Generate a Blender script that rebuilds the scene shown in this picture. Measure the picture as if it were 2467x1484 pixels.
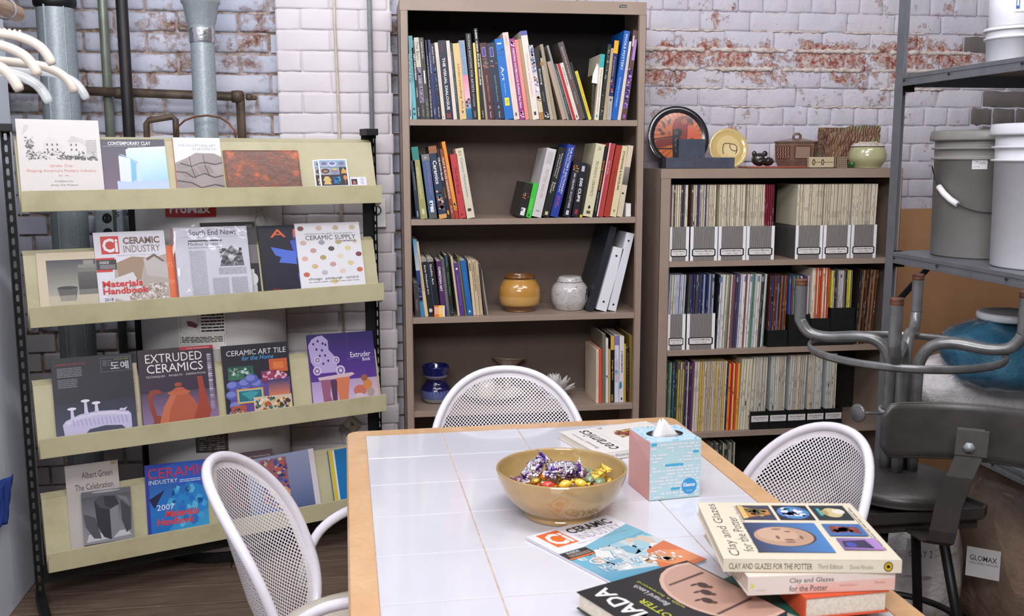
import bpy, math, random
from mathutils import Vector, Matrix
rnd = random.Random(7)
for o in list(bpy.data.objects): bpy.data.objects.remove(o)
SC = bpy.context.scene
COL = SC.collection
# ---------------------------------------------------------------- camera
PIT, ROL, YAW, CAMH, FPX = .1509, -.0015, .1484, 1.465, 2387.3
def _w(v):
    c, s = math.cos(YAW), math.sin(YAW)
    return Vector((v[0]*c+v[1]*s, -v[0]*s+v[1]*c, v[2]))
_f = Vector((0, math.cos(PIT), -math.sin(PIT))); _u = Vector((0, math.sin(PIT), math.cos(PIT))); _x = Vector((1, 0, 0))
CR = _w(_x*math.cos(ROL)+_u*math.sin(ROL)); CU = _w(-_x*math.sin(ROL)+_u*math.cos(ROL)); CF = _w(_f)
CO = Vector((0, 0, CAMH))
cam = bpy.data.cameras.new('camera'); camo = bpy.data.objects.new('camera', cam); COL.objects.link(camo)
cam.sensor_width = 36; cam.lens = FPX/2467*36; cam.clip_start = .05
M = Matrix((CR, CU, -CF)).transposed().to_4x4(); M.translation = CO; camo.matrix_world = M
cam.dof.use_dof = True; cam.dof.focus_distance = 3.3; cam.dof.aperture_fstop = 9
SC.camera = camo
# ---------------------------------------------------------------- light
SC.view_settings.view_transform = 'Standard'; SC.view_settings.look = 'None'; SC.view_settings.gamma = 1
SC.view_settings.use_curve_mapping = False
SC.view_settings.exposure = 0.2
wd = bpy.data.worlds.new('world'); SC.world = wd; wd.use_nodes = True
wd.node_tree.nodes['Background'].inputs[0].default_value = (.75, .8, 1, 1); wd.node_tree.nodes['Background'].inputs[1].default_value = .3
def area(name, loc, tgt, sx, sy, power, color):
    l = bpy.data.lights.new(name, 'AREA'); l.shape = 'RECTANGLE'; l.size = sx; l.size_y = sy; l.energy = power; l.color = color
    o = bpy.data.objects.new(name, l); COL.objects.link(o); o.location = loc
    o.rotation_euler = (Vector(tgt)-Vector(loc)).to_track_quat('-Z', 'Y').to_euler(); return o
area('ceiling_light_near', (.5, 1.3, 3.05), (.5, 2.0, .7), 1.5, .5, 27, (.96, .95, 1))
area('ceiling_light_back', (-.3, -.7, 2.75), (.2, 3.7, 1.1), 1.6, .7, 70, (.97, .96, 1))
area('ceiling_light_wall', (-.6, 2.3, 3.1), (-.5, 4, 1.7), 1.4, .4, 17, (.9, .93, 1))
area('ceiling_light_right', (1.7, 1.9, 3.1), (1.9, 4, 1.7), 1.2, .4, 20, (.97, .95, 1))
# ---------------------------------------------------------------- rays: a pixel of the photo onto a real plane
def ray(px, py): return CF+CR*((px-1233.5)/FPX)+CU*((742-py)/FPX)
def onp(px, py, p, n):
    d = ray(px, py); n = Vector(n); return CO+d*((Vector(p)-CO).dot(n)/d.dot(n))
def ony(px, py, Y): return onp(px, py, (0, Y, 0), (0, 1, 0))
def onz(px, py, Z): return onp(px, py, (0, 0, Z), (0, 0, 1))
def onx(px, py, X): return onp(px, py, (X, 0, 0), (1, 0, 0))
def ond(px, py, d): return CO+ray(px, py)*d
# ---------------------------------------------------------------- colours, materials
def lin(c): return c/12.92 if c <= .04045 else ((c+.055)/1.055)**2.4
_pal = dict(w=(238,236,238), k=(16,15,18), cream=(222,208,184), red=(190,40,40), blue=(20,90,180), navy=(22,26,80), yel=(232,200,70), tan=(200,170,120))
def C(c, a=1):
    if isinstance(c, str): c = _pal[c]
    return (lin(c[0]/255), lin(c[1]/255), lin(c[2]/255), a)
def mix(a, b, t): return tuple(a[i]*(1-t)+b[i]*t for i in range(3))
MAT = {}
class N:
    def __init__(s, name):
        s.m = bpy.data.materials.new(name); s.m.use_nodes = True; s.t = s.m.node_tree; s.b = s.t.nodes['Principled BSDF']; MAT[name] = s.m
    def n(s, typ, **k):
        o = s.t.nodes.new(typ)
        for a, b in k.items():
            if a.startswith('_'): o.inputs[a[1:].replace('_', ' ')].default_value = b
            else: setattr(o, a, b)
        return o
    def l(s, a, b): s.t.links.new(a, b)
    def geo(s): return s.n('ShaderNodeNewGeometry').outputs['Position']
    def obj(s): return s.n('ShaderNodeTexCoord').outputs['Object']
    def noise(s, co, scale, detail=3, rough=.55):
        o = s.n('ShaderNodeTexNoise', _Scale=scale, _Detail=detail, _Roughness=rough); s.l(co, o.inputs['Vector']); return o.outputs['Fac']
    def ramp(s, f, stops):
        o = s.n('ShaderNodeValToRGB'); e = o.color_ramp.elements
        while len(e) < len(stops): e.new(.5)
        for i, (p, c) in enumerate(stops): e[i].position = p; e[i].color = C(c) if not isinstance(c, float) else (c, c, c, 1)
        s.l(f, o.inputs['Fac']); return o.outputs['Color']
    def mixc(s, f, a, b, bt='MIX'):
        o = s.n('ShaderNodeMix', data_type='RGBA', blend_type=bt)
        if isinstance(f, float): o.inputs[0].default_value = f
        else: s.l(f, o.inputs[0])
        for v, i in ((a, 6), (b, 7)):
            if isinstance(v, tuple): o.inputs[i].default_value = C(v)
            else: s.l(v, o.inputs[i])
        return o.outputs[2]
    def math(s, op, a, b=0., clamp=False):
        o = s.n('ShaderNodeMath', operation=op, use_clamp=clamp)
        for v, i in ((a, 0), (b, 1)):
            if isinstance(v, (int, float)): o.inputs[i].default_value = v
            else: s.l(v, o.inputs[i])
        return o.outputs[0]
    def bump(s, f, strength, dist=.002):
        o = s.n('ShaderNodeBump', _Strength=strength, _Distance=dist); s.l(f, o.inputs['Height']); s.l(o.outputs[0], s.b.inputs['Normal'])
    def base(s, c): s.l(c, s.b.inputs['Base Color'])
    def set(s, **k):
        for a, b in k.items(): s.b.inputs[a.replace('_', ' ')].default_value = b
        return s
def simple(name, col, rough=.5, metal=0., var=.12, scale=30, bump=0., bscale=80, coat=0., spec=.5):
    m = N(name); f = m.noise(m.obj(), scale)
    d = tuple(max(0, c*(1-var)) for c in (C(col)[:3])); a = tuple(min(1, c*(1+var)) for c in C(col)[:3])
    r = m.n('ShaderNodeValToRGB'); r.color_ramp.elements[0].position = .35; r.color_ramp.elements[1].position = .65
    r.color_ramp.elements[0].color = (*d, 1); r.color_ramp.elements[1].color = (*a, 1); m.l(f, r.inputs[0]); m.base(r.outputs[0])
    m.set(Roughness=rough, Metallic=metal, Coat_Weight=coat, Specular_IOR_Level=spec)
    if bump: m.bump(m.noise(m.obj(), bscale), bump)
    return m
def attr_mat(name, rough, coat=0., bump=.0):
    m = N(name); a = m.n('ShaderNodeVertexColor', layer_name='Col')
    f = m.noise(m.obj(), 60, 2); m.base(m.mixc(f, a.outputs['Color'], m.mixc(.06, a.outputs['Color'], (60, 55, 50))))
    m.set(Roughness=rough, Coat_Weight=coat, Coat_Roughness=.12)
    if bump: m.bump(f, bump)
attr_mat('print', .5); attr_mat('gloss_print', .42, .12); attr_mat('cloth_print', .85); attr_mat('glaze', .16, .6)
simple('pages', (226, 215, 196), .8, var=.1, scale=200)
simple('paper', (238, 236, 236), .6, var=.03)
simple('taupe_steel', (154, 134, 119), .42, var=.05, scale=8, bump=.06)
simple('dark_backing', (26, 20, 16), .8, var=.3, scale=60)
simple('shaded_back_steel', (100, 85, 75), .5, var=.05)  # same steel as the case, darkened: shade inside the shelves put into the colour
m = N('khaki_steel'); f = m.noise(m.obj(), 5, 6, .7); m.base(m.ramp(f, [(.25, (168, 160, 124)), (.5, (190, 182, 146)), (.75, (198, 190, 156))])); m.set(Roughness=.4); m.bump(m.noise(m.obj(), 60), .05)
simple('black_steel', (20, 21, 22), .45, var=.25)
simple('white_tube', (232, 228, 236), .22, var=.02, coat=.3)
simple('white_mesh', (232, 228, 232), .35, var=.02)
simple('cushion', (214, 206, 190), .8, var=.05, bump=.3, bscale=400)
m = N('galvanized'); f = m.n('ShaderNodeTexVoronoi', _Scale=120.); m.l(m.obj(), f.inputs['Vector']); g = m.noise(m.obj(), 4, 4)
m.base(m.mixc(g, m.ramp(f.outputs['Distance'], [(.0, (142, 156, 166)), (1., (182, 194, 202))]), (150, 156, 154))); m.set(Roughness=.42, Metallic=.25)
simple('foil_tape', (200, 200, 205), .25, .9, bump=.8, bscale=90)
simple('brown_pipe', (86, 72, 58), .55, .2, var=.4, scale=14, bump=.3)
simple('black_pipe', (38, 34, 34), .5, .2, var=.35, scale=12)
simple('conduit', (150, 158, 160), .4, .15, var=.1)
simple('green_conduit', (128, 134, 120), .45, .4, var=.15, scale=12)
simple('beige_cable', (196, 184, 166), .5)
simple('copper', (112, 70, 48), .4, .6, var=.3)
simple('heater', (200, 196, 194), .35, var=.05, scale=6)
simple('white_panel', (222, 228, 240), .5, var=.03, scale=3)
simple('grey_steel', (112, 115, 120), .38, .2, var=.1, scale=14)
simple('stool_grey', (112, 112, 112), .3, .4, var=.2, scale=22, bump=.15)
m = N('dark_stool'); f = m.noise(m.obj(), 14, 6, .7); m.base(m.ramp(f, [(.3, (58, 54, 52)), (.62, (72, 68, 66)), (.72, (92, 58, 34))])); m.set(Roughness=.4, Metallic=.3); m.bump(f, .15)
simple('rust_cap', (96, 60, 44), .7, .2, var=.4, scale=60, bump=.5)
simple('grey_bucket', (142, 139, 134), .4, var=.06, scale=7)
simple('white_bucket', (226, 226, 230), .3, var=.02, coat=.1)
simple('cardboard', (176, 118, 66), .8, var=.08, scale=12, bump=.1)
m = N('tan_board'); f = m.noise(m.obj(), 3, 5, .6); m.base(m.ramp(f, [(.3, (166, 122, 84)), (.7, (190, 144, 102))])); m.set(Roughness=.85); m.bump(m.noise(m.obj(), 90), .15)
m = N('wood_edge'); c = m.n('ShaderNodeMapping'); c.inputs['Scale'].default_value = (6, 6, 6); m.l(m.obj(), c.inputs[0]); w = m.noise(c.outputs[0], 3, 4); f2 = m.noise(m.obj(), 90, 2)
m.base(m.mixc(f2, m.ramp(w, [(.3, (216, 170, 122)), (.7, (232, 192, 146))]), (206, 160, 112))); m.set(Roughness=.38, Coat_Weight=.3)
m = N('tile_glaze'); f = m.noise(m.geo(), 5, 2); m.base(m.ramp(f, [(.3, (212, 211, 218)), (.7, (217, 216, 222))])); m.set(Roughness=.12, Coat_Weight=.2); m.bump(m.noise(m.geo(), 14, 1), .08, .003)
simple('grout', (196, 172, 148), .9, var=.2, scale=60)
# brick paints
def brick_mat(name, paints, wear, weark, bands, bumpk=.5, lo=.55, hi=.62, scale=9):
    m = N(name); p = m.geo(); n1 = m.noise(p, 3, 3); n2 = m.noise(p, scale, 8, .7); n3 = m.noise(p, 55, 5, .7)
    paint = m.ramp(n1, [(.3, paints[0]), (.7, paints[1])])
    v = m.math('ADD', n2, m.math('MULTIPLY', n3, .35)); v = m.math('SUBTRACT', v, .175)
    if bands:
        z = m.n('ShaderNodeSeparateXYZ'); m.l(p, z.inputs[0]); zz = z.outputs['Z']
        for (z0, wd_, amt) in bands:
            d = m.math('ABSOLUTE', m.math('SUBTRACT', zz, z0)); b = m.math('MULTIPLY', m.math('SUBTRACT', 1., m.math('DIVIDE', d, wd_), True), amt); v = m.math('ADD', v, b)
    k = m.ramp(v, [(lo, 0.), (hi, 1.)])
    worn = m.ramp(n3, [(.42, wear), (.56, weark), (.68, paints[0])])
    m.base(m.mixc(k, paint, worn)); m.set(Roughness=.72)
    n4 = m.noise(p, 16, 4, .6); h = m.math('ADD', m.math('SUBTRACT', m.math('MULTIPLY', n3, .45), m.math('MULTIPLY', k, .5)), m.math('MULTIPLY', n4, 1.3)); m.bump(h, bumpk, .006)
brick_mat('brick_blue', ((190, 194, 212), (210, 211, 222)), (104, 58, 50), (168, 140, 122), [(1.9, .3, .05)], lo=.56, hi=.66, scale=7)
brick_mat('brick_white', ((214, 206, 209), (222, 215, 217)), (150, 110, 96), (206, 190, 176), None, .3, .7, .76)
brick_mat('brick_right', ((194, 190, 200), (206, 201, 208)), (138, 62, 50), (186, 160, 148), [(1.885, .12, .2), (1.78, .08, .1)], .7, .61, .65)
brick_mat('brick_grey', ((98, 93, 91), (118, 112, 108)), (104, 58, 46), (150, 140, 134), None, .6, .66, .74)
m = N('mortar'); p = m.geo(); n = m.noise(p, 26, 6, .7); m.base(m.ramp(n, [(.3, (88, 66, 54)), (.46, (160, 138, 120)), (.62, (190, 180, 180))])); m.set(Roughness=.9); m.bump(m.noise(p, 90, 6), .8, .006)
m = N('mortar_white'); p = m.geo(); n = m.noise(p, 14, 6, .7); m.base(m.ramp(n, [(.3, (150, 122, 104)), (.42, (190, 186, 194)), (.6, (202, 198, 208))])); m.set(Roughness=.85); m.bump(m.noise(p, 70, 6), .8, .005)
m = N('mortar_pier'); p = m.geo(); n = m.noise(p, 9, 6, .7); m.base(m.ramp(n, [(.26, (150, 120, 100)), (.36, (206, 198, 198)), (.6, (218, 211, 213))])); m.set(Roughness=.85); m.bump(m.noise(p, 60, 6), .7, .005)
m = N('mortar_bead'); p = m.geo(); n = m.noise(p, 40, 6, .7); m.base(m.ramp(n, [(.3, (150, 122, 104)), (.46, (204, 190, 180)), (.66, (214, 208, 208))])); m.set(Roughness=.85); m.bump(m.noise(p, 130, 5), .7, .004)
m = N('plank'); p = m.geo(); c = m.n('ShaderNodeMapping'); c.inputs['Scale'].default_value = (1.2, 14, 1); m.l(p, c.inputs[0]); n = m.noise(c.outputs[0], 4, 8, .7); n2 = m.noise(p, 3, 5)
m.base(m.mixc(n2, m.ramp(n, [(.3, (74, 56, 44)), (.5, (112, 92, 76)), (.72, (150, 130, 112))]), (92, 74, 60))); m.set(Roughness=.7); m.bump(n, .5, .004)
simple('gap_dark', (30, 24, 20), .9)
simple('plaster', (150, 146, 144), .9, var=.03, scale=3)
m = N('wood_grain_card'); c = m.n('ShaderNodeMapping'); c.inputs['Scale'].default_value = (70, 1, 9); m.l(m.obj(), c.inputs[0]); n = m.noise(c.outputs[0], 2.5, 3); w = m.n('ShaderNodeTexWave', _Scale=1.2, _Distortion=4.); m.l(c.outputs[0], w.inputs['Vector'])
m.base(m.ramp(w.outputs['Fac'], [(.2, (84, 80, 78)), (.6, (124, 119, 115)), (.9, (158, 153, 148))])); m.set(Roughness=.7)
m = N('clear_plastic'); m.set(Base_Color=(.95, .96, 1, 1), Roughness=.06, Transmission_Weight=1., IOR=1.25, Alpha=.6, Coat_Weight=1., Coat_Roughness=.03); m.bump(m.noise(m.obj(), 28, 5, .6), 1., .01)
m = N('bag_plastic'); n = m.noise(m.obj(), 9, 5, .6); m.base(m.ramp(n, [(.3, (206, 200, 198)), (.7, (232, 228, 226))])); m.set(Roughness=.22, Coat_Weight=.5); m.bump(m.noise(m.obj(), 20, 6, .65), .9, .012)
m = N('blue_wrap'); n = m.noise(m.obj(), 8, 5, .6); m.base(m.ramp(n, [(.3, (30, 84, 112)), (.7, (66, 134, 162))])); m.set(Roughness=.22, Coat_Weight=.6); m.bump(m.noise(m.obj(), 22, 6, .65), .9, .012)
m = N('paper_sack'); n = m.noise(m.obj(), 7, 5); m.base(m.ramp(n, [(.3, (132, 108, 90)), (.7, (162, 138, 118))])); m.set(Roughness=.4, Coat_Weight=.5); m.bump(m.noise(m.obj(), 13, 6, .65), .9, .014)
m = N('speckled'); v = m.noise(m.obj(), 190, 2); n = m.noise(m.obj(), 20, 4); m.base(m.mixc(m.ramp(v, [(.63, 0.), (.67, 1.)]), m.ramp(n, [(.3, (176, 172, 168)), (.7, (204, 200, 196))]), (80, 62, 50))); m.set(Roughness=.2, Coat_Weight=.3)
m = N('leafy_clay'); n = m.noise(m.obj(), 16, 5); m.base(m.ramp(n, [(.35, (120, 84, 66)), (.55, (150, 116, 92)), (.66, (128, 140, 96))])); m.set(Roughness=.5); w = m.n('ShaderNodeTexWave', _Scale=26., _Distortion=9.); m.l(m.obj(), w.inputs[0]); m.bump(w.outputs['Fac'], .9, .008)
simple('bowl_glaze', (184, 150, 98), .14, var=.06, scale=9, coat=.6)
simple('bowl_inner', (172, 144, 92), .14, var=.08, scale=7, coat=.6)
simple('brown_glaze', (112, 88, 76), .3, var=.15, scale=30, coat=.3)
m = N('rust_tile'); n = m.noise(m.obj(), 34, 6, .65); n2 = m.noise(m.obj(), 9, 3); m.base(m.ramp(m.math('ADD', m.math('MULTIPLY', n, .5), m.math('MULTIPLY', n2, .5)), [(.44, (104, 74, 64)), (.53, (122, 76, 60)), (.6, (176, 92, 54))])); m.set(Roughness=.3, Metallic=.2, Coat_Weight=.4); m.bump(m.noise(m.obj(), 60), .3)
m = N('silver_foil'); n = m.n('ShaderNodeTexVoronoi', _Scale=260.); m.l(m.obj(), n.inputs['Vector']); n2 = m.noise(m.obj(), 120, 3); m.base(m.ramp(n2, [(.4, (206, 204, 214)), (.54, (212, 208, 216)), (.56, (120, 50, 120)), (.64, (70, 50, 150))])); m.set(Roughness=.2, Metallic=.75); m.bump(n.outputs['Distance'], .9, .003)
simple('gold_foil', (214, 180, 80), .2, .8, bump=1., bscale=300)
for nm, cc in (('candy_red', (214, 60, 44)), ('candy_orange', (226, 130, 40)), ('candy_yellow', (232, 196, 60)), ('candy_green', (130, 148, 110)), ('candy_plum', (110, 60, 80))): simple(nm, cc, .15, var=.15, scale=200, coat=1., bump=.3, bscale=250)
# ---------------------------------------------------------------- mesh builder
class MB:
    def __init__(s): s.v = []; s.f = []; s.mi = []; s.c = []; s.mats = []; s.cm = 0; s.col = (1, 1, 1, 1); s.sm = []; s.smooth = False
    def mat(s, name):
        if name not in s.mats: s.mats.append(name)
        s.cm = s.mats.index(name); return s
    def color(s, c): s.col = C(c); return s
    def face(s, idx, cols=None):
        s.f.append(tuple(idx)); s.mi.append(s.cm); s.sm.append(s.smooth)
        if cols is None: s.c.extend([s.col]*len(idx))
        else: s.c.extend(cols)
    def poly(s, pts, cols=None):
        b = len(s.v); s.v.extend([tuple(p) for p in pts]); s.face(range(b, b+len(pts)), cols); return s
    def box(s, a, b, M=None):
        x0, y0, z0 = a; x1, y1, z1 = b; k = len(s.v)
        P = [Vector(p) for p in ((x0,y0,z0),(x1,y0,z0),(x1,y1,z0),(x0,y1,z0),(x0,y0,z1),(x1,y0,z1),(x1,y1,z1),(x0,y1,z1))]
        if M: P = [M @ p for p in P]
        s.v.extend([tuple(p) for p in P]); sm, s.smooth = s.smooth, False
        for q in ((3,2,1,0),(4,5,6,7),(0,1,5,4),(1,2,6,5),(2,3,7,6),(3,0,4,7)): s.face([k+i for i in q])
        s.smooth = sm; return s
    def tube(s, path, r, seg=8, closed=False, caps=True, flat=None):
        path = [Vector(p) for p in path]; n = len(path); k = len(s.v); prev = None; sm, s.smooth = s.smooth, True
        rr = r if isinstance(r, (list, tuple)) else [r]*n
        for i, p in enumerate(path):
            if closed: t = path[(i+1) % n]-path[i-1]
            else: t = path[min(i+1, n-1)]-path[max(i-1, 0)]
            t.normalize()
            if prev is None: a = t.orthogonal().normalized() if flat is None else (Vector(flat)-t*Vector(flat).dot(t)).normalized()
            else: a = (prev-t*prev.dot(t)).normalized()
            prev = a; b = t.cross(a)
            for j in range(seg):
                an = 2*math.pi*j/seg; s.v.append(tuple(p+(a*math.cos(an)+b*math.sin(an))*rr[i]))
        for i in range(n if closed else n-1):
            for j in range(seg):
                i2 = (i+1) % n; s.face((k+i*seg+j, k+i*seg+(j+1) % seg, k+i2*seg+(j+1) % seg, k+i2*seg+j))
        s.smooth = False
        if caps and not closed: s.face([k+j for j in range(seg)][::-1]); s.face([k+(n-1)*seg+j for j in range(seg)])
        s.smooth = sm; return s
    def lathe(s, prof, seg=32, c=(0, 0, 0), cols=None, sq=0):
        k = len(s.v); n = len(prof); sm, s.smooth = s.smooth, True
        for (r, z) in prof:
            for j in range(seg):
                a = 2*math.pi*j/seg; s.v.append((c[0]+r*math.cos(a), c[1]+r*math.sin(a), c[2]+z))
        for i in range(n-1):
            for j in range(seg):
                q = (k+i*seg+j, k+i*seg+(j+1) % seg, k+(i+1)*seg+(j+1) % seg, k+(i+1)*seg+j)
                if cols: a, b = C(cols[i]), C(cols[i+1]); s.face(q, [a, a, b, b])
                else: s.face(q)
        s.smooth = sm; return s
    def build(s, name, parent=None, mats=None, mesh_only=False):
        me = bpy.data.meshes.new(name); me.from_pydata(s.v, [], s.f)
        for m in (s.mats or mats or ['print']): me.materials.append(MAT[m])
        me.polygons.foreach_set('material_index', s.mi); me.polygons.foreach_set('use_smooth', s.sm)
        a = me.color_attributes.new('Col', 'FLOAT_COLOR', 'CORNER'); a.data.foreach_set('color', [x for c in s.c for x in c])
        me.update()
        if mesh_only: return me
        o = bpy.data.objects.new(name, me); COL.objects.link(o); o.parent = parent; return o
def mb(mat='print', col=None):
    b = MB(); b.mat(mat)
    if col: b.color(col)
    return b
def tag(o, label=None, cat=None, group=None, kind=None):
    if label: o['label'] = label
    if cat: o['category'] = cat
    if group: o['group'] = group
    if kind: o['kind'] = kind
    return o
def thing(name, label, cat, loc=(0, 0, 0), rot=(0, 0, 0), group=None, M=None):
    o = bpy.data.objects.new(name, None); COL.objects.link(o); o.empty_display_size = .05
    if M is not None: o.matrix_world = M
    else: o.location = loc; o.rotation_euler = rot
    return tag(o, label, cat, group)
def bev(o, w=.002, seg=2):
    m = o.modifiers.new('b', 'BEVEL'); m.width = w; m.segments = seg; m.limit_method = 'ANGLE'; return o
def frame(X, Y, org):
    X = Vector(X).normalized(); Z = X.cross(Vector(Y)).normalized(); Y = Z.cross(X)
    M = Matrix((X, Y, Z)).transposed().to_4x4(); M.translation = Vector(org); return M
# ---------------------------------------------------------------- lettering
_tc = {}
def glyphs(t, bold=0., shear=0.):
    k = (t, bold, shear)
    if k not in _tc:
        cu = bpy.data.curves.new('t', 'FONT'); cu.body = t; cu.resolution_u = 2; cu.offset = bold; cu.shear = shear
        ob = bpy.data.objects.new('t', cu); me = bpy.data.meshes.new_from_object(ob)
        vs = [(v.co.x, v.co.y) for v in me.vertices]; fs = [tuple(p.vertices) for p in me.polygons]
        bpy.data.objects.remove(ob); bpy.data.curves.remove(cu); bpy.data.meshes.remove(me)
        x0 = min(v[0] for v in vs); x1 = max(v[0] for v in vs); y0 = min(v[1] for v in vs); y1 = max(v[1] for v in vs)
        _tc[k] = ([((x-x0)/(x1-x0), (y-y0)/(y1-y0)) for x, y in vs], fs)
    return _tc[k]
class Art:
    """flat print laid on a plane: O origin, X, Y axes (metres); every op sits a hair above the last"""
    def __init__(s, b, O, X, Y, w, h, lift=.0003):
        s.b = b; s.O = Vector(O); s.X = Vector(X).normalized(); s.Y = Vector(Y).normalized(); s.Z = s.X.cross(s.Y); s.w = w; s.h = h; s.k = 0; s.lift = lift
    def P(s, u, v): return s.O+s.X*(u*s.w)+s.Y*(v*s.h)+s.Z*(s.lift+s.k*.00006)
    def poly(s, pts, col):
        s.k += 1; s.b.color(col).poly([s.P(*p) for p in pts]); return s
    def rect(s, u0, v0, u1, v1, col): return s.poly([(u0, v0), (u1, v0), (u1, v1), (u0, v1)], col)
    def grad(s, u0, v0, u1, v1, cb, ct, cb2=None, ct2=None):
        s.k += 1; s.b.poly([s.P(u0, v0), s.P(u1, v0), s.P(u1, v1), s.P(u0, v1)], [C(cb), C(cb2 or cb), C(ct2 or ct), C(ct)]); return s
    def ell(s, u, v, ru, rv, col, n=20, a0=0., a1=2*math.pi): return s.poly([(u+ru*math.cos(a0+(a1-a0)*i/n), v+rv*math.sin(a0+(a1-a0)*i/n)) for i in range(n)], col)
    def text(s, t, u0, v0, u1, v1, col, bold=.0, shear=0., rot=0):
        vs, fs = glyphs(t, bold, shear); s.k += 1; s.b.color(col); k = len(s.b.v)
        for x, y in vs:
            if rot: x, y = (1-y, x) if rot == 1 else (y, 1-x)
            s.b.v.append(tuple(s.P(u0+(u1-u0)*x, v0+(v1-v0)*y)))
        for f in fs: s.b.face([k+i for i in f])
        return s
    def lines(s, u0, v0, u1, v1, n, col, words=6, seed=1):
        r = random.Random(seed); s.k += 1; s.b.color(col); dv = (v1-v0)/n
        for i in range(n):
            u = u0
            while u < u1-.01:
                L = min((u1-u0)/words*r.uniform(.5, 1.4), u1-u); a = v0+dv*(i+.25); s.b.poly([s.P(u, a), s.P(u+L, a), s.P(u+L, a+dv*.5), s.P(u, a+dv*.5)]); u += L+(u1-u0)*.02
        return s
    def spots(s, u0, v0, u1, v1, n, cols, size=.03, seed=1, aspect=1.):
        r = random.Random(seed)
        for i in range(n):
            if i % 12 == 0: s.k += 1
            c = cols[r.randrange(len(cols))]; a = r.uniform(0, 3); z = size*r.uniform(.5, 1.3); u = r.uniform(u0+z, u1-z); v = r.uniform(v0+z*aspect, v1-z*aspect); m = r.choice((4, 5, 6))
            s.b.color(c).poly([s.P(u+z*math.cos(a+6.283*j/m)*r.uniform(.7, 1), v+z*aspect*math.sin(a+6.283*j/m)*r.uniform(.7, 1)) for j in range(m)])
        return s
# ================================================================ the room
XL, XR, YF, YB_, ZC = -2.4, 3.3, -3.0, 4.06, 3.35
def slab(name, mat, a, b, kind='structure', parent=None):
    o = mb(mat).box(a, b).build(name, parent)
    if kind and not parent: o['kind'] = kind
    return o
fl = slab('floor', 'gap_dark', (XL, YF, -.06), (XR, 4.3, -.006))
y = YF
while y < YB_-.02:
    w = rnd.uniform(.125, .15); xs = [XL, rnd.uniform(-1.2, 2.2), XR]
    for a, b_ in zip(xs, xs[1:]):
        b = mb('plank').box((a+.002, y+.003, -.03), (b_-.002, min(y+w-.003, YB_+.008), rnd.uniform(-.0035, -.0005))); bev(b.build('plank', fl), .002, 1)
    y += w
slab('ceiling', 'plaster', (XL, YF, ZC), (XR, 4.3, ZC+.08))
slab('wall_front', 'plaster', (XL, YF-.1, 0), (XR, YF, ZC))
slab('wall_right', 'plaster', (XR, YF, 0), (XR+.1, 4.3, ZC))
slab('wall_far_left', 'plaster', (XL-.1, YF, 0), (XL, 4.3, ZC))
slab('wall_left', 'white_panel', (-1.205, .3, 0), (-1.165, 3.6, ZC))
wb = MB().mat('mortar').box((XL, YB_+.011, 0), (.3, 4.3, ZC)).mat('mortar_white').box((.3, YB_+.005, 0), (XR, 4.3, ZC)).build('wall_back'); wb['kind'] = 'structure'
def brick_mesh(L, H, seed, mat, D=.05, rough=.0022, edge=.009, dep=.0055):
    dep, rough, jit = {'brick_white': (.0018, .0016, .0008), 'brick_right': (.0028, .0018, .0016)}.get(mat, (.0055, .0026, .0026))
    r = random.Random(seed); b = mb(mat); b.smooth = True; nx, nz = 7, 4; g = {}
    xs = [-L/2, -L/2+edge]+[-L/2+edge+(L-2*edge)*i/(nx-3) for i in range(1, nx-3)]+[L/2-edge, L/2]; zs = [-H/2, -H/2+edge, H/2-edge, H/2]
    for i, x in enumerate(xs):
        for j, z in enumerate(zs):
            e = (i in (0, nx-1)) + (j in (0, nz-1))
            g[i, j] = len(b.v); b.v.append((x+r.uniform(-1, 1)*jit*1.3, (e*dep)+r.uniform(-1, 1)*rough, z+r.uniform(-1, 1)*jit))
    for i in range(len(xs)-1):
        for j in range(nz-1): b.face((g[i, j], g[i+1, j], g[i+1, j+1], g[i, j+1]))
    ring = [(i, 0) for i in range(len(xs))]+[(len(xs)-1, j) for j in range(1, nz)]+[(i, nz-1) for i in range(len(xs)-2, -1, -1)]+[(0, j) for j in range(nz-2, 0, -1)]
    bk = []
    for q in ring: v = b.v[g[q]]; bk.append(len(b.v)); b.v.append((v[0], D, v[2]))
    n = len(ring)
    for i in range(n): b.face((g[ring[(i+1) % n]], g[ring[i]], bk[i], bk[(i+1) % n]))
    return b
BM = {}
def brick_var(mat, L, H, k, rough=.0022):
    key = (mat, round(L, 3), round(H, 3), k)
    if key not in BM: BM[key] = brick_mesh(L, H, k*7+3, mat, rough=rough).build('brick', mesh_only=True)
    return BM[key]
def lay(root, x0, x1, z0, z1, yf, mat, pitch=.0772, zj=1.98, L=.215, gap=.011, H=.0672, want=lambda x, z: True, matf=None, seed=1, headers=True):
    r = random.Random(seed); rest = MB(); k0 = int((z0-zj)//pitch)+1; n = 0
    for k in range(k0, k0+200):
        z = zj+k*pitch
        if z+H/2 > z1: break
        hd = headers and k % 6 == 2; l = L/2 if hd else L; x = math.floor(x0/L)*L+(L/4 if hd else (L/2 if k % 2 else 0))
        while x < x1-.03:
            a, b_ = max(x, x0), min(x+l, x1)
            if b_-a > .035:
                cx = (a+b_)/2; w = b_-a-gap; m = matf(cx, z) if matf else mat
                if want(cx, z):
                    full = abs(b_-a-l) < 1e-4
                    o = bpy.data.objects.new('brick', brick_var(m, w, H, r.randrange(6))); COL.objects.link(o); o.parent = root; o.location = (cx, yf+r.uniform(-.0022, .0015), z+r.uniform(-.001, .001)); o.rotation_euler = (r.uniform(-.015, .015), r.uniform(-.012, .012), r.uniform(-.01, .01)); n += 1
                else:
                    rest.mat(m).box((cx-w/2, yf, z-H/2), (cx+w/2, yf+.05, z+H/2))
            x += l
    if rest.v: ro = rest.build('brick_field', root); ro['kind'] = 'stuff'
    return n
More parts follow.
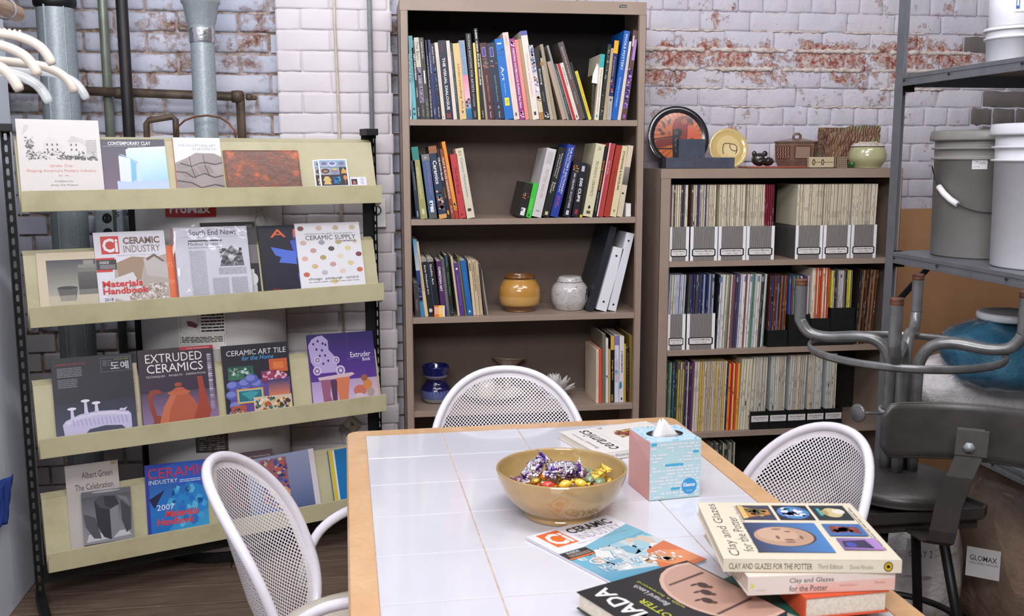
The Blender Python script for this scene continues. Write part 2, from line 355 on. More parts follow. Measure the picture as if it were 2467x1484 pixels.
seen_left = lambda x, z: (-1.5 < x < -.3 and 1.42 < z < 2.2) or (-1.2 < x < -.5 and .25 < z < 1.42)
lay(wb, XL, .3, .0, ZC, YB_, 'brick_blue', want=lambda x, z: seen_left(x, z), seed=3, L=.23, matf=lambda x, z: 'brick_blue' if z > .75 else 'brick_white')
seen_right = lambda x, z: 1.05 < x < 3.0 and 1.32 < z < 2.16
zj = ony(1800, 98, YB_).z
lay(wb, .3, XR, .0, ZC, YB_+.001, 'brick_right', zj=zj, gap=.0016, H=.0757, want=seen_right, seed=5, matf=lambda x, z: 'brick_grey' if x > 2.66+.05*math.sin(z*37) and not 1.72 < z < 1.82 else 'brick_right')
# thick mortar squeezed out of the joints, right of the tall bookcase
def bead(x0, x1, z, r0):
    n = max(3, int((x1-x0)/.011)); b = mb('mortar_bead')
    path = [(x0+(x1-x0)*i/n, YB_+.002+rnd.uniform(-.002, .002), z+rnd.uniform(-.002, .002)) for i in range(n+1)]
    b.tube(path, [max(.002, r0*rnd.uniform(.6, 1.35)) if 0 < i < n else .002 for i in range(n+1)], 7); return b.build('mortar_bead', wb)
zj0 = zj+.0386
for k, segs, r0 in ((0, ((1.18, 1.5), (1.62, 1.95), (2.02, 2.4)), .004), (-1, ((1.1, 1.42), (1.44, 1.78), (1.8, 2.2), (2.24, 2.62)), .008), (-2, ((1.06, 1.4), (1.42, 1.72), (1.76, 2.12), (2.16, 2.5), (2.6, 2.9)), .008), (-3, ((1.3, 1.5), (1.52, 1.74), (2.2, 2.5)), .0045), (-4, ((1.5, 1.75), (1.9, 2.3)), .003)):
    for a, b_ in segs: bead(a, b_, zj0+k*.0772, r0*1.25)
pier = mb('mortar_pier').box((-.3, 3.934, 0), (.118, 4.075, ZC)).build('trim_1'); pier['kind'] = 'structure'; pier['label'] = 'white painted brick pier beside the tall bookcase'
lay(pier, -.31, .125, 0, ZC, 3.93, 'brick_white', gap=.0018, H=.0758, want=lambda x, z: .2 < z < 2.2, seed=9, L=.218, headers=False)
# ---------------------------------------------------------------- pipes and ducts at the back wall, left
def vpx(px, py, Y): return ony(px, py, Y)
def galv_duct():
    p = vpx(142, 160, 3.86); r = .5*(vpx(188, 160, 3.86).x-vpx(97, 160, 3.86).x); t = thing('vent_duct', 'wide galvanised duct rising behind the left end of the magazine rack', 'duct', (p.x, 3.86, 0))
    z1 = ony(142, 14, 3.86).z; b = mb('galvanized'); b.lathe([(r, .3), (r, z1)], 28); b.box((-r*.35, -r-.002, .3), (-r*.35+.006, -r+.02, z1)); b.box((r*.62, -r*.8, .3), (r*.62+.004, -r*.6, z1)); b.build('pipe', t)
    mb('black_steel').lathe([(r*1.0, z1-.01), (r*1.12, z1), (r*1.14, z1+.02), (r*1.05, z1+.03), (r*1.0, 3.3)], 28).build('collar', t)
galv_duct()
def flue():
    Y = 3.78; p = vpx(490, 160, Y); r = .5*(vpx(520, 200, Y).x-vpx(462, 200, Y).x); z = lambda py: ony(490, py, Y).z
    t = thing('flue_pipe', 'galvanised flue pipe with a flared top and foil tape above the water heater', 'flue', (p.x, Y, 0))
    mb('galvanized').lathe([(r, 1.44), (r, z(62))], 28).build('pipe', t)
    mb('foil_tape').lathe([(r+.002, z(104)), (r+.004, z(98)), (r+.003, z(84)), (r+.005, z(74)), (r+.002, z(60))], 28).build('foil_tape', t)
    R = r*1.62; mb('galvanized').lathe([(r+.004, z(70)), (r+.004, z(60)), (r*1.22, z(54)), (r*1.22, z(49)), (r*1.28, z(46)), (R*.9, z(14)), (R, z(8)), (R*1.02, z(1)), (R*.9, z(-6)), (r*1.3, z(-10)), (r, 3.3)], 28).build('draft_hood', t)
flue()
def pipe(name, label, mat, pts, r, fit=()):
    b = mb(mat).tube(pts, r, 12); o = b.build(name); tag(o, label, 'pipe')
    for c, rr in fit: mb(mat).lathe([(0, -rr*.9), (rr*.8, -rr*.8), (rr, -rr*.3), (rr, rr*.3), (rr*.8, rr*.8), (0, rr*.9)], 14, c).build('fitting', o)
    return o
def vert(px, py, Y, z0, z1): p = vpx(px, py, Y); return [(p.x, Y, z0), (p.x, Y, z1)]
pipe('green_pipe', 'thin grey-green conduit between the wide duct and the black pipe', 'green_conduit', vert(256, 160, 4.0, .6, 3.3), .017)
pipe('black_pipe', 'straight black iron pipe running floor to ceiling left of the flue', 'black_pipe', vert(302, 160, 3.88, .0, 3.3), .021)
a, b_ = ony(20, 212, 3.97), ony(572, 233, 3.97)
pipe('gas_pipe', 'brown horizontal gas pipe crossing the wall behind the flue', 'brown_pipe', [(a.x, 3.97, a.z), (b_.x, 3.97, b_.z), (b_.x+.01, 3.97, b_.z-.012), (b_.x+.012, 3.97, 1.3)], .017, [((b_.x, 3.97, b_.z), .027), (tuple(ony(288, 224, 3.97)), .025), (tuple(ony(600, 234, 3.97)), .014), (tuple(ony(612, 236, 3.97)), .01)])
def upx(l, Y): return [tuple(ony(x, y, Y)) for x, y in l]
pipe('copper_loop', 'dark copper pipe bent into a square hoop above the water heater', 'brown_pipe', upx([(355, 380), (353, 298), (358, 290), (415, 281), (423, 288), (427, 380)], 3.7), .011)
pipe('arched_tube', 'thin copper tube arching over the rack beside the flue', 'copper', upx([(417, 375), (424, 310), (445, 290), (470, 281), (500, 278), (530, 283), (552, 297), (566, 316), (574, 375)], 3.66), .0035)
pipe('beige_cable', 'thin beige cable running down the white pier', 'beige_cable', [tuple(ony(x, y, 3.92)) for x, y in ((803, -60), (806, 60), (812, 180), (818, 330), (822, 500), (828, 800))], .0055)
pipe('steel_conduit', 'thin galvanised conduit running down the right edge of the white pier', 'conduit', vert(893, 160, 3.91, 1.28, 3.3), .0095)
def heater():
    c = Vector((-.56, 3.795, 0)); R = .26
    t = thing('water_heater', 'white cylindrical water heater standing behind the magazine rack', 'water heater', c)
    mb('heater').lathe([(0, .05), (R*.97, .05), (R, .08), (R, 1.40), (R*.98, 1.42), (0, 1.44)], 48).build('tank', t)
    mb('black_steel').lathe([(R*.9, 0), (R*.9, .05)], 24).build('base', t)
    def lab(px0, py0, px1, py1, name, fn):
        # a label wrapped on the tank: strips that follow the curve
        d0 = onp(px0, py0, (c.x, c.y-R, 0), (0, 1, 0)); d1 = onp(px1, py1, (c.x, c.y-R, 0), (0, 1, 0)); a0 = math.asin(max(-.99, min(.99, (d0.x-c.x)/R))); a1 = math.asin(max(-.99, min(.99, (d1.x-c.x)/R))); z0, z1 = d1.z, d0.z; b = MB(); b.mat('gloss_print')
        A = Art(b, (0, 0, 0), (1, 0, 0), (0, 1, 0), 1, 1, .001); fn(A)
        for i, v in enumerate(b.v): an = a0+(a1-a0)*v[0]; rr = R+.001+v[2]; b.v[i] = (math.sin(an)*rr, -math.cos(an)*rr, z0+(z1-z0)*v[1])
        b.build(name, t)
    def strips(A, c0, n=8):
        for i in range(n): A.k = 0; A.rect(i/n, 0, (i+1)/n, 1, c0)
    def promax(A):
        strips(A, (188, 34, 34)); A.k = 2; A.ell(.5, .5, .4, .3, (150, 20, 24)); A.text('ProMax', .1, .25, .9, .85, 'w', .03)
    lab(394, 486, 520, 523, 'brand_sticker', promax)
    def warn(A):
        strips(A, (226, 222, 214)); A.k = 2; A.rect(0, .0, 1, .06, (220, 160, 50)); A.rect(.03, .14, .97, .34, 'k'); A.rect(.05, .16, .95, .32, (226, 222, 214)); A.lines(.07, .17, .93, .31, 4, 'k'); A.lines(.5, .4, .97, .97, 8, 'k', 4); A.text('WARNING', .3, .0, .7, .05, 'k'); A.rect(.0, .37, 1, .385, 'k'); A.rect(.04, .4, .46, .97, (206, 200, 194)); A.poly([(.22, .55), (.4, .5), (.44, .58), (.3, .66), (.2, .66)], (120, 50, 40)); A.poly([(.06, .86), (.3, .8), (.34, .9), (.1, .96)], 'k')
    lab(425, 738, 545, 842, 'warning_label', warn)
    def low(A): strips(A, (60, 54, 52)); A.lines(.1, .1, .9, .9, 8, (150, 144, 140), 5)
    lab(470, 1040, 550, 1088, 'lower_label', low)
    def eg(A): strips(A, (190, 188, 186)); A.k = 2; A.ell(.5, .4, .3, .3, (150, 148, 146)); A.ell(.5, .4, .24, .24, (196, 194, 190)); A.text('2 YR', .3, .75, .7, .95, (120, 120, 120))
    lab(596, 500, 640, 560, 'round_sticker', eg)
heater()
pipe('copper_riser', 'brown copper riser pipe right of the water heater', 'copper', vert(643, 800, 3.72, .2, 1.45), .011)
def outlet():
    Y = 3.985; a = ony(225, 505, Y); b_ = ony(300, 585, Y); w = b_.x-a.x; h = a.z-b_.z
    t = thing('outlet_box', 'grey metal double outlet box on the wall behind the rack', 'outlet', (a.x, Y, b_.z))
    bev(mb('galvanized').box((0, 0, 0), (w, .074, h)).build('box', t), .006); p = mb('print', (14, 14, 14))
    for v in (.3, .74):
        A = Art(p, (0, 0, 0), (1, 0, 0), (0, 0, 1), w, h, .001); A.ell(.45, v, .17, .15, (14, 14, 14)); A.rect(.36, v-.03, .38, v+.05, (120, 120, 120)); A.rect(.5, v-.03, .52, v+.05, (120, 120, 120))
    A.text('5', .76, .78, .86, .92, (30, 30, 30)); p.build('receptacle', t)
outlet()
def plate_box():
    Y = 3.925; a = ony(906, 478, Y); b_ = ony(930, 546, Y)
    t = thing('thermostat_box', 'white control box with a black ring knob on the pier beside the bookcase', 'switch', (a.x-.02, Y-.03, b_.z)); w, h = b_.x-a.x+.02, a.z-b_.z
    bev(mb('paper').box((0, 0, 0), (w, .034, h)).build('box', t), .003); mb('black_steel').tube([(w*.35+.018*math.cos(q*.5236), -.004, h*.6+.018*math.sin(q*.5236)) for q in range(12)], .0022, 6, True).build('knob_ring', t)
    c = ony(850, 1018, Y); t = thing('cover_plate', 'small square brass cover plate hanging tilted on the pier', 'plate', (c.x, Y-.01, c.z), (0, math.radians(42), 0)); s = .028
    b = mb('beige_cable'); b.box((-s, 0, -s), (s, .004, s)); 
    for q in ((-s, -s, s, -s+.003), (-s, s-.003, s, s), (-s, -s, -s+.003, s), (s-.003, -s, s, s)): b.box((q[0], -.006, q[1]), (q[2], 0, q[3]))
    b.build('plate', t); mb('copper').lathe([(0, -.004), (.006, -.003), (.008, 0)], 12).build('screw', t)
plate_box()
# ================================================================ steel bookcases
def bookcase(label, x0, x1, yf, zt, shelves, stile, head, backs, brand=False, holes=False):
    W = x1-x0; D = .305; t = thing('bookcase', label, 'bookcase', (x0, yf, 0)); m = 'taupe_steel'
    for s in (0, 1):
        a = 0 if not s else W-.0015; b = mb(m).box((a, 0, 0), (a+.0015, D, zt)); c = (0, stile) if not s else (W-stile, W)
        b.box((c[0], 0, 0), (c[1], .0015, zt-.001)); e = stile if not s else W-stile; b.box((e-.001, .0, 0), (e+.001, .014, zt-.001)); b.build('side_panel', t)
    b = mb(m).box((0, 0, zt), (W, D, zt+.0015)); b.box((0, -.0015, zt-head), (W, 0, zt+.0015)); b.box((0, 0, zt-head), (W, .015, zt-head+.0015)); b.build('top_panel', t)
    lv = sorted(shelves); tops = lv[1:]+[zt-head]
    tops[-1] = zt
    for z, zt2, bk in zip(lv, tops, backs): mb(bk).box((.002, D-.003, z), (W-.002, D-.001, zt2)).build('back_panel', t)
    for z in lv:
        b = mb(m).box((.002, .004, z-.0015), (W-.002, D-.004, z)); b.box((stile-.002, .002, z-.022), (W-stile+.002, .0045, z)); b.box((.002, .004, z-.022), (W-.002, .02, z-.0205)); bev(b.build('shelf', t), .0012, 2)
    mb(m).box((stile, .01, 0), (W-stile, .012, .07)).build('kick_plate', t)
    if brand:
        b = mb('print'); A = Art(b, (.845, -.0017, zt-.0), (1, 0, 0), (0, 0, 1), .028, .01); A.O = Vector((W-.105, -.0017, zt-.02)); A.rect(0, 0, 1, 1, (30, 28, 28)); A.text('Tennsco', .08, .2, .92, .85, (220, 215, 210)); b.build('name_plate', t)
    if holes:
        b = mb('gap_dark')
        for i in range(60):
            z = .2+i*.02
            b.box((W-.0035, .07, z), (W-.0014, .075, z+.006)); 
        o = b.build('slot_holes', t); o['kind'] = 'stuff'
    return t
Y1 = 3.70; X10, X11 = .147, 1.062
SH1 = [1.603, 1.237, .866, .503, .137]
bookcase('tall taupe steel bookcase standing against the brick wall right of the white pier', X10, X11, Y1, 2.033, SH1, .027, .044, ['shaded_back_steel']*4+['dark_backing'], True)
X20, X21 = 1.130, 2.125
SH2 = [1.063, .71, .371, .05]
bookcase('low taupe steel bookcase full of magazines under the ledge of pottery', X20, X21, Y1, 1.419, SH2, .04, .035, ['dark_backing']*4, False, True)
# ================================================================ sloping magazine rack
RA = math.radians(22); RL = Vector((-1.023, 3.2, 0)); RX = Vector((math.cos(RA), math.sin(RA), 0)); RN = Vector((-math.sin(RA), math.cos(RA), 0)); RW = 1.178
RZ = [1.366, 1.009, .59, .212]; TILT = math.radians(15); UPV = RN*math.sin(TILT)+Vector((0, 0, 1))*math.cos(TILT)
rack = thing('magazine_rack', 'khaki steel magazine rack with four sloping shelves on black slotted posts', 'rack', RL, (0, 0, RA))
def holed(b, w, h, pitch, hw, hh, T):
    """strip in local x (0..w), z (0..h) with a column of real slots; T maps (x, z) to 3D"""
    n = int(h/pitch)
    for i in range(n):
        z0, z1 = i*pitch, (i+1)*pitch; c = (z0+z1)/2; k = len(b.v); x0, x1 = w/2-hw, w/2+hw
        P = [(0, z0), (w, z0), (w, z1), (0, z1)]; Q = [(x0+hw*.4, c-hh), (x1-hw*.4, c-hh), (x1, c-hh*.6), (x1, c+hh*.6), (x1-hw*.4, c+hh), (x0+hw*.4, c+hh), (x0, c+hh*.6), (x0, c-hh*.6)]
        b.v.extend([tuple(T(*p)) for p in P+Q]); g = lambda *q: b.face([k+j for j in q])
        g(0, 1, 5, 4); g(1, 6, 5); g(1, 2, 7, 6); g(2, 8, 7); g(2, 3, 9, 8); g(3, 10, 9); g(3, 0, 11, 10); g(0, 4, 11)
zt = 1.565
for px0, px1, s in ((-.036, -.008, 0), (RW-.028, RW+.012, 1)):
    b = mb('black_steel'); b.box((px0, .118, 0), (px1, .1205, zt)) if s else None
    e = px0 if s == 0 else px1
    if not s: holed(b, .028, zt, .036, .0045, .011, lambda x, z: (px0+x, .118, z))
    holed(b, .04, zt, .036, .006, .012, lambda x, z, e=e: (e, .078+x, z)); b.box((min(e, e), .078, zt-.03), (e+.002, .12, zt)); b.build('post', rack)
    bev(mb('black_steel').box((px0-.004, .06, zt-.02), (px1+.004, .125, zt+.004)).build('post_cap', rack), .002)
    mb('black_steel').box((px0, -.08, 0), (px1, .15, .035)).build('foot', rack)
for z in (.085,):
    mb('black_steel').box((-.01, .085, z), (RW, .115, z+.05)).build('cross_beam', rack)
PL = .212
for z in RZ:
    st, ct = math.sin(TILT), math.cos(TILT); b = mb('khaki_steel')
    yb, zb = .042, z-.052; q = [(yb, zb), (yb+PL*st, zb+PL*ct)]
    def strip(b, p, q_, th=.0015):
        d = Vector((0, q_[0]-p[0], q_[1]-p[1])).normalized(); n = Vector((0, -d.z, d.y))*th
        for x0, x1 in ((.0, RW),):
            P = [Vector((x, yy, zz))+o for x in (x0, x1) for (yy, zz) in (p, q_) for o in (Vector(), n)]
            k = len(b.v); b.v.extend([tuple(v) for v in P])
            for f in ((0, 1, 3, 2), (4, 6, 7, 5), (0, 2, 6, 4), (1, 5, 7, 3), (0, 4, 5, 1), (2, 3, 7, 6)): b.face([k+i for i in f])
    strip(b, q[0], (yb+PL*st, zb+PL*ct)); strip(b, (yb+PL*st, zb+PL*ct), (yb+PL*st+.028, zb+PL*ct+.012)); b.build('back_plate', rack)
    b = mb('khaki_steel'); b.box((0, 0, z-.062), (RW, .0018, z)); b.box((0, 0, z-.0015), (RW, .008, z+.0005)); b.box((0, 0, z-.0635), (RW, .045, z-.062)); bev(b.build('front_lip', rack), .0012, 2)
    for x in (0, RW-.0015):
        b = mb('khaki_steel'); P = [(0, z-.062), (.05, z-.08), (.13, z+.0), (yb+PL*st+.028, zb+PL*ct), (yb+PL*st, zb+PL*ct), (yb, zb), (.0, z)]
        k = len(b.v); b.v.extend([(x, a, c) for a, c in P]+[(x+.0015, a, c) for a, c in P]); n = len(P)
        b.face([k+i for i in range(n)]); b.face([k+n+i for i in range(n)][::-1])
        for i in range(n): b.face((k+i, k+(i+1) % n, k+n+(i+1) % n, k+n+i))
        b.build('end_plate', rack)
# ================================================================ tiled table
TZ = .739; ts = .2032; TA = .0185; TO = Vector((-.008, 2.563, 0)); TXv = Vector((math.cos(TA), math.sin(TA), 0)); TYv = Vector((math.sin(TA), -math.cos(TA), 0))
tb = thing('table', 'white tiled dining table with a rounded beech edge and legs', 'table', (TO.x, TO.y, 0), (0, 0, TA))
NU, NV = 4, 8; bw = .05
def rrect(x0, y0, x1, y1, r, n=6):
    P = []
    for cx, cy, a in ((x1-r, y1-r, 0), (x0+r, y1-r, 90), (x0+r, y0+r, 180), (x1-r, y0+r, 270)):
        for i in range(n+1): t = math.radians(a+90*i/n); P.append((cx+r*math.cos(t), cy+r*math.sin(t)))
    return P
def edge_frame():
    b = mb('wood_edge'); x0, x1, y1, y0 = -bw, NU*ts+bw, bw, -NV*ts-bw; O = rrect(x0, y0, x1, y1, .035); I = rrect(0, -NV*ts, NU*ts, 0, .0004); n = len(O); k = len(b.v)
    rings = [(O, TZ-.034, 0), (O, TZ-.006, 0), (rrect(x0+.004, y0+.004, x1-.004, y1-.004, .032), TZ+.0005, 0), (I, TZ+.0005, 0), (I, TZ-.034, 0)]
    for P, z, _ in rings: b.v.extend([(x, y, z) for x, y in P])
    b.smooth = False
    for q in range(5):
        for i in range(n):
            a = k+q*n; c = k+((q+1) % 5)*n; b.face((a+i, a+(i+1) % n, c+(i+1) % n, c+i)[::1])
    return b.build('edge_frame', tb)
edge_frame()
mb('grout').box((0, -NV*ts, TZ-.03), (NU*ts, 0, TZ-.0022)).build('grout_bed', tb)
tm = mb('tile_glaze').box((-ts/2+.0011, -ts/2+.0011, -.009), (ts/2-.0011, ts/2-.0011, 0)).build('tile', mesh_only=True)
for i in range(NU):
    for j in range(NV):
        o = bpy.data.objects.new('tile', tm); COL.objects.link(o); o.parent = tb; o.location = ((i+.5)*ts, -(j+.5)*ts, TZ+rnd.uniform(-.0004, .0002)); o.rotation_euler = (rnd.uniform(-.0015, .0015), rnd.uniform(-.0015, .0015), rnd.uniform(-.002, .002)); bev(o, .0015, 2)
for x in (0.02, NU*ts-.02):
    for y in (-.02, -NV*ts+.02): bev(mb('wood_edge').box((x-.025, y-.025, 0), (x+.025, y+.025, TZ-.035)).build('leg', tb), .004)
for a, c in (((.0, -.03, TZ-.065), (NU*ts, -.012, TZ-.035)), ((.0, -NV*ts+.012, TZ-.065), (NU*ts, -NV*ts+.03, TZ-.035)), ((.012, -NV*ts, TZ-.065), (.03, 0, TZ-.035)), ((NU*ts-.03, -NV*ts, TZ-.065), (NU*ts-.012, 0, TZ-.035))): mb('wood_edge').box(a, c).build('apron', tb)
# ================================================================ white mesh chairs
HW, ZM, HT, HB = .238, .59, .252, .24
def outline_r(x, z): return (abs(x/HW)**2.2+abs((z-ZM)/(HT if z > ZM else HB))**2.2)**(1/2.2)
def shell(x, z):
    v = z-.42; u = x/HW
    return Vector((x*(1-.06*u*u), -.21-.26*v+.10*u*u*(1-.3*v)+.10*max(0, .16-v), z))
def chair_meshes():
    p = .0107; b = mb('white_mesh'); b.smooth = True
    n = int(.46/p)+2
    for i in range(-n, n+1):
        for j in range(-2*n, 2*n+1):
            if (i+j) % 2: continue
            cx, cz = i*p/2, ZM+j*p/2
            if outline_r(cx, cz) > .93 or abs(cx) > HW: continue
            k = len(b.v); O = [(p/2, 0), (p/4, p/4), (0, p/2), (-p/4, p/4), (-p/2, 0), (-p/4, -p/4), (0, -p/2), (p/4, -p/4)]; r = .0030
            for x, z in O: b.v.append(tuple(shell(cx+x, cz+z)))
            for q in range(8): a = math.pi/4*q; b.v.append(tuple(shell(cx+r*math.cos(a), cz+r*math.sin(a))))
            for q in range(8): q2 = (q+1) % 8; b.face((k+q, k+q2, k+8+q2, k+8+q))
    band = mb('white_mesh'); band.smooth = True; m = 72
    def op(t, s):
        c, q = math.cos(t), math.sin(t); e = 2/2.2; return (HW*s*math.copysign(abs(c)**e, c), ZM+(HT if q > 0 else HB)*s*math.copysign(abs(q)**e, q))
    for i in range(m):
        t0, t1 = 2*math.pi*i/m, 2*math.pi*(i+1)/m
        P = [shell(*op(t0, .9)), shell(*op(t1, .9)), shell(*op(t1, 1.0)), shell(*op(t0, 1.0))]; band.poly([q-Vector((0, .0012, 0)) for q in P])
    rim = mb('white_tube'); rim.tube([shell(*op(2*math.pi*i/m, 1.0)) for i in range(m)], .0108, 10, True)
    return b.build('perforated_back', mesh_only=True), band.build('back_band', mesh_only=True), rim.build('back_rim', mesh_only=True)
cmesh = chair_meshes()
def make_chair(label, x, y, face):
    t = thing('chair', label, 'chair', (x, y, 0), (0, 0, face-math.pi/2), 'white mesh chairs around the table')
    for me, nm in zip(cmesh, ('perforated_back', 'back_band', 'back_rim')):
        o = bpy.data.objects.new(nm, me); COL.objects.link(o); o.parent = t
    b = mb('white_mesh'); b.lathe([(0, .405), (.2, .405), (.225, .41), (.225, .418), (.2, .42), (0, .42)], 36); b.build('seat_pan', t)
    b = mb('cushion'); b.lathe([(0, .42), (.19, .42), (.208, .432), (.21, .45), (.2, .464), (.17, .47), (0, .474)], 36); b.build('seat_cushion', t)
    for s in (-1, 1):
        b = mb('white_tube')
        P = [(s*.215, -.17, .47), (s*.235, -.16, .53), (s*.25, -.13, .59), (s*.258, -.07, .632), (s*.262, .0, .648), (s*.262, .09, .65), (s*.26, .15, .64), (s*.255, .19, .60), (s*.25, .21, .52), (s*.245, .22, .3), (s*.24, .235, .02)]
        Q = []
        for i in range(len(P)-1):
            for k in range(4):
                tt = k/4; p0, p1, p2, p3 = (Vector(P[max(i-1, 0)]), Vector(P[i]), Vector(P[i+1]), Vector(P[min(i+2, len(P)-1)])); Q.append(.5*((2*p1)+(p2-p0)*tt+(2*p0-5*p1+4*p2-p3)*tt*tt+(3*p1-p0-3*p2+p3)*tt**3))
        Q.append(Vector(P[-1])); b.tube(Q, .0115, 10); b.build('arm_leg', t)
        mb('beige_cable').tube([(s*.2165, -.168, .475), (s*.2335, -.161, .525)], .014, 10).build('arm_sleeve', t)
        mb('white_tube').tube([(s*.19, -.14, .41), (s*.215, -.2, .2), (s*.23, -.25, .0125)], .0115, 10).build('rear_leg', t)
    mb('white_tube').tube([(-.245, .215, .4), (0, .2, .405), (.245, .215, .4)], .01, 8).build('front_rail', t)
    return t
def chair_at(label, top, face, lean=.325):
    f = Vector((math.cos(face), math.sin(face))); make_chair(label, top.x+f.x*lean, top.y+f.y*lean, face)
chair_at('white mesh chair at the far end of the table, in front of the tall bookcase', Vector((.404, 2.87)), math.radians(268))
chair_at('white mesh chair on the left side of the table, turned away from the magazine rack', Vector((-.332, 2.05)), math.radians(-4))
chair_at('white mesh chair on the right side of the table, in front of the grey stools', Vector((1.095, 2.08)), math.radians(190))
# ================================================================ books standing on the shelves
def std_book(name, label, t, h, d, col, M, draw=None, group=None, cat='book', page=(226, 215, 196), top=None, bottom=None, lift=0.):
    o = thing(name, label, cat, M=M, group=group)
    b = mb('gloss_print'); c = .0016 if t > .008 else .0008
    b.color(col); b.box((0, 0, 0), (t, c, h)); b.box((0, c, 0), (c, d, h)); b.box((t-c, c, 0), (t, d, h)); b.build('cover', o)
    mb('pages').box((c+.0001, c+.0001, .003), (t-c-.0001, d-.004, h-.003)).build('page_block', o)
    if draw:
        b = mb('gloss_print'); A = Art(b, (0, 0, 0), (1, 0, 0), (0, 0, 1), t, h); A.asp = h/t; draw(A); b.build('spine_print', o)
    return o
def T(s, v0, v1, col='w', u0=.22, u1=.78, bold=.0, shear=0.): return lambda A: A.text(s, u0, 1-v1, u1, 1-v0, col, bold, shear, 2)
def R(v0, v1, col, u0=0., u1=1.): return lambda A: A.rect(u0, 1-v1, u1, 1-v0, col)
def S(v0, v1, cols, n=30, size=.3, seed=3): return lambda A: A.spots(0, 1-v1, 1, 1-v0, n, cols, size, seed, 1/A.asp)
def G(v0, v1, ca, cb): return lambda A: A.grad(0, 1-v1, 1, 1-v0, cb, ca)
def Dn(*fs):
    def f(A):
        for q in fs: q(A)
    return f
def place_row(data, sc, ox, oy, base, zs, Y, shelf, group):
    for (bl, br, tl, ty, col, desc, fs, *ex) in data:
        e = ex[0] if ex else {}
        yb = oy+base/sc; p0 = ony(ox+bl/sc, yb, Y); p1 = ony(ox+br/sc, yb, Y); pt = ony(ox+tl/sc, oy+ty/sc, Y)
        a = math.atan2(pt.x-p0.x, pt.z-zs); a = max(-.3, min(.3, a)); tk = max(.004, (p1.x-p0.x)*math.cos(a)*.965); h = math.hypot(pt.x-p0.x, pt.z-zs)
        z = zs+.0004+(tk*math.sin(a) if a > 0 else 0); dep = e.get('d', .2)+rnd.uniform(-.01, .01); yy = Y+e.get('y', 0)
        if a < 0: M = Matrix.Translation((p0.x, yy, z))
        else: M = Matrix.Translation((p0.x, yy, z))
        M = M @ Matrix.Rotation(a, 4, 'Y')
        lbl = desc+' '+shelf
        std_book('book', lbl, tk, h, dep, col, M, Dn(*fs) if fs else None, group)
K, WH = (18, 17, 20), (236, 232, 228)
sB = 'on the top bookcase shelf'
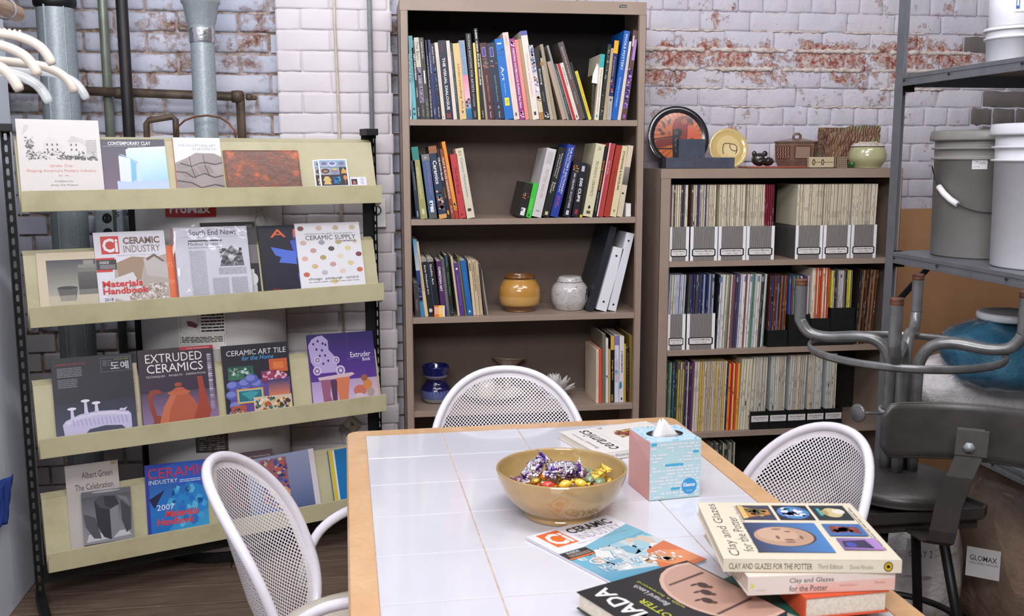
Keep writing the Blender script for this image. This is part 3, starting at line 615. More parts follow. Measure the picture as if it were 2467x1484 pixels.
rowA = [
 (235, 262, 221, 640, (206, 214, 222), 'thin pale blue paperback, first from the left', [T('MOTIF', .1, .45, 'k', .1, .7), R(.85, .95, 'k', .2, .5)], dict(y=.004)),
 (272, 320, 216, 428, (96, 178, 184), 'turquoise book beside the pale thin one,', [R(.0, .14, (70, 150, 160)), T('ART OF LATE NOUVEAU', .15, .55, (20, 60, 70)), T('ii', .86, .95, 'k')]),
 (322, 370, 250, 480, K, 'black paperback lettered ART NOUVEAU', [T('ART NOUVEAU', .17, .5, WH, .25, .7, .02), T('S MADSEN', .6, .72, WH, .35, .65), T('PALLADIN', .85, .96, WH, .35, .65)]),
 (372, 430, 282, 450, (120, 108, 128), 'book lettered The Barn over a purple picture', [R(0, .36, (196, 192, 172)), T('The Barn', .05, .27, 'k', .2, .8), S(.37, .78, [(140, 130, 160), (92, 84, 110), (180, 160, 170), (110, 96, 100)], 50), R(.8, 1, (46, 42, 38)), T('E A PENNY', .83, .97, (180, 170, 150), .4, .7)]),
 (430, 480, 345, 450, (56, 52, 52), 'dark grey book with white framed lettering', [R(.02, .27, (90, 86, 84), .15, .85), R(.03, .26, (56, 52, 52), .22, .78), T('Studies in the Arts', .05, .25, WH, .3, .7), R(.4, .56, WH, .35, .65), T('Craft of Clay', .75, .97, (190, 186, 180), .25, .75)]),
 (482, 516, 414, 480, (22, 22, 24), 'narrow black paperback with small white lettering', [T('A Book of Modern Design', .2, .6, WH, .3, .65), T('THE LITTLE CRAFT BOOK', .62, .97, WH, .3, .75)]),
 (522, 568, 432, 478, (26, 34, 96), 'navy blue hardback lettered COMMEDIA', [T('COMMEDIA', .16, .42, (170, 180, 220), .3, .65), T('Yale', .86, .94, WH, .3, .6)]),
 (570, 614, 480, 520, (14, 20, 36), 'black book with a blue patterned spine', [T('Artists Work', .04, .26, WH, .25, .6), S(.3, .8, [(20, 70, 130), (10, 50, 100), (40, 110, 160)], 40), T('Bonham', .84, .97, WH, .3, .6)]),
 (621, 662, 526, 510, (218, 206, 190), 'cream narrow book left of the dark navy one', [T('FRANCISCO de GOYA', .2, .7, (170, 150, 130), .35, .65), T('2', .95, .99, 'k', .3, .6)]),
 (664, 755, 567, 485, (12, 28, 52), 'thick dark navy book lettered THE VISUAL DIALOGUE', [T('Knobler', .05, .15, (150, 40, 50), .35, .6), T('THE VISUAL DIALOGUE', .22, .88, WH, .33, .7, .02), R(.92, .98, (180, 60, 60), .2, .3), R(.93, .99, (180, 60, 60), .4, .5), R(.92, .98, (180, 60, 60), .6, .7)]),
 (757, 800, 664, 487, (226, 208, 196), 'pale pink narrow book right of the dark navy one', [T('GOTHIC ART', .1, .2, (200, 180, 170), .3, .65), T('NOTEBOOK', .45, .66, (200, 184, 176), .3, .65)]),
 (801, 831, 707, 512, (22, 64, 62), 'thin dark green book before the tan one', [T('Illustrated Art', .12, .4, (200, 210, 200), .35, .6), T('A Dictionary of Art', .46, .78, (200, 210, 200), .35, .6)]),
 (833, 915, 742, 520, (226, 190, 132), 'thick tan book lettered Understanding Art', [T('Understanding Art', .27, .86, (92, 66, 48), .3, .75), lambda A: A.ell(.52, .1, .12, .02, (92, 66, 48))]),
 (916, 985, 817, 485, (150, 156, 172), 'pink and silver book lettered ART THE WAY IT IS', [T('ART THE WAY IT IS', .04, .42, (70, 160, 210), .25, .7, .02), G(.44, .75, (226, 140, 160), (230, 190, 200)), S(.72, .86, [(60, 60, 110), (220, 220, 230), (190, 120, 150)], 14), G(.86, 1, (20, 120, 170), (30, 90, 140))]),
 (986, 1048, 898, 400, (20, 20, 24), 'tall black book lettered HUMAN ANATOMY FOR ARTISTS', [T('HUMAN ANATOMY FOR ARTISTS', .02, .68, (206, 206, 210), .32, .72), T('ELIOT GOLDFINGER', .7, .85, (190, 190, 196), .38, .66), T('OXFORD', .9, .97, (190, 190, 196), .38, .66)]),
 (1052, 1090, 986, 512, (230, 202, 84), 'thin yellow paperback between two black books', [R(0, 1, (40, 40, 36), .75, 1.), R(0, 1, (240, 234, 200), .0, .14)]),
 (1094, 1136, 996, 340, (16, 18, 18), 'tallest thin black book with a stencilled white spine', [T('LEIR CERE RULER FIGURE', .02, .62, WH, .3, .7, .03), T('ART', .9, .98, WH, .3, .6)]),
 (1139, 1163, 1061, 640, (168, 156, 138), 'thin beige booklet before the maroon volume', []),
 (1165, 1252, 1062, 515, (76, 36, 42), 'maroon volume of a two volume art history', [R(.06, .18, (196, 190, 220), .25, .72), R(.065, .175, (70, 56, 150), .29, .68), R(.2, .33, (110, 90, 80), .28, .74), S(.2, .33, [(180, 160, 140), (60, 40, 36)], 8, .16), T("Janson's History of Art", .42, .77, (206, 160, 120), .36, .66), T('ONE', .82, .86, WH, .4, .6), T('Prentice', .9, .98, WH, .4, .6)]),
 (1254, 1368, 1143, 518, (34, 48, 66), 'slate blue volume of a two volume art history', [R(.06, .18, (196, 190, 220), .3, .66), R(.065, .175, (70, 56, 150), .33, .63), S(.2, .33, [(210, 120, 60), (230, 220, 200), (40, 40, 60)], 9, .14), T("Janson's History of Art", .42, .77, (160, 180, 190), .4, .62), T('TWO', .82, .86, WH, .42, .6), T('Prentice', .9, .98, WH, .45, .6)]),
 (1370, 1478, 1244, 468, (16, 112, 196), 'bright blue textbook lettered Art with a yellow sticker', [T('Art', .34, .52, WH, .25, .62), T('A Brief History', .54, .7, (190, 215, 240), .36, .52), S(.12, .22, [(120, 60, 60), (180, 140, 110), (40, 40, 70)], 7, .12), R(.73, .83, (240, 226, 40), .25, .75), T('MyArtsLab', .76, .8, (60, 60, 40), .35, .65), R(.05, .07, (190, 215, 240), .2, .7)]),
]
place_row(rowA, 4.947, 940, 0, 1432, SH1[0], Y1+.016, sB, 'books on the top shelf')
rowB = [
 (1168, 1225, 1053, 320, (232, 208, 196), 'pale pink worn book right of the blue textbook', [T('CASSATT', .04, .15, (150, 120, 110), .35, .6), T('A Retrospective', .25, .6, (232, 170, 160), .35, .6), R(.92, .96, (70, 60, 60), .35, .6)]),
 (1227, 1277, 1120, 380, (156, 50, 124), 'magenta book lettered PAINTING WATERCOLOR FLORALS THAT GLOW', [T('PAINTING WATERCOLOR FLORALS That Glow', .12, .86, WH, .3, .72, .02), S(.02, .1, [(240, 230, 240), (220, 160, 200)], 7), S(.88, .98, [(240, 230, 240), (220, 160, 200)], 7)]),
 (1279, 1317, 1170, 390, (232, 140, 128), 'salmon pink paperback', [T('Watercolor Painting Flowers', .08, .7, (248, 210, 200), .3, .65)]),
 (1319, 1349, 1208, 382, (176, 150, 112), 'tan thin book with a bent paper edge', []),
 (1351, 1415, 1228, 305, (232, 222, 210), 'tall cream book with a torn blue top, lettered in pink,', [R(.0, .05, (90, 100, 170)), T('Winslow and Painters', .25, .74, (220, 160, 150), .3, .7), R(.91, .95, (60, 50, 50), .3, .65)]),
 (1417, 1463, 1305, 445, (214, 204, 204), 'white and blue floral book with a tan foot', [S(0, .65, [(70, 84, 140), (240, 234, 232), (190, 130, 120), (120, 140, 190), (30, 40, 90)], 60), R(.68, .9, (216, 196, 160)), S(.67, .76, [(60, 50, 40), (120, 90, 60)], 9), R(.9, 1, (170, 120, 66))]),
 (1465, 1519, 1354, 485, (24, 28, 32), 'black book lettered Drawing', [T('Drawing', .28, .5, WH, .3, .72), T('Studio Pencil', .6, .74, (150, 190, 190), .4, .6), S(.88, .98, [WH, (150, 160, 180)], 8)]),
 (1521, 1554, 1412, 570, (182, 166, 142), 'narrow tan book right of the black Drawing book', [R(.06, .12, (170, 120, 60)), T('Perspective', .2, .7, (120, 104, 88), .35, .6)]),
 (1556, 1587, 1418, 435, (160, 146, 124), 'narrow khaki grey book leaning beside a gap', []),
 (1640, 1682, 1487, 605, (178, 156, 134), 'leaning light brown book after the gap', []),
 (1684, 1704, 1484, 445, (150, 150, 148), 'thin grey booklet whose top stands above its neighbours', []),
 (1706, 1736, 1552, 625, (54, 56, 60), 'thin dark paperback left of the red one', [T('Watercolor Painters', .1, .9, (170, 170, 160), .3, .7)]),
 (1738, 1769, 1574, 628, (190, 36, 36), 'narrow bright red book', [R(.0, 1, (230, 200, 190), .0, .18)]),
 (1771, 1808, 1606, 620, (222, 212, 200), 'cream book lettered IKEBANA', [T('IKEBANA', .08, .4, (120, 106, 96), .25, .7), R(.92, .97, (90, 80, 70), .3, .6)]),
 (1810, 1867, 1590, 420, (92, 78, 74), 'tall grey brown book leaning left, with white and pink lettering,', [T('Japanese Flower Arrangement', .06, .48, (214, 206, 200), .3, .66), T('Sogetsu', .5, .6, (190, 60, 100), .3, .6), T('Ikebana', .64, .8, (180, 170, 160), .3, .55)]),
 (1869, 1892, 1703, 612, (18, 40, 42), 'thin dark green book beside the yellow one', []),
 (1894, 1925, 1750, 700, (222, 206, 60), 'small yellow paperback with red lettering', [T('FLOWER ARRANGING', .25, .85, (210, 90, 50), .3, .7), T('Magic of', .05, .22, (60, 90, 60), .3, .6)]),
]
place_row(rowB, 4.044, 950, 0, 1166, SH1[0], Y1+.016, sB, 'books on the top shelf')
rowC = [
 (1927, 1948, 1946, 730, (66, 58, 46), 'dark brown patterned book beside a white paper flag', [S(0, 1, [(40, 52, 44), (90, 80, 60), (30, 26, 22)], 40)], dict(y=.02)),
 (1950, 1992, 2012, 530, (228, 218, 196), 'cream book with a turquoise top about Japanese ceramics', [R(0, .2, (40, 176, 176)), T('The Art of Japanese Ceramics', .23, .88, (60, 80, 90), .35, .65), R(.92, .96, (30, 140, 140), .3, .6)]),
 (1994, 2030, 2083, 435, (36, 44, 42), 'dark speckled narrow book', [S(0, 1, [(60, 90, 84), (150, 140, 120), (24, 28, 28)], 50)]),
 (2032, 2064, 2112, 472, (184, 162, 128), 'narrow light brown book between dark and navy ones', [T('CERAMICS HISTORY', .35, .8, (150, 128, 96), .3, .6)]),
 (2066, 2110, 2146, 398, (28, 30, 92), 'navy book with an orange yellow top and a grey foot', [R(0, .16, (240, 172, 30)), T('Ceramics', .2, .45, (160, 160, 150), .25, .7), S(.46, .66, [(190, 80, 60), (200, 150, 120)], 14, .2), R(.7, 1, (178, 172, 164)), R(.73, .76, 'k', .35, .65), T('CHARLESTON', .8, .95, (110, 104, 98), .35, .6)]),
 (2112, 2170, 2242, 305, (20, 96, 184), 'tall blue book lettered POOLE POTTERY', [T('POOLE POTTERY', .04, .44, WH, .3, .68, .01), T('HAYWARD & ATTERBURY', .52, .86, (190, 210, 236), .38, .62)]),
 (2173, 2206, 2290, 408, (218, 204, 192), 'narrow cream book left of the purple patterned one', [T('Pottery', .2, .34, (70, 60, 60), .35, .6), T('Making', .36, .42, (70, 60, 60), .35, .6)]),
 (2208, 2262, 2328, 300, (92, 66, 62), 'brown book with a purple patterned spine, last on the right', [R(.06, .18, (210, 200, 190), .15, .4), R(.1, .33, (170, 130, 200), .45, .95), S(.42, .88, [(110, 70, 170), (60, 60, 150), (190, 150, 210), (40, 30, 60)], 80), R(.94, .98, (160, 90, 200), .3, .7)]),
]
place_row(rowC, 4.044, 950, 0, 1166, SH1[0], Y1+.016, sB, 'books on the top shelf')
p = ony(1437, 180, Y1+.03)
b = mb('paper'); b.poly([(0, 0, 0), (.028, 0, -.004), (.03, .012, .06), (.022, .01, .074), (.004, 0, .03)]); o = b.build('paper_flag'); o.location = (p.x-.018, Y1+.03, p.z-.03); tag(o, 'white torn paper flag sticking out above the right hand books on the top shelf', 'paper')
sC = 'on the second bookcase shelf'
rowD = [
 (165, 196, 121, 270, (26, 40, 60), 'black book with blue edge at the far left', [T('A Dictionary', .2, .5, (150, 190, 210), .3, .6), T('HARRIS', .86, .96, WH, .3, .6)]),
 (198, 250, 124, 170, (160, 156, 96), 'olive green book lettered AMERICAN CRAFTS', [R(0, .18, (40, 130, 120)), T('AMERICAN CRAFTS', .28, .72, (230, 226, 190), .35, .65), R(.86, .94, (210, 206, 160), .3, .7)]),
 (262, 322, 200, 225, (70, 96, 136), 'grey blue book with pink lettering and a white bar code', [R(0, .1, (120, 118, 116)), T('CUFF', .03, .07, WH, .3, .6), T('Ceramic Technology for Potters', .12, .62, (190, 120, 160), .45, .75), R(.72, .9, (226, 226, 226), .3, .72), S(.73, .89, [K], 12, .12), R(.9, 1, (80, 84, 84))]),
 (336, 396, 252, 165, (30, 48, 76), 'dark blue book lettered Ceramics with an orange worn top', [R(0, .1, (150, 96, 60)), T('Ceramics', .2, .52, WH, .25, .75, .02), S(.6, .9, [(150, 90, 70), (70, 30, 40), (200, 180, 160), (40, 90, 120)], 30), R(.94, 1, (210, 160, 90))]),
 (398, 424, 307, 185, (24, 24, 26), 'black narrow book lettered CELADON BLUES', [T('CELADON BLUES', .12, .45, WH, .2, .75, .02), T('TICHANE', .55, .7, (200, 140, 60), .3, .7), R(.88, .94, (230, 150, 40), .2, .7)]),
 (426, 455, 337, 185, (140, 66, 44), 'brown orange book lettered CLAY & GLAZE HANDBOOK', [T('CLAY & GLAZE HANDBOOK', .12, .72, (236, 210, 190), .2, .75, .02), T('Rhodes', .82, .92, WH, .3, .6)]),
 (457, 484, 352, 130, (232, 146, 44), 'tall orange yellow book leaning left', [T('The Potters Book of Glazes', .3, .65, (250, 200, 120), .3, .65), S(.78, .88, [(30, 60, 70), (120, 140, 140)], 9), R(.89, 1, (180, 50, 40))]),
 (486, 538, 414, 225, (190, 60, 66), 'red book lettered Kiln Book', [T('The Kiln Book', .2, .62, (100, 24, 34), .3, .72), R(.92, .96, (150, 40, 40), .3, .6)]),
 (543, 604, 453, 182, (216, 204, 178), 'cream book lettered Ceramic Masterpieces in blue', [T('El', .04, .1, (120, 110, 90), .35, .65), T('Ceramic Masterpieces', .14, .7, (60, 130, 170), .32, .72), R(.86, .9, (60, 50, 40), .25, .7)]),
]
place_row(rowD, 3.092, 950, 300, 705, SH1[1], Y1+.016, sC, 'books on the second shelf')
rowE = [
 (915, 976, 974, 443, (22, 18, 18), 'small black bar coded book beside the green one', [S(.25, .5, [(190, 90, 70), (200, 170, 150), (60, 30, 30)], 12, .16), R(.72, .94, (230, 230, 230), .3, .85), S(.73, .93, [K], 12, .1)]),
 (980, 1021, 1037, 443, (60, 190, 60), 'short bright green book', [T('SCHNEIDER', .45, .8, (150, 230, 130), .3, .65), R(.9, .96, (20, 100, 40), .3, .6)]),
 (1024, 1098, 1140, 188, (206, 202, 200), 'thick silver white book lettered POTTERY ANALYSIS', [T('POTTERY ANALYSIS', .3, .72, (184, 150, 150), .35, .68), R(.9, .92, (160, 150, 150), .3, .7), R(.05, .22, (188, 184, 184), .2, .8)]),
 (1100, 1158, 1229, 180, (24, 24, 22), 'black book lettered Illustrated Dictionary of Practical Pottery', [T('Illustrated Dictionary', .08, .44, WH, .52, .74), T('of Practical Pottery', .1, .42, WH, .24, .46), T('Robert', .5, .62, WH, .52, .74), T('Fournier', .5, .66, WH, .24, .46), R(.92, .97, (200, 190, 150), .3, .7)]),
 (1162, 1222, 1294, 158, (28, 56, 150), "thick blue book lettered THE POTTER'S DICTIONARY", [T("THE POTTER'S DICTIONARY", .03, .68, WH, .52, .8, .01), T('OF MATERIALS AND TECHNIQUES', .05, .66, WH, .24, .42), T('FRANK AND', .7, .84, (220, 90, 120), .5, .68), T('JANET HAMER', .7, .88, (220, 90, 120), .26, .44)]),
 (1257, 1311, 1338, 285, (26, 26, 38), 'black book lettered 500 CERAMIC SCULPTURES', [S(.04, .18, [(210, 160, 90), (180, 100, 60)], 7, .22), T('500 CERAMIC SCULPTURES', .2, .84, WH, .36, .66), R(.88, .96, (200, 200, 210), .3, .7)]),
 (1322, 1378, 1388, 290, (22, 22, 32), 'black book lettered 500 CUPS', [R(.06, .16, (190, 186, 190), .3, .7), T('500 CUPS', .28, .72, WH, .3, .7, .03), R(.86, .95, (150, 40, 50), .3, .7)]),
 (1380, 1400, 1440, 300, (40, 36, 30), 'thin black and yellow book left of the cream one', [R(.95, 1, (230, 180, 40))]),
 (1403, 1478, 1505, 152, (214, 206, 172), "thick cream book lettered PICASSO'S CERAMICS", [T("PICASSO'S CERAMICS", .24, .72, (90, 84, 60), .34, .62), lambda A: A.poly([(.5, .1), (.65, .13), (.5, .16), (.35, .13)], 'k'), R(.92, .96, (90, 84, 60), .3, .7), T('LEVIE', .04, .09, (150, 140, 110), .3, .6)]),
 (1480, 1505, 1568, 165, (22, 20, 20), 'narrow black book lettered SHOJI HAMADA in orange', [T('SHOJI HAMADA', .2, .62, (232, 120, 40), .2, .75, .02), T("A Potter's Way and Work", .65, .92, WH, .35, .65)]),
 (1507, 1554, 1604, 145, (176, 60, 60), 'red book in a shiny plastic jacket', [R(0, 1, (226, 200, 204), .0, .2), T('Born in the East', .24, .42, (236, 210, 210), .4, .66), R(0, 1, (200, 90, 90), .82, .9)]),
 (1557, 1603, 1656, 160, (166, 56, 40), 'plain orange red hardback', [T('CERAMICS', .3, .7, (140, 44, 34), .35, .65)]),
 (1606, 1655, 1697, 165, (222, 206, 164), 'cream book lettered STONEWARE & PORCELAIN', [T('STONEWARE & PORCELAIN', .07, .62, (50, 40, 34), .32, .66, .02), R(.9, .93, (120, 100, 80), .4, .6)]),
 (1658, 1700, 1742, 160, (214, 198, 170), 'cream book with a grey spine photograph, last', [G(.3, .55, (140, 134, 128), (90, 84, 80)), T('CERAMICS', .02, .26, (226, 214, 190), .3, .7), R(.66, .68, K, .2, .6)]),
]
place_row(rowE, 3.092, 950, 300, 705, SH1[1], Y1+.016, sC, 'books on the second shelf')
p = ony(1513, 518, Y1+.05); o = mb('paper').box((0, 0, 0), (.02, .1, .05)).build('paper_box'); o.location = (1.005, Y1+.04, SH1[1]+.001); tag(o, 'small white box behind the last book on the second shelf', 'box')
sD = 'on the third bookcase shelf'
rowF = [
 (158, 196, 140, 1180, (64, 58, 58), 'short dark grey book at the far left', [T('Herakles', .5, .8, (150, 140, 140), .3, .7)], dict(y=-.004)),
 (198, 228, 136, 858, (60, 130, 170), 'tall book with a blue sea picture', [G(0, .4, (70, 150, 190), (190, 200, 200)), G(.4, .8, (30, 60, 120), (20, 30, 70)), S(.55, .8, [(90, 120, 170), (20, 24, 60)], 20)]),
 (230, 255, 155, 875, (216, 190, 150), 'cream book lettered LOOKING AT MODERN PAINTING', [T('LOOKING AT MODERN PAINTING', .18, .66, (110, 84, 60), .3, .65)]),
 (257, 300, 197, 1000, (24, 24, 26), 'black book lettered Early Medieval Art', [R(0, .06, (150, 140, 130)), T('Early Medieval Art', .12, .62, WH, .3, .66, .01), lambda A: A.ell(.5, .1, .32, .035, (200, 196, 190))]),
 (302, 350, 242, 1000, (20, 20, 22), 'black book lettered Gothic Art', [R(0, .06, (150, 140, 130)), T('Gothic Art', .1, .45, WH, .3, .62, .01), R(.0, 1, (40, 90, 160), .0, .08)]),
 (352, 390, 312, 1020, (78, 36, 92), 'purple book lettered CHRISTIAN ART', [T('CHRISTIAN ART', .1, .55, WH, .25, .7, .03)]),
 (392, 418, 345, 1000, (92, 88, 92), 'grey narrow book with small lettering', [T('The Christian Art of Byzantine Rome', .15, .9, (190, 184, 180), .3, .65)]),
 (420, 446, 372, 975, (26, 34, 32), 'black book lettered Sienese in green', [T('Panofsky', .02, .2, (90, 180, 200), .25, .7), T('Sienese Maze', .28, .66, (60, 160, 90), .25, .75), S(.85, .96, [(60, 150, 150), (30, 80, 90)], 8)]),
 (474, 489, 418, 985, (206, 186, 156), 'thin cream book before the purple paperback', []),
 (491, 526, 442, 1035, (84, 50, 130), 'purple paperback with a white dot', [lambda A: A.ell(.5, .89, .22, .02, WH), T('Older Medieval Painting', .22, .8, (150, 130, 190), .3, .65)]),
 (528, 541, 470, 985, (110, 106, 50), 'very thin olive book', []),
 (545, 588, 490, 1015, (24, 98, 170), 'bright blue paperback', [T('The Hudson River School', .2, .66, (60, 140, 200), .35, .6), R(.91, .95, (200, 210, 230), .35, .65)]),
 (590, 612, 548, 1010, (210, 190, 156), 'narrow cream paperback right of the blue one', [R(.06, .2, (60, 50, 40), .3, .6)]),
 (614, 638, 573, 1010, (206, 184, 148), 'cream paperback lettered CONVERSATIONS WITH ARTISTS', [T('CONVERSATIONS WITH ARTISTS', .03, .56, (70, 54, 40), .2, .75, .02)]),
 (640, 663, 600, 1020, (192, 170, 140), 'tan paperback, last of the upright row', [T('Twenty Artists On Art', .25, .7, (90, 70, 56), .25, .7)]),
 (672, 686, 628, 1040, (70, 62, 56), 'thin dark magazine leaning left against the books', []),
 (690, 702, 640, 1080, (150, 140, 130), 'thin grey magazine slumped at the end of the row', []),
]
place_row(rowF, 3.092, 950, 300, 1424, SH1[2], Y1+.03, sD, 'books on the third shelf')
rowB4 = [(1437, 1488, 1612, 770, (34, 38, 46), 'tall thin black ring binder', [], dict(d=.235)),
 (1502, 1584, 1632, 928, (228, 228, 232), 'shorter white ring binder', [lambda A: A.ell(.5, .14, .11, .016, K), lambda A: A.ell(.5, .87, .11, .016, K)], dict(d=.235, y=-.005)),
 (1590, 1652, 1728, 815, (222, 222, 228), 'taller white ring binder leaning against the side', [lambda A: A.ell(.5, .08, .13, .013, K), lambda A: A.ell(.5, .9, .13, .013, K)], dict(d=.235, y=-.005))]
place_row(rowB4, 3.092, 950, 300, 1385, SH1[2], Y1+.045, sD, 'ring binders')
for o in bpy.data.objects:
    if o.get('group') == 'ring binders': o.name = 'ring_binder'; o['category'] = 'binder'
# small card leaning on the third shelf
def card3():
    a = ony(950+298/3.092, 300+1436/3.092, Y1+.012); t = thing('card', 'small orange and yellow card leaning against the books on the third shelf', 'card', (a.x, Y1+.012, SH1[2]+.0005), (-.12, 0, 0))
    b = mb('gloss_print'); b.color((224, 110, 50)).box((0, 0, 0), (.018, .0006, .044)); b.color((236, 190, 60)).box((.018, 0, 0), (.034, .0006, .044)); b.color((222, 220, 226)).box((.034, 0, 0), (.04, .0006, .043))
    A = Art(b, (0, 0, 0), (1, 0, 0), (0, 0, 1), .04, .044); A.lines(.06, .25, .8, .85, 5, (250, 220, 190), 3); b.build('card_front', t)
card3()
sE = 'on the fourth bookcase shelf'
rowG = [
 (1965, 1990, 1967, 375, (226, 206, 178), 'thin cream book, first of the right hand group,', [T('Primer of Perception Design', .05, .7, (110, 60, 50), .3, .65)]),
 (1992, 2024, 1990, 370, (206, 82, 60), 'plain orange red book', []),
 (2026, 2058, 2027, 220, (116, 108, 88), 'tall grey olive book', []),
 (2060, 2084, 2060, 265, (220, 216, 208), 'narrow white book with a blue mark', [S(.55, .66, [(20, 90, 130)], 4, .4), T('DESIGN IN DEPTH', .1, .5, (160, 156, 150), .3, .6)]),
 (2086, 2106, 2086, 372, (200, 160, 96), 'narrow tan book', []),
 (2108, 2144, 2108, 240, (18, 16, 16), 'black book lettered Design Basics with a yellow top', [R(0, .21, (214, 166, 76)), T('Design Basics', .36, .66, (232, 190, 60), .3, .7, .01), R(.88, .98, (200, 170, 80), .2, .35), R(.88, .98, (200, 170, 80), .5, .62)]),
 (2146, 2188, 2148, 240, (216, 214, 230), 'white book with violet lettering and a lilac top', [R(0, .14, (130, 120, 170)), T('DESIGN PRINCIPLES', .35, .7, (180, 90, 160), .45, .75), T('AND PROBLEMS', .2, .7, (120, 150, 200), .15, .4), S(.5, .6, [(40, 140, 190)], 3, .3)]),
 (2190, 2234, 2196, 245, (222, 218, 212), 'white book lettered A DESIGN MANUAL with a blue square', [T('A DESIGN MANUAL', .22, .56, K, .4, .75, .03), lambda A: A.poly([(.0, .2), (.6, .22), (.5, .32), (.1, .3)], (30, 130, 170)), R(.93, .97, K, .4, .7)]),
 (2236, 2255, 2238, 320, (196, 156, 60), 'narrow yellow book', []),
 (2257, 2290, 2259, 358, (30, 22, 22), 'black and dark red book lettered Designing', [T('Designing with a Camera', .1, .8, (150, 140, 130), .3, .65), R(.75, 1, (100, 30, 34), .6, 1.)]),
 (2292, 2318, 2292, 235, (136, 112, 44), 'tall olive yellow book, last of the right hand group,', []),
]
place_row(rowG, 4.044, 950, 750, 862, SH1[3], Y1+.03, sE, 'books on the fourth shelf')
# ================================================================ pots on the shelves
def pot(name, label, cat, cx, Y, zb, prof, mats, group=None):
    t = thing(name, label, cat, (cx, Y, zb))
    for nm, mt, pr, cols in mats: b = mb(mt); b.lathe(pr, 48, cols=cols); b.build(nm, t)
    return t
def smooth(prof, n=5):
    o = []
    for i in range(len(prof)-1):
        for k in range(n):
            t = k/n; p0, p1, p2, p3 = prof[max(i-1, 0)], prof[i], prof[i+1], prof[min(i+2, len(prof)-1)]
            o.append(tuple(.5*((2*p1[j])+(p2[j]-p0[j])*t+(2*p0[j]-5*p1[j]+4*p2[j]-p3[j])*t*t+(3*p1[j]-p0[j]-3*p2[j]+p3[j])*t**3) for j in (0, 1)))
    return o+[prof[-1]]
Yp = Y1+.13
a = ony(950+777/3.092, 300+1250/3.092, Yp); b_ = ony(950+1088/3.092, 300+1250/3.092, Yp); cx = (a.x+b_.x)/2; r = (b_.x-a.x)/2
outer = [(a, z*.92) for a, z in smooth([(0, 0), (r*.66, 0), (r*.7, .004), (r*.72, .012), (r*.94, .035), (r, .07), (r*.96, .1), (r*.8, .126), (r*.7, .135), (r*.72, .144)])]
def colat(prof, f): return [f(z) for _, z in prof]
pot('ginger_jar', 'round mustard yellow stoneware jar with an unglazed brown foot on the third shelf', 'jar', cx, Yp, SH1[2]+.001, None, [
 ('body', 'glaze', outer, colat(outer, lambda z: (112, 74, 40) if z < .026 else ((206, 160, 92) if z < .06 else (192, 140, 66)))),
 ('rim', 'glaze', smooth([(r*.72, .128), (r*.75, .134), (r*.73, .14), (r*.66, .141), (r*.6, .13), (r*.55, .11)]), None)])
bpy.data.objects['rim'].data.color_attributes['Col'].data.foreach_set('color', [x for _ in bpy.data.objects['rim'].data.loops for x in C((120, 78, 36))])
a = ony(950+1170/3.092, 300+1250/3.092, Yp); b_ = ony(950+1443/3.092, 300+1250/3.092, Yp); cx = (a.x+b_.x)/2; r = (b_.x-a.x)/2
t = thing('lidded_jar', 'round speckled white stoneware jar with a flat lid and brown brush mark', 'jar', (cx, Yp, SH1[2]+.001))
mb('speckled').lathe(smooth([(0, 0), (r*.66, 0), (r*.78, .005), (r*.96, .032), (r, .062), (r*.94, .088), (r*.74, .107), (r*.66, .11)]), 48).build('body', t)
mb('speckled').lathe(smooth([(r*.68, .111), (r*.7, .114), (r*.66, .117), (r*.62, .126), (r*.5, .132), (0, .134)]), 40).build('lid', t)
b = mb('glaze', (52, 38, 34))
for q in range(9):
    a0 = -.95+rnd.uniform(-.16, .16); z0 = .035+rnd.uniform(0, .045); da, dz = rnd.uniform(-.14, .14), rnd.uniform(.01, .03)
    def sp(an, z): rr = r*(1-((z-.062)/.09)**2*.35)+.0012; return (math.sin(-an)*rr, -math.cos(an)*rr, z)
    b.poly([sp(a0, z0), sp(a0+.07, z0+.004), sp(a0+da+.04, z0+dz), sp(a0+da-.03, z0+dz+.004)])
b.build('brush_mark', t)
# blue vase on the fourth shelf
Yv = Y1+.15; a = ony(1014, 935, Yv); b_ = ony(1087, 935, Yv); cx = (a.x+b_.x)/2; r = (b_.x-a.x)/2
pr = smooth([(0, 0), (r*.62, 0), (r*.9, .016), (r, .04), (r*.9, .062), (r*.68, .08), (r*.66, .096), (r*.8, .106), (r*.84, .124), (r*.9, .14), (r*.9, .146), (r*.8, .146), (r*.66, .12)])
def vc(z):
    if z < .018: return (150, 158, 152)
    if z < .05: return (92, 100, 150)
    if z < .078: return (20, 18, 66)
    if z < .098: return (16, 14, 60)
    if z < .112: return (126, 118, 140)
    return (18, 22, 84)
t = thing('vase', 'blue glazed pinched neck vase at the left end of the fourth shelf', 'vase', (cx, Yv, SH1[3]+.001)); b = mb('glaze'); b.lathe(pr, 48, cols=colat(pr, vc)); b.build('body', t)
b = mb('glaze', (34, 34, 110))
for i in range(26):
    an = i/26*6.283; rr = r*1.012; z0 = .05; L = rnd.uniform(.008, .026); w = .06
    b.poly([(math.cos(an)*rr*.97, math.sin(an)*rr*.97, z0+.012), (math.cos(an+w)*rr*.97, math.sin(an+w)*rr*.97, z0+.012), (math.cos(an+w)*rr, math.sin(an+w)*rr, z0-L*.5), (math.cos(an+w/2)*rr*.97, math.sin(an+w/2)*rr*.97, z0-L)])
b.build('glaze_drips', t)
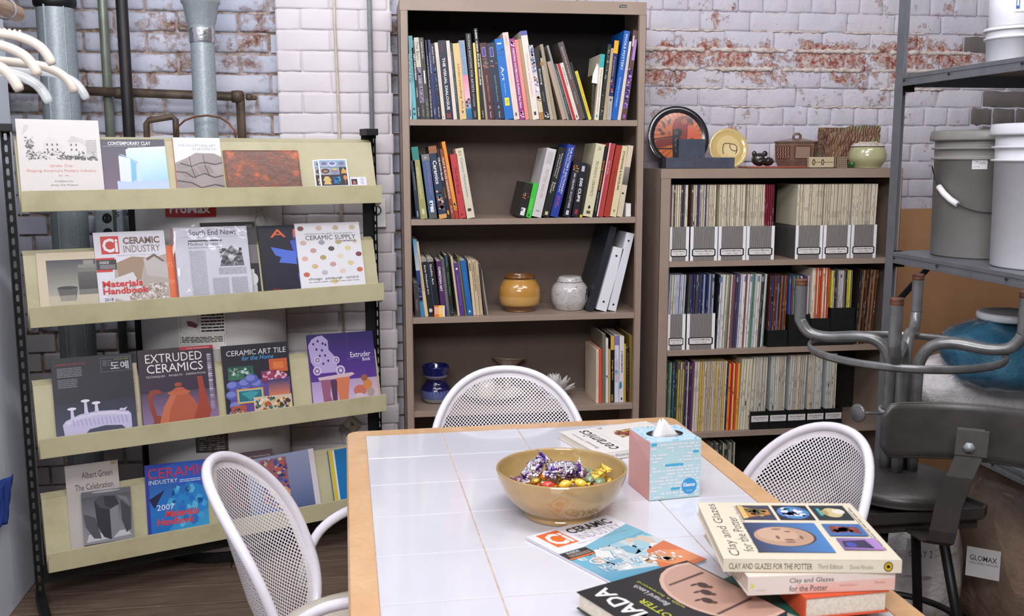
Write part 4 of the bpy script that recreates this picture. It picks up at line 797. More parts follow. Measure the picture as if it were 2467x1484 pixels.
# white dish with a small form, disc, lotus behind the chair
t = thing('dish', 'wide shallow cream ceramic dish seen through the mesh of the far chair', 'dish', (ony(1190, 960, Y1+.14).x, Y1+.14, SH1[3]+.001))
mb('glaze', (206, 196, 176)).lathe(smooth([(0, 0), (.05, 0), (.06, .006), (.115, .03), (.118, .033), (.1, .026), (.05, .012), (0, .01)]), 40).build('bowl', t)
b = mb('glaze', (196, 184, 162)); b.lathe(smooth([(0, .012), (.03, .014), (.042, .035), (.036, .07), (.02, .085), (.0, .087)]), 24, (-.03, 0, 0)); b.build('inner_form', t)
t = thing('saucer_vessel', 'tan ceramic pedestal cup with a wide tilted rim behind the far chair', 'vessel', (ony(1222, 930, Y1+.22).x, Y1+.23, SH1[3]+.001), (-.1, .06, 0))
mb('glaze', (140, 120, 104)).lathe(smooth([(0, 0), (.035, 0), (.03, .01), (.018, .05), (.02, .1), (.05, .135), (.068, .148), (.07, .153), (.055, .15), (.0, .146)]), 40).build('cup', t)
t = thing('lotus_flower', 'white porcelain lotus flower with separate petals on the fourth shelf', 'flower', (ony(1335, 960, Y1+.14).x, Y1+.14, SH1[3]+.001))
for ring, (n, rr, tilt, L) in enumerate(((7, .02, 70, .085), (9, .03, 42, .085), (10, .035, 16, .08))):
    for i in range(n):
        an = 6.283*i/n+ring*.35; b = mb('glaze', (214, 210, 206)); b.smooth = True; k = len(b.v); m = 7
        for u in range(m+1):
            s_ = u/m; w = .017*math.sin(math.pi*min(1, s_*.92+.08))**.6
            for v in (-1, 0, 1): b.v.append((v*w, s_*L, .004+.008*abs(v)+s_*s_*.012))
        for u in range(m):
            for v in (0, 1): q = k+u*3+v; b.face((q, q+1, q+4, q+3))
        o = b.build('petal', t); o.matrix_parent_inverse = Matrix(); o.location = (math.cos(an)*rr*.5, math.sin(an)*rr*.5, .012); o.rotation_euler = Matrix.Rotation(an-math.pi/2, 3, 'Z').to_4x4().to_3x3() @ Matrix.Rotation(math.radians(tilt), 3, 'X') and (Matrix.Rotation(an-math.pi/2, 3, 'Z') @ Matrix.Rotation(math.radians(tilt), 3, 'X')).to_euler()
mb('glaze', (206, 200, 196)).lathe(smooth([(0, 0), (.035, 0), (.045, .012), (.03, .02), (0, .022)]), 24).build('base', t)
# ================================================================ magazines and files in the low bookcase
MAGM = {}
def mag_mesh(key, cols, tk, h, d, title=True):
    if key not in MAGM:
        r = random.Random(str(key)); c = cols[key[1] % len(cols)]; b = mb('print', c); b.box((0, 0, 0), (tk, d, h))
        A = Art(b, (0, 0, 0), (1, 0, 0), (0, 0, 1), tk, h); dk = mix(c, (70, 66, 70), .33); dk = dk if sum(c) > 240 else mix(c, (230, 230, 230), .4)
        for i in range(3): v = r.uniform(.1, .85); A.k = 0; A.rect(.25, v, .75, v+r.uniform(.02, .1), dk)
        if r.random() < .4: A.k = 0; A.rect(0, .9, 1, r.uniform(.93, 1), mix(c, cols[(key[1]+3) % len(cols)], .7))
        MAGM[key] = b.build('magazine', mesh_only=True)
    return MAGM[key]
CR_ = [(214, 204, 178), (204, 194, 170), (222, 212, 190), (196, 186, 166), (210, 198, 168)]
ORD = 'first second third fourth fifth sixth seventh eighth ninth tenth eleventh twelfth thirteenth fourteenth fifteenth sixteenth seventeenth eighteenth nineteenth twentieth'.split()
def ordw(n): return ORD[n] if n < 20 else ('twenty-'+ORD[n-20] if n < 29 else ('thirtieth' if n == 29 else 'thirty-'+ORD[n-30]))
def cname(c):
    r, g, b = c; m, k = max(c), min(c)
    if m < 75 and m-k < 30: return 'black'
    if m-k < 22: return 'white' if m > 205 else ('grey' if m > 100 else 'dark grey')
    if r >= g >= b: return ('cream' if m > 195 and k > 140 else 'tan' if k > 85 else 'yellow' if g > 180 else 'orange' if r > 180 and g > 120 else 'red' if r > 100 and g < r*.6 else 'brown')
    if b >= r and b >= g: return 'pale blue' if k > 140 else ('violet' if r > g+8 else 'dark blue')
    if g >= r: return 'green'
    return 'purple' if b > g else 'brown'
def mags(x0, x1, zs, h, Y, cols, label, group, lean=0., tk=(.0042, .0068), d=.2, fam='c', gap=.0016):
    x = x0; n = 0
    while x < x1:
        k = rnd.randrange(12); t = tk[0]+(tk[1]-tk[0])*(k % 4)/3
        if x+t > x1+.002: break
        me = mag_mesh((fam, k, round(h, 3), round(t, 4)), cols, t, h, d); o = bpy.data.objects.new('magazine', me); COL.objects.link(o)
        l = lean+rnd.uniform(-.006, .006); o.location = (x, Y+rnd.uniform(0, .006), zs+.0004+(t*math.sin(l) if l > 0 else 0)); o.rotation_euler = (0, l, 0)
        tag(o, '%s spined magazine, %s from the left %s' % (cname(cols[k % len(cols)]), ordw(n), label), 'magazine', group); x += t+gap+rnd.uniform(0, .001); n += 1
    return n
def xat(px, py, Y): return ony(px, py, Y).x
Yf = Y1+.012
def zx(v): return 1540+v/3.373
def file_box(label, x0, x1, zs, h, Y, grey, title, sub, mats=None):
    w = x1-x0; t = thing('magazine_file', label, 'file box', (x0, Y, zs+.0006), group='grey wood grain magazine files' if grey else 'black magazine files'); side = 'paper' if grey else 'black_steel'
    b = mb('wood_grain_card' if grey else 'black_steel').box((.0, 0, 0), (w, .002, h)); b.build('front_panel', t)
    e = .012 if grey else .003
    for s in (0, 1):
        x = 0 if not s else w-.0015; b = mb('wood_grain_card' if grey else side).box((x, .002, 0), (x+.0015, .24, h)); b.mat(side)
        if grey: x = 0 if not s else w-e; b.box((x, -.0008, 0), (x+e, .0, h))
        b.build('side_panel', t)
    mb(side).box((.0015, .002, 0), (w-.0015, .24, .002)).build('bottom', t)
    b = mb('print'); lw = w-.014 if grey else w*.92; A = Art(b, ((w-lw)/2, -.001, h*(.13 if grey else .42)), (1, 0, 0), (0, 0, 1), lw, .03 if grey else .026)
    if grey: A.poly(rrect(0, 0, 1, 1, .12, 4), K); A.poly([(.05+.9*(u), .12+.76*v) for u, v in rrect(0, 0, 1, 1, .1, 4)], (226, 222, 216))
    else: A.rect(0, 0, 1, 1, (222, 216, 212))
    A.text(title, .12, .54, .88, .78, K, .012); A.text(sub, .28, .26, .72, .4, (50, 48, 48)); b.build('label_card', t)
    return x0, x1
subs = ['1981 - 1983', '1985 - 1986', '1987 - 1988', '1989 - 1990', '1991 - 1992', '1993 - 1996', '1997 - 1998']
spans = [(232, 402), (414, 634), (641, 864), (869, 1095), (1266, 1486), (1492, 1711), (1717, 1922)]
zs = SH2[0]; hF = ony(1700, 200+1168/3.373, Yf).z-zs; ords = ['first', 'second', 'third', 'fourth', 'fifth', 'sixth', 'seventh']
hm = ony(1700, 200+835/3.373, Yf+.02).z-zs
for i, ((u0, u1), sb) in enumerate(zip(spans, subs)):
    x0, x1 = xat(zx(u0), 600, Yf), xat(zx(u1), 600, Yf); x0 = max(x0, X20+.042) if i == 0 else x0
    file_box('grey wood grain magazine file, %s from the left, upper low bookcase shelf' % ords[i], x0, x1, zs, hF, Yf, True, 'Ceramics Monthly', sb)
    cc = CR_+([(60, 60, 100), (90, 70, 60), (150, 140, 150)] if i < 2 else []); 
    if i == 3:
        xm = x0+(x1-x0)*.66; mags(x0+.004, xm, zs+.0032, hm, Yf+.012, CR_, 'in the fourth upper grey file', 'magazines in the fourth grey file', .01)
        mags(xm+.001, x1-.003, zs+.0032, hm, Yf+.012, [(112, 24, 40), (96, 20, 34), (126, 30, 48)], 'of the dark red ones', 'dark red magazines in the fourth grey file', .0, fam='r')
    else: mags(x0+.004, x1-.003, zs+.0032, hm, Yf+.012, cc, 'in the %s upper grey file' % ords[i], 'magazines in the %s grey file' % ords[i], .012 if i > 3 else .006, fam='c' if i > 1 else 'm')
# second shelf
def z8(v): return 1540+v/2.909
zs = SH2[1]; Yg = Y1+.02; hF = ony(1600, 620+402/2.909, Yf).z-zs; hm = ony(1700, 620+125/2.909, Yg+.01).z-zs
for i, (u0, u1, lb) in enumerate(((188, 320, 'first'), (330, 526, 'second'))):
    x0, x1 = max(xat(z8(u0), 830, Yf), X20+.042), xat(z8(u1), 830, Yf)
    file_box('grey wood grain magazine file, %s from the left, middle low bookcase shelf' % lb, x0, x1, zs, hF, Yf, True, 'Ceramics Monthly', ('1999 - 2001', '2011 - 2013')[i])
    mags(x0+.004, x1-.004, zs+.0032, hm, Yf+.012, [(190, 194, 210), (214, 206, 190), (170, 180, 200), (206, 200, 186)] if i == 0 else [(34, 38, 92), (60, 62, 96), (150, 160, 180), (28, 30, 70), (80, 70, 60)], 'in the %s middle shelf grey file' % lb, 'magazines in the %s middle shelf file' % lb, .03 if i == 0 else .02, fam='p%d' % i)
MULT = [(220, 216, 214), (200, 206, 212), (30, 30, 40), (60, 90, 160), (150, 90, 60), (120, 150, 130), (210, 200, 170), (90, 70, 110), (190, 170, 150), (70, 74, 80), (226, 224, 226)]
xa, xb = xat(z8(530), 830, Yg), xat(z8(890), 830, Yg)
mags(xa, xb-.008, zs, hm, Yg, MULT, 'loose on the middle shelf', 'loose magazines on the middle shelf', .035, fam='mu')
def black_file(u0, u1, zs, h, label, title=None, sub=''):
    x0, x1 = xat(z8(u0), 830, Yf), xat(z8(u1), 830, Yf)
    if title: return file_box(label, x0, x1, zs, h, Yf, False, title, sub)
    w = x1-x0; t = thing('magazine_file', label, 'file box', (x0, Yf, zs+.0006), group='black magazine files')
    mb('black_steel').box((0, 0, 0), (w, .002, h)).build('front_panel', t)
    for x in (0, w-.0015): mb('black_steel').box((x, .002, 0), (x+.0015, .24, h)).build('side_panel', t)
    mb('black_steel').box((.0015, .002, 0), (w-.0015, .24, .002)).build('bottom', t); return x0, x1
zz = lambda v: ony(1950, 620+v/2.909, Yf).z
DK = [(60, 44, 70), (30, 28, 36), (150, 90, 40), (110, 60, 30), (40, 60, 110), (120, 110, 140), (90, 40, 40)]
x0, x1 = black_file(898, 1036, zs, zz(505)-zs, 'low black magazine file, first from the left on the middle shelf'); mags(x0+.004, x1-.004, zs+.003, zz(135)-zs, Yf+.012, DK, 'in the first middle shelf black file', 'magazines in the first black file', .02, fam='dk')
x0, x1 = black_file(1042, 1190, zs, zz(365)-zs-.02, 'black magazine file with a window, second on the middle shelf'); mags(x0+.004, x1-.004, zs+.003, zz(140)-zs, Yf+.012, [(70, 84, 150), (200, 190, 200), (110, 60, 80), (90, 160, 110), (50, 50, 90)], 'in the second middle shelf black file', 'magazines in the second black file', .0, fam='vb')
b = MB().mat('print')
x2, x3 = black_file(1196, 1330, zs, zz(430)-zs, 'black magazine file behind the upturned stool leg on the middle shelf'); mags(x2+.004, x3-.004, zs+.003, zz(85)-zs, Yf+.012, [(226, 218, 200), (206, 84, 40), (232, 222, 212), (220, 210, 190)], 'in the third middle shelf black file', 'magazines in the third black file', .0, fam='co')
x2, x3 = black_file(1335, 1500, zs, zz(360)-zs, 'tall black magazine file between the two stool legs on the middle shelf'); mags(x2+.004, x3-.004, zs+.003, zz(105)-zs, Yf+.012, [(196, 190, 190), (224, 214, 70), (120, 110, 100), (50, 46, 44), (210, 206, 206)], 'in the tall black file', 'magazines in the tall black file', .0, fam='gy')
mags(xat(z8(1504), 830, Yg), xat(z8(1630), 830, Yg), zs, zz(100)-zs, Yg, [(40, 30, 26), (150, 100, 60), (210, 200, 190), (90, 50, 30), (60, 56, 60)], 'of the middle shelf end group', 'magazines at the right end of the middle shelf', .05, fam='re')
# third shelf
zs = SH2[2]; zz = lambda v: ony(1700, 620+v/2.909, Yg).z; hm = zz(733)-zs
L3 = [(188, 262, [(30, 60, 100), (70, 50, 60), (40, 110, 80), (150, 140, 120)], 'of the third shelf, left end', 'left'), (263, 372, [(170, 150, 120), (110, 40, 100), (180, 170, 90), (190, 184, 160), (96, 90, 80), (60, 40, 90)], 'of the third shelf multicoloured run', 'near left'), (374, 600, [(196, 178, 150), (206, 192, 170), (184, 170, 150), (212, 200, 186), (214, 180, 90)], 'of the third shelf beige run', 'middle')]
for u0, u1, cl, lb, g in L3: mags(xat(z8(u0), 1000, Yg) if u0 > 190 else X20+.043, xat(z8(u1), 1000, Yg), zs, hm, Yg, cl, lb, 'magazines on the third shelf, '+g, .02, fam='t'+g)
for u0, u1, cc, nm in ((603, 612, (26, 30, 84), 'navy'), (614, 630, (232, 140, 40), 'orange'), (631, 645, (200, 30, 60), 'crimson'), (646, 658, (236, 220, 90), 'lemon yellow'), (659, 676, (206, 70, 60), 'coral red'), (677, 694, (236, 170, 50), 'amber')):
    mags(xat(z8(u0), 1000, Yg), xat(z8(u1), 1000, Yg)+.001, zs, hm-.012, Yg, [cc], 'of the %s ones, third shelf' % nm, None, .02, tk=((u1-u0)/2.909/2255*3.72*.93,)*2, fam=nm)
mags(xat(z8(696), 1000, Yg), xat(z8(795), 1000, Yg)-.006, zs, hm+.006, Yg, CR_, 'left of the labelled black files', 'magazines left of the black files', .035, fam='c3', tk=(.006, .009))
hB = ony(1950, 620+1066/2.909, Yf).z-zs
for i, (u0, u1) in enumerate(((798, 928), (931, 1054), (1058, 1190), (1194, 1318), (1322, 1446))):
    x0, x1 = black_file(u0, u1, zs, hB, 'labelled black magazine file, %s from the left on the third shelf' % ords[i], 'Art in America', ('1980 - 1985', '1990 - 1994', '1995 - 1996', '1997', '1998')[i])
    xe = x0+(x1-x0)*(.88, .93, .97, .93, .7)[i]; mags(x0+.008, xe, zs+.003, ony(1900, 620+(705-i*2)/2.909, Yf).z-zs, Yf+.012, [(206, 196, 176), (196, 184, 164), (212, 204, 188), (190, 196, 190)], 'in the %s labelled black file' % ords[i], 'magazines in the %s labelled black file' % ords[i], .02 if i in (0, 2) else .0, fam='bf')
# bottom shelf, only the tops show
mags(xat(1715, 1090, Yg), xat(1772, 1090, Yg), SH2[3], ony(1740, 1068, Yg).z-SH2[3], Yg, [(190, 180, 160), (60, 56, 50), (150, 144, 130), (40, 60, 50)], 'of the bottom shelf, behind the table corner', 'magazines on the bottom shelf', -.0, fam='b4')
# ================================================================ pottery on the ledge of the low bookcase
ZL = 1.4212
def at(px, py, Y): p = ony(px, py, Y); return p
def plate(label, px, py, rpx, Y, tilt, rim, draw, depth=.02, name='plate'):
    c = at(px, py, Y); e = at(px+rpx, py, Y); r = e.x-c.x; X = Vector((1, 0, 0)); Yv = Vector((0, math.sin(tilt), math.cos(tilt)))
    h = r*math.cos(tilt); o = thing(name, label, 'plate', M=frame(X, Yv, (c.x, Y+r*math.sin(tilt), ZL+h)))
    b = mb('glaze', rim); b.lathe([(0, -.012), (r*.5, -.012), (r*.96, -.004), (r, .0), (r*.985, .003), (r*.86, -.003), (r*.55, -.008), (0, -.009)], 56); b.build('dish', o)
    b = mb('glaze'); A = Art(b, (-r, -r, -.0045), (1, 0, 0), (0, 1, 0), 2*r, 2*r, .0001); draw(A); b.build('painted_face', o)
    return o
def parrot(A):
    A.ell(.5, .5, .44, .44, (40, 28, 26), 48); A.ell(.5, .5, .425, .425, (196, 100, 48), 48); 
    for i in range(60):
        a = i/60*6.283; r0 = .24+.05*(i % 3); A.k = 4; A.poly([(.56+r0*math.cos(a)*.7, .5+r0*math.sin(a)*.7), (.5+.4*math.cos(a-.012), .5+.4*math.sin(a-.012)), (.5+.4*math.cos(a+.02), .5+.4*math.sin(a+.02))], (150, 66, 36) if i % 2 else (214, 128, 70))
    A.k = 5; A.ell(.72, .52, .1, .16, (206, 92, 62)); A.poly([(.08, .33), (.14, .45), (.4, .5), (.42, .38), (.12, .32)], (120, 40, 34)); 
    for i in range(8): A.k = 7; A.ell(.12+.04*i, .315, .022, .016, (40, 26, 24), 8); A.ell(.12+.04*i, .47+.006*i, .02, .014, (40, 26, 24), 8)
    body = [(.4, .1), (.4, .3), (.41, .5), (.42, .66), (.46, .77), (.54, .82), (.62, .83), (.7, .82), (.75, .78), (.74, .72), (.7, .73), (.7, .69), (.66, .7), (.65, .6), (.64, .5), (.6, .4), (.54, .33), (.47, .12)]
    A.poly([(.5+(x-.5)*1.05, .46+(y-.46)*1.03) for x, y in body], (34, 22, 22)); A.poly(body, (134, 40, 30)); 
    A.poly([(.4, .1), (.395, .42), (.42, .62), (.5, .64), (.57, .62), (.56, .54), (.52, .5), (.57, .44), (.54, .36), (.48, .3), (.46, .1)], (36, 30, 30))
    for y in (.57, .46, .37, .28): A.k = 12; A.ell(.47, y, .028, .028, (120, 110, 100), 12); A.k = 13; A.ell(.47, y, .018, .018, (36, 30, 30), 12)
    A.ell(.61, .75, .05, .045, (176, 92, 60)); A.ell(.61, .755, .028, .025, (40, 26, 24)); A.ell(.61, .755, .018, .016, (196, 120, 80)); A.poly([(.66, .8), (.74, .79), (.76, .72), (.73, .68), (.72, .74), (.67, .75)], (34, 26, 26))
    for (x, y, a, L) in ((.3, .63, 1.9, .16), (.34, .68, 1.2, .15), (.26, .58, 2.5, .12), (.3, .55, 3.0, .1), (.62, .4, .6, .16)):
        dx, dy = math.cos(a), math.sin(a); A.poly([(x, y), (x+dx*L*.5-dy*.025, y+dy*L*.5+dx*.025), (x+dx*L, y+dy*L), (x+dx*L*.5+dy*.025, y+dy*L*.5-dx*.025)], (56, 42, 40))
    A.ell(.36, .56, .035, .035, (150, 80, 56))
plate('large round plate painted with a red parrot on an orange ground, black rim', 1641, 308, 74, Y1+.19, math.radians(14), (34, 32, 38), parrot)
def hook(A):
    A.ell(.5, .5, .47, .47, (204, 176, 110), 48); A.ell(.5, .52, .3, .3, (220, 196, 140), 40); A.ell(.6, .45, .2, .14, (226, 206, 156), 30)
    for i in range(44): a = i/44*6.283; A.k = 4; A.poly([(.5+.47*math.cos(a-.025), .5+.47*math.sin(a-.025)), (.5+.47*math.cos(a+.025), .5+.47*math.sin(a+.025)), (.5+.435*math.cos(a+.02), .5+.435*math.sin(a+.02)), (.5+.435*math.cos(a-.02), .5+.435*math.sin(a-.02))], (90, 66, 40))
    def stroke(pts, w):
        for (a, b_) in zip(pts, pts[1:]):
            d = Vector((b_[0]-a[0], b_[1]-a[1])); n = Vector((-d.y, d.x)).normalized()*w; A.k = 6; A.poly([(a[0]-n.x, a[1]-n.y), (b_[0]-n.x, b_[1]-n.y), (b_[0]+n.x, b_[1]+n.y), (a[0]+n.x, a[1]+n.y)], (44, 30, 26))
    stroke([(.36, .36), (.355, .5), (.38, .6), (.44, .63), (.54, .62), (.66, .6), (.72, .54), (.72, .46), (.66, .43), (.58, .46), (.54, .52), (.55, .6)], .009); stroke([(.72, .48), (.7, .4), (.67, .37)], .009)
plate('yellow slipware plate with a dark looping hook drawn in its centre', 1760, 358, 47, Y1+.12, math.radians(14), (206, 182, 122), hook)
def boxes():
    a = at(1592, 405, Y1+.05); b_ = at(1765, 405, Y1+.05); z1 = at(1680, 380, Y1+.05).z; m = N('charcoal_card'); m.base(m.ramp(m.noise(m.obj(), 30), [(.3, (58, 62, 76)), (.7, (70, 74, 90))])); m.set(Roughness=.7)
    t = thing('long_box', 'long charcoal cardboard box lying in front of the parrot plate', 'box', (a.x, Y1+.03, ZL+.001)); w = b_.x-a.x; h = z1-ZL
    bev(mb('charcoal_card').box((.014, 0, 0), (w, .05, h)).build('box_body', t), .001); b = mb('black_steel'); b.box((0, 0, 0), (.013, .05, h)); 
    for x in (.003, .008): b.lathe([(0, 0), (.0022, 0), (.0022, .001), (0, .001)], 8, (x, 0, h*.5))
    b.build('open_end', t)
    c = at(1634, 380, Y1+.055); d = at(1699, 336, Y1+.055); o = mb('charcoal_card').box((0, 0, 0), (d.x-c.x, .03, d.z-ZL-h)).build('card_box'); o.location = (c.x, Y1+.05, ZL+h+.0015); o.rotation_euler = (0, 0, .02); bev(o, .001); tag(o, 'upright charcoal square box standing on the long box before the parrot plate', 'box')
boxes()
def creature():
    c = at(1834, 385, Y1+.08); t = thing('clay_figure', 'small black clay animal head with white eyes beside the yellow plate', 'figurine', (c.x, Y1+.08, ZL+.012)); m = 'dark_clay'; simple(m, (34, 28, 28), .3, var=.3, coat=.4, bump=.4, bscale=60)
    b = mb(m); b.smooth = True
    def blob(cx, cy, cz, rx, ry, rz, n=12):
        k = len(b.v)
        for i in range(n+1):
            for j in range(n*2):
                th = math.pi*i/n; ph = math.pi*j/n; b.v.append((cx+rx*math.sin(th)*math.cos(ph), cy+ry*math.sin(th)*math.sin(ph), cz+rz*math.cos(th)))
        for i in range(n):
            for j in range(n*2): b.face((k+i*2*n+j, k+(i+1)*2*n+j, k+(i+1)*2*n+(j+1) % (2*n), k+i*2*n+(j+1) % (2*n)))
    blob(-.008, 0, .022, .032, .026, .026); blob(-.03, 0, .044, .01, .008, .012); blob(.014, 0, .044, .011, .008, .012); blob(.03, .01, .014, .026, .02, .018); blob(-.01, -.02, .014, .02, .014, .012); b.build('head', t)
    b = mb('glaze', (220, 214, 210))
    for x in (-.024, .009): b.lathe([(0, -.004), (.0042, -.002), (.0046, 0), (.0042, .002), (0, .004)], 12, (x, -.0225, .03))
    b.build('eye', t)
creature()
def casserole():
    c = at(1918, 370, Y1+.14); w = (at(1970, 370, Y1+.14).x-at(1866, 370, Y1+.14).x)/2
    t = thing('lidded_box', 'hexagonal brown glazed lidded ceramic box with carved wavy panels', 'ceramic box', (c.x, Y1+.14, ZL+.001)); zt = at(1918, 345, Y1+.14).z-ZL; 
    def hexp(r, z, n=6, a0=0): return [(r*math.cos(a0+i*6.283/n), r*math.sin(a0+i*6.283/n)*.8, z) for i in range(n)]
    b = mb('brown_glaze'); R6 = [(w*.8, .0), (w*.86, .012), (w*.96, zt*.3), (w, zt*.9), (w*.98, zt)]
    for (r0, z0), (r1, z1) in zip(R6, R6[1:]):
        A0, A1 = hexp(r0, z0), hexp(r1, z1)
        for i in range(6): b.poly([A0[i], A0[(i+1) % 6], A1[(i+1) % 6], A1[i]])
    b.build('body', t)
    b = mb('brown_glaze'); A0, A1, A2 = hexp(w*1.03, zt), hexp(w*1.04, zt+.006), hexp(w*.3, zt+.018)
    for P, Q in ((A0, A1), (A1, A2)):
        for i in range(6): b.poly([P[i], P[(i+1) % 6], Q[(i+1) % 6], Q[i]])
    b.poly(A2); b.build('lid', t); mb('brown_glaze').tube([(-.014, 0, zt+.014), (-.014, 0, zt+.03), (-.006, 0, zt+.036), (.008, 0, zt+.036), (.015, 0, zt+.03), (.015, 0, zt+.014)], .0055, 8).build('handle', t)
    b = mb('glaze'); 
    for i in (3, 4, 5):
        P0, P1 = Vector(hexp(w*.965, zt*.32)[i]), Vector(hexp(w*.965, zt*.32)[(i+1) % 6]); Q0 = Vector(hexp(w, zt*.9)[i]); A = Art(b, P0, P1-P0, Q0-P0, (P1-P0).length, (Q0-P0).length, .001)
        A.X = (P1-P0).normalized(); A.Y = (Q0-P0).normalized(); A.Z = A.X.cross(A.Y).normalized(); A.rect(.1, .05, .9, .97, (96, 54, 42)); A.rect(.16, .12, .84, .9, (150, 124, 108)) if i == 4 else None
        if i != 4:
            for k in range(5):
                u = .14+.15*k; A.k = 2
                for j in range(6): v = .1+.14*j; o1, o2 = .05*(j % 2), .05*((j+1) % 2); A.k = 2; A.poly([(u+o1, v), (u+o1+.05, v), (u+o2+.05, v+.14), (u+o2, v+.14)], (160, 136, 122))
    b.build('carved_panels', t)
casserole()
def small_things():
    a = at(1800, 401, Y1+.035); b_ = at(1949, 401, Y1+.035); o = mb('terracotta' if 'terracotta' in MAT else (simple('terracotta', (150, 74, 56), .6) and 'terracotta')).box((0, 0, 0), (b_.x-a.x, .1, .006)).build('clay_slab'); o.location = (a.x, Y1+.03, ZL+.001); tag(o, 'flat terracotta slab under the black clay figure', 'slab'); bev(o, .001)
    a = at(1946, 400, Y1+.02); b_ = at(2010, 380, Y1+.02); w = b_.x-a.x; h = b_.z-ZL; t = thing('tile_strip', 'small cream ceramic block with brown flowers on the front of the ledge', 'block', (a.x, Y1+.006, ZL+.003)); bev(mb('glaze', (196, 180, 146)).box((0, 0, 0), (w, .02, h)).build('block', t), .001)
    b = mb('print'); A = Art(b, (0, 0, 0), (1, 0, 0), (0, 0, 1), w, h)
    for cu in (.16, .5):
        for k in range(6): an = k*1.047; A.k = 1; A.ell(cu+.045*math.cos(an), .5+.22*math.sin(an), .022, .1, (60, 40, 30), 8)
    A.rect(.22, .48, .45, .52, (60, 40, 30)); A.rect(.56, .48, .9, .52, (60, 40, 30)); A.rect(.93, 0, .97, 1, (60, 40, 30)); b.build('painted_flowers', t)
    a = at(2012, 402, Y1+.02); b_ = at(2038, 378, Y1+.02); t = thing('wire_block', 'small brown box with a criss cross wire pattern on the ledge', 'block', (a.x, Y1+.008, ZL+.001)); w = b_.x-a.x; h = b_.z-ZL; bev(mb('brown_glaze').box((0, 0, 0), (w, .025, h)).build('block', t), .001); b = mb('print', (190, 170, 140))
    for i in range(6): b.box((w*i/5.5, -.001, 0), (w*i/5.5+.0009, 0, h)); b.box((0, -.001, h*i/5.5), (w, 0, h*i/5.5+.0009))
    b.build('wire_grid', t)
    c = at(2052, 395, Y1+.03); t = thing('green_pot', 'tiny glossy green pot beside the lidded cream jar', 'pot', (c.x, Y1+.03, ZL+.001)); mb('glaze', (40, 92, 44)).lathe([(0, 0), (.009, 0), (.012, .012), (.014, .022), (.012, .022), (.0, .01)], 24).build('body', t)
    # twisted square vessel
    Yb = Y1+.2; a = at(1979, 370, Yb); b_ = at(2103, 370, Yb); w = b_.x-a.x; h1 = at(2040, 304, Yb).z-ZL; h0 = at(2000, 326, Yb).z-ZL; t = thing('slab_vessel', 'square brown and green ceramic vessel carved with leafy ridges', 'vessel', (a.x, Yb-.05, ZL+.001))
    b = mb('leafy_clay'); b.smooth = True; n = 22
    def side(P, Q, hf):
        k = len(b.v)
        for i in range(n+1):
            u = i/n; p = Vector(P)*(1-u)+Vector(Q)*u; N_ = (Vector(Q)-Vector(P)).cross(Vector((0, 0, 1))).normalized()
            for j in range(n+1): v = j/n; d = .003*math.sin(18*v+9*abs(u-.5)*3+3*u)+.001*math.sin(40*u+15*v); b.v.append(tuple(p+N_*d+Vector((0, 0, hf(u)*v))))
        for i in range(n):
            for j in range(n): q = k+i*(n+1)+j; b.face((q, q+n+1, q+n+2, q+1))
    dp = .11; hf = lambda u: h0+(h1-h0)*min(1, u*2.2)+.002*math.sin(20*u)
    side((0, 0, 0), (w, 0, 0), hf); side((w, 0, 0), (w*.96, dp, 0), lambda u: h1); side((w*.96, dp, 0), (.01, dp, 0), lambda u: h1*.97); side((.01, dp, 0), (0, 0, 0), lambda u: h1*.97+(h0-h1*.97)*u); b.build('vessel_wall', t)
    mb('leafy_clay').box((.002, .002, 0), (w-.006, dp-.004, .006)).build('vessel_base', t)
    Yj = Y1+.09; a = at(2048, 375, Yj); b_ = at(2131, 375, Yj); r = (b_.x-a.x)/2; H_ = at(2090, 355, Yj).z-ZL; t = thing('lidded_pot', 'round cream green glazed pot with a woven lid at the right end of the ledge', 'pot', ((a.x+b_.x)/2, Yj, ZL+.001))
    mb('glaze', (184, 182, 138)).lathe(smooth([(0, 0), (r*.66, 0), (r*.72, .003), (r*.97, H_*.35), (r, H_*.6), (r*.93, H_*.88), (r*.86, H_)]), 44).build('body', t)
    b = mb('dark_clay'); b.lathe([(r*.86, H_), (r*.9, H_+.001), (r*.9, H_+.003), (r*.8, H_+.003)], 40); b.build('lid_seam', t)
    b = mb('mortar_bead'); b.lathe(smooth([(r*.9, H_+.003), (r*.8, H_+.01), (r*.5, H_+.018), (0, H_+.02)]), 40); b.build('lid', t)
    b = mb('glaze', (206, 196, 160))
    for i in range(26): an = i/26*6.283; b.lathe([(0, -.003), (.003, 0), (0, .003)], 6, (r*.72*math.cos(an), r*.72*math.sin(an), H_+.014))
    for i in range(16): an = i/16*6.283; b.lathe([(0, -.003), (.003, 0), (0, .003)], 6, (r*.45*math.cos(an), r*.45*math.sin(an), H_+.02))
    o = b.build('woven_knots', t); o['kind'] = 'stuff'
small_things()
def catmull(P, n=5):
    Q = []
    for i in range(len(P)-1):
        for k in range(n):
            tt = k/n; p0, p1, p2, p3 = (Vector(P[max(i-1, 0)]), Vector(P[i]), Vector(P[i+1]), Vector(P[min(i+2, len(P)-1)])); Q.append(.5*((2*p1)+(p2-p0)*tt+(2*p0-5*p1+4*p2-p3)*tt*tt+(3*p1-p0-3*p2+p3)*tt**3))
    return Q+[Vector(P[-1])]
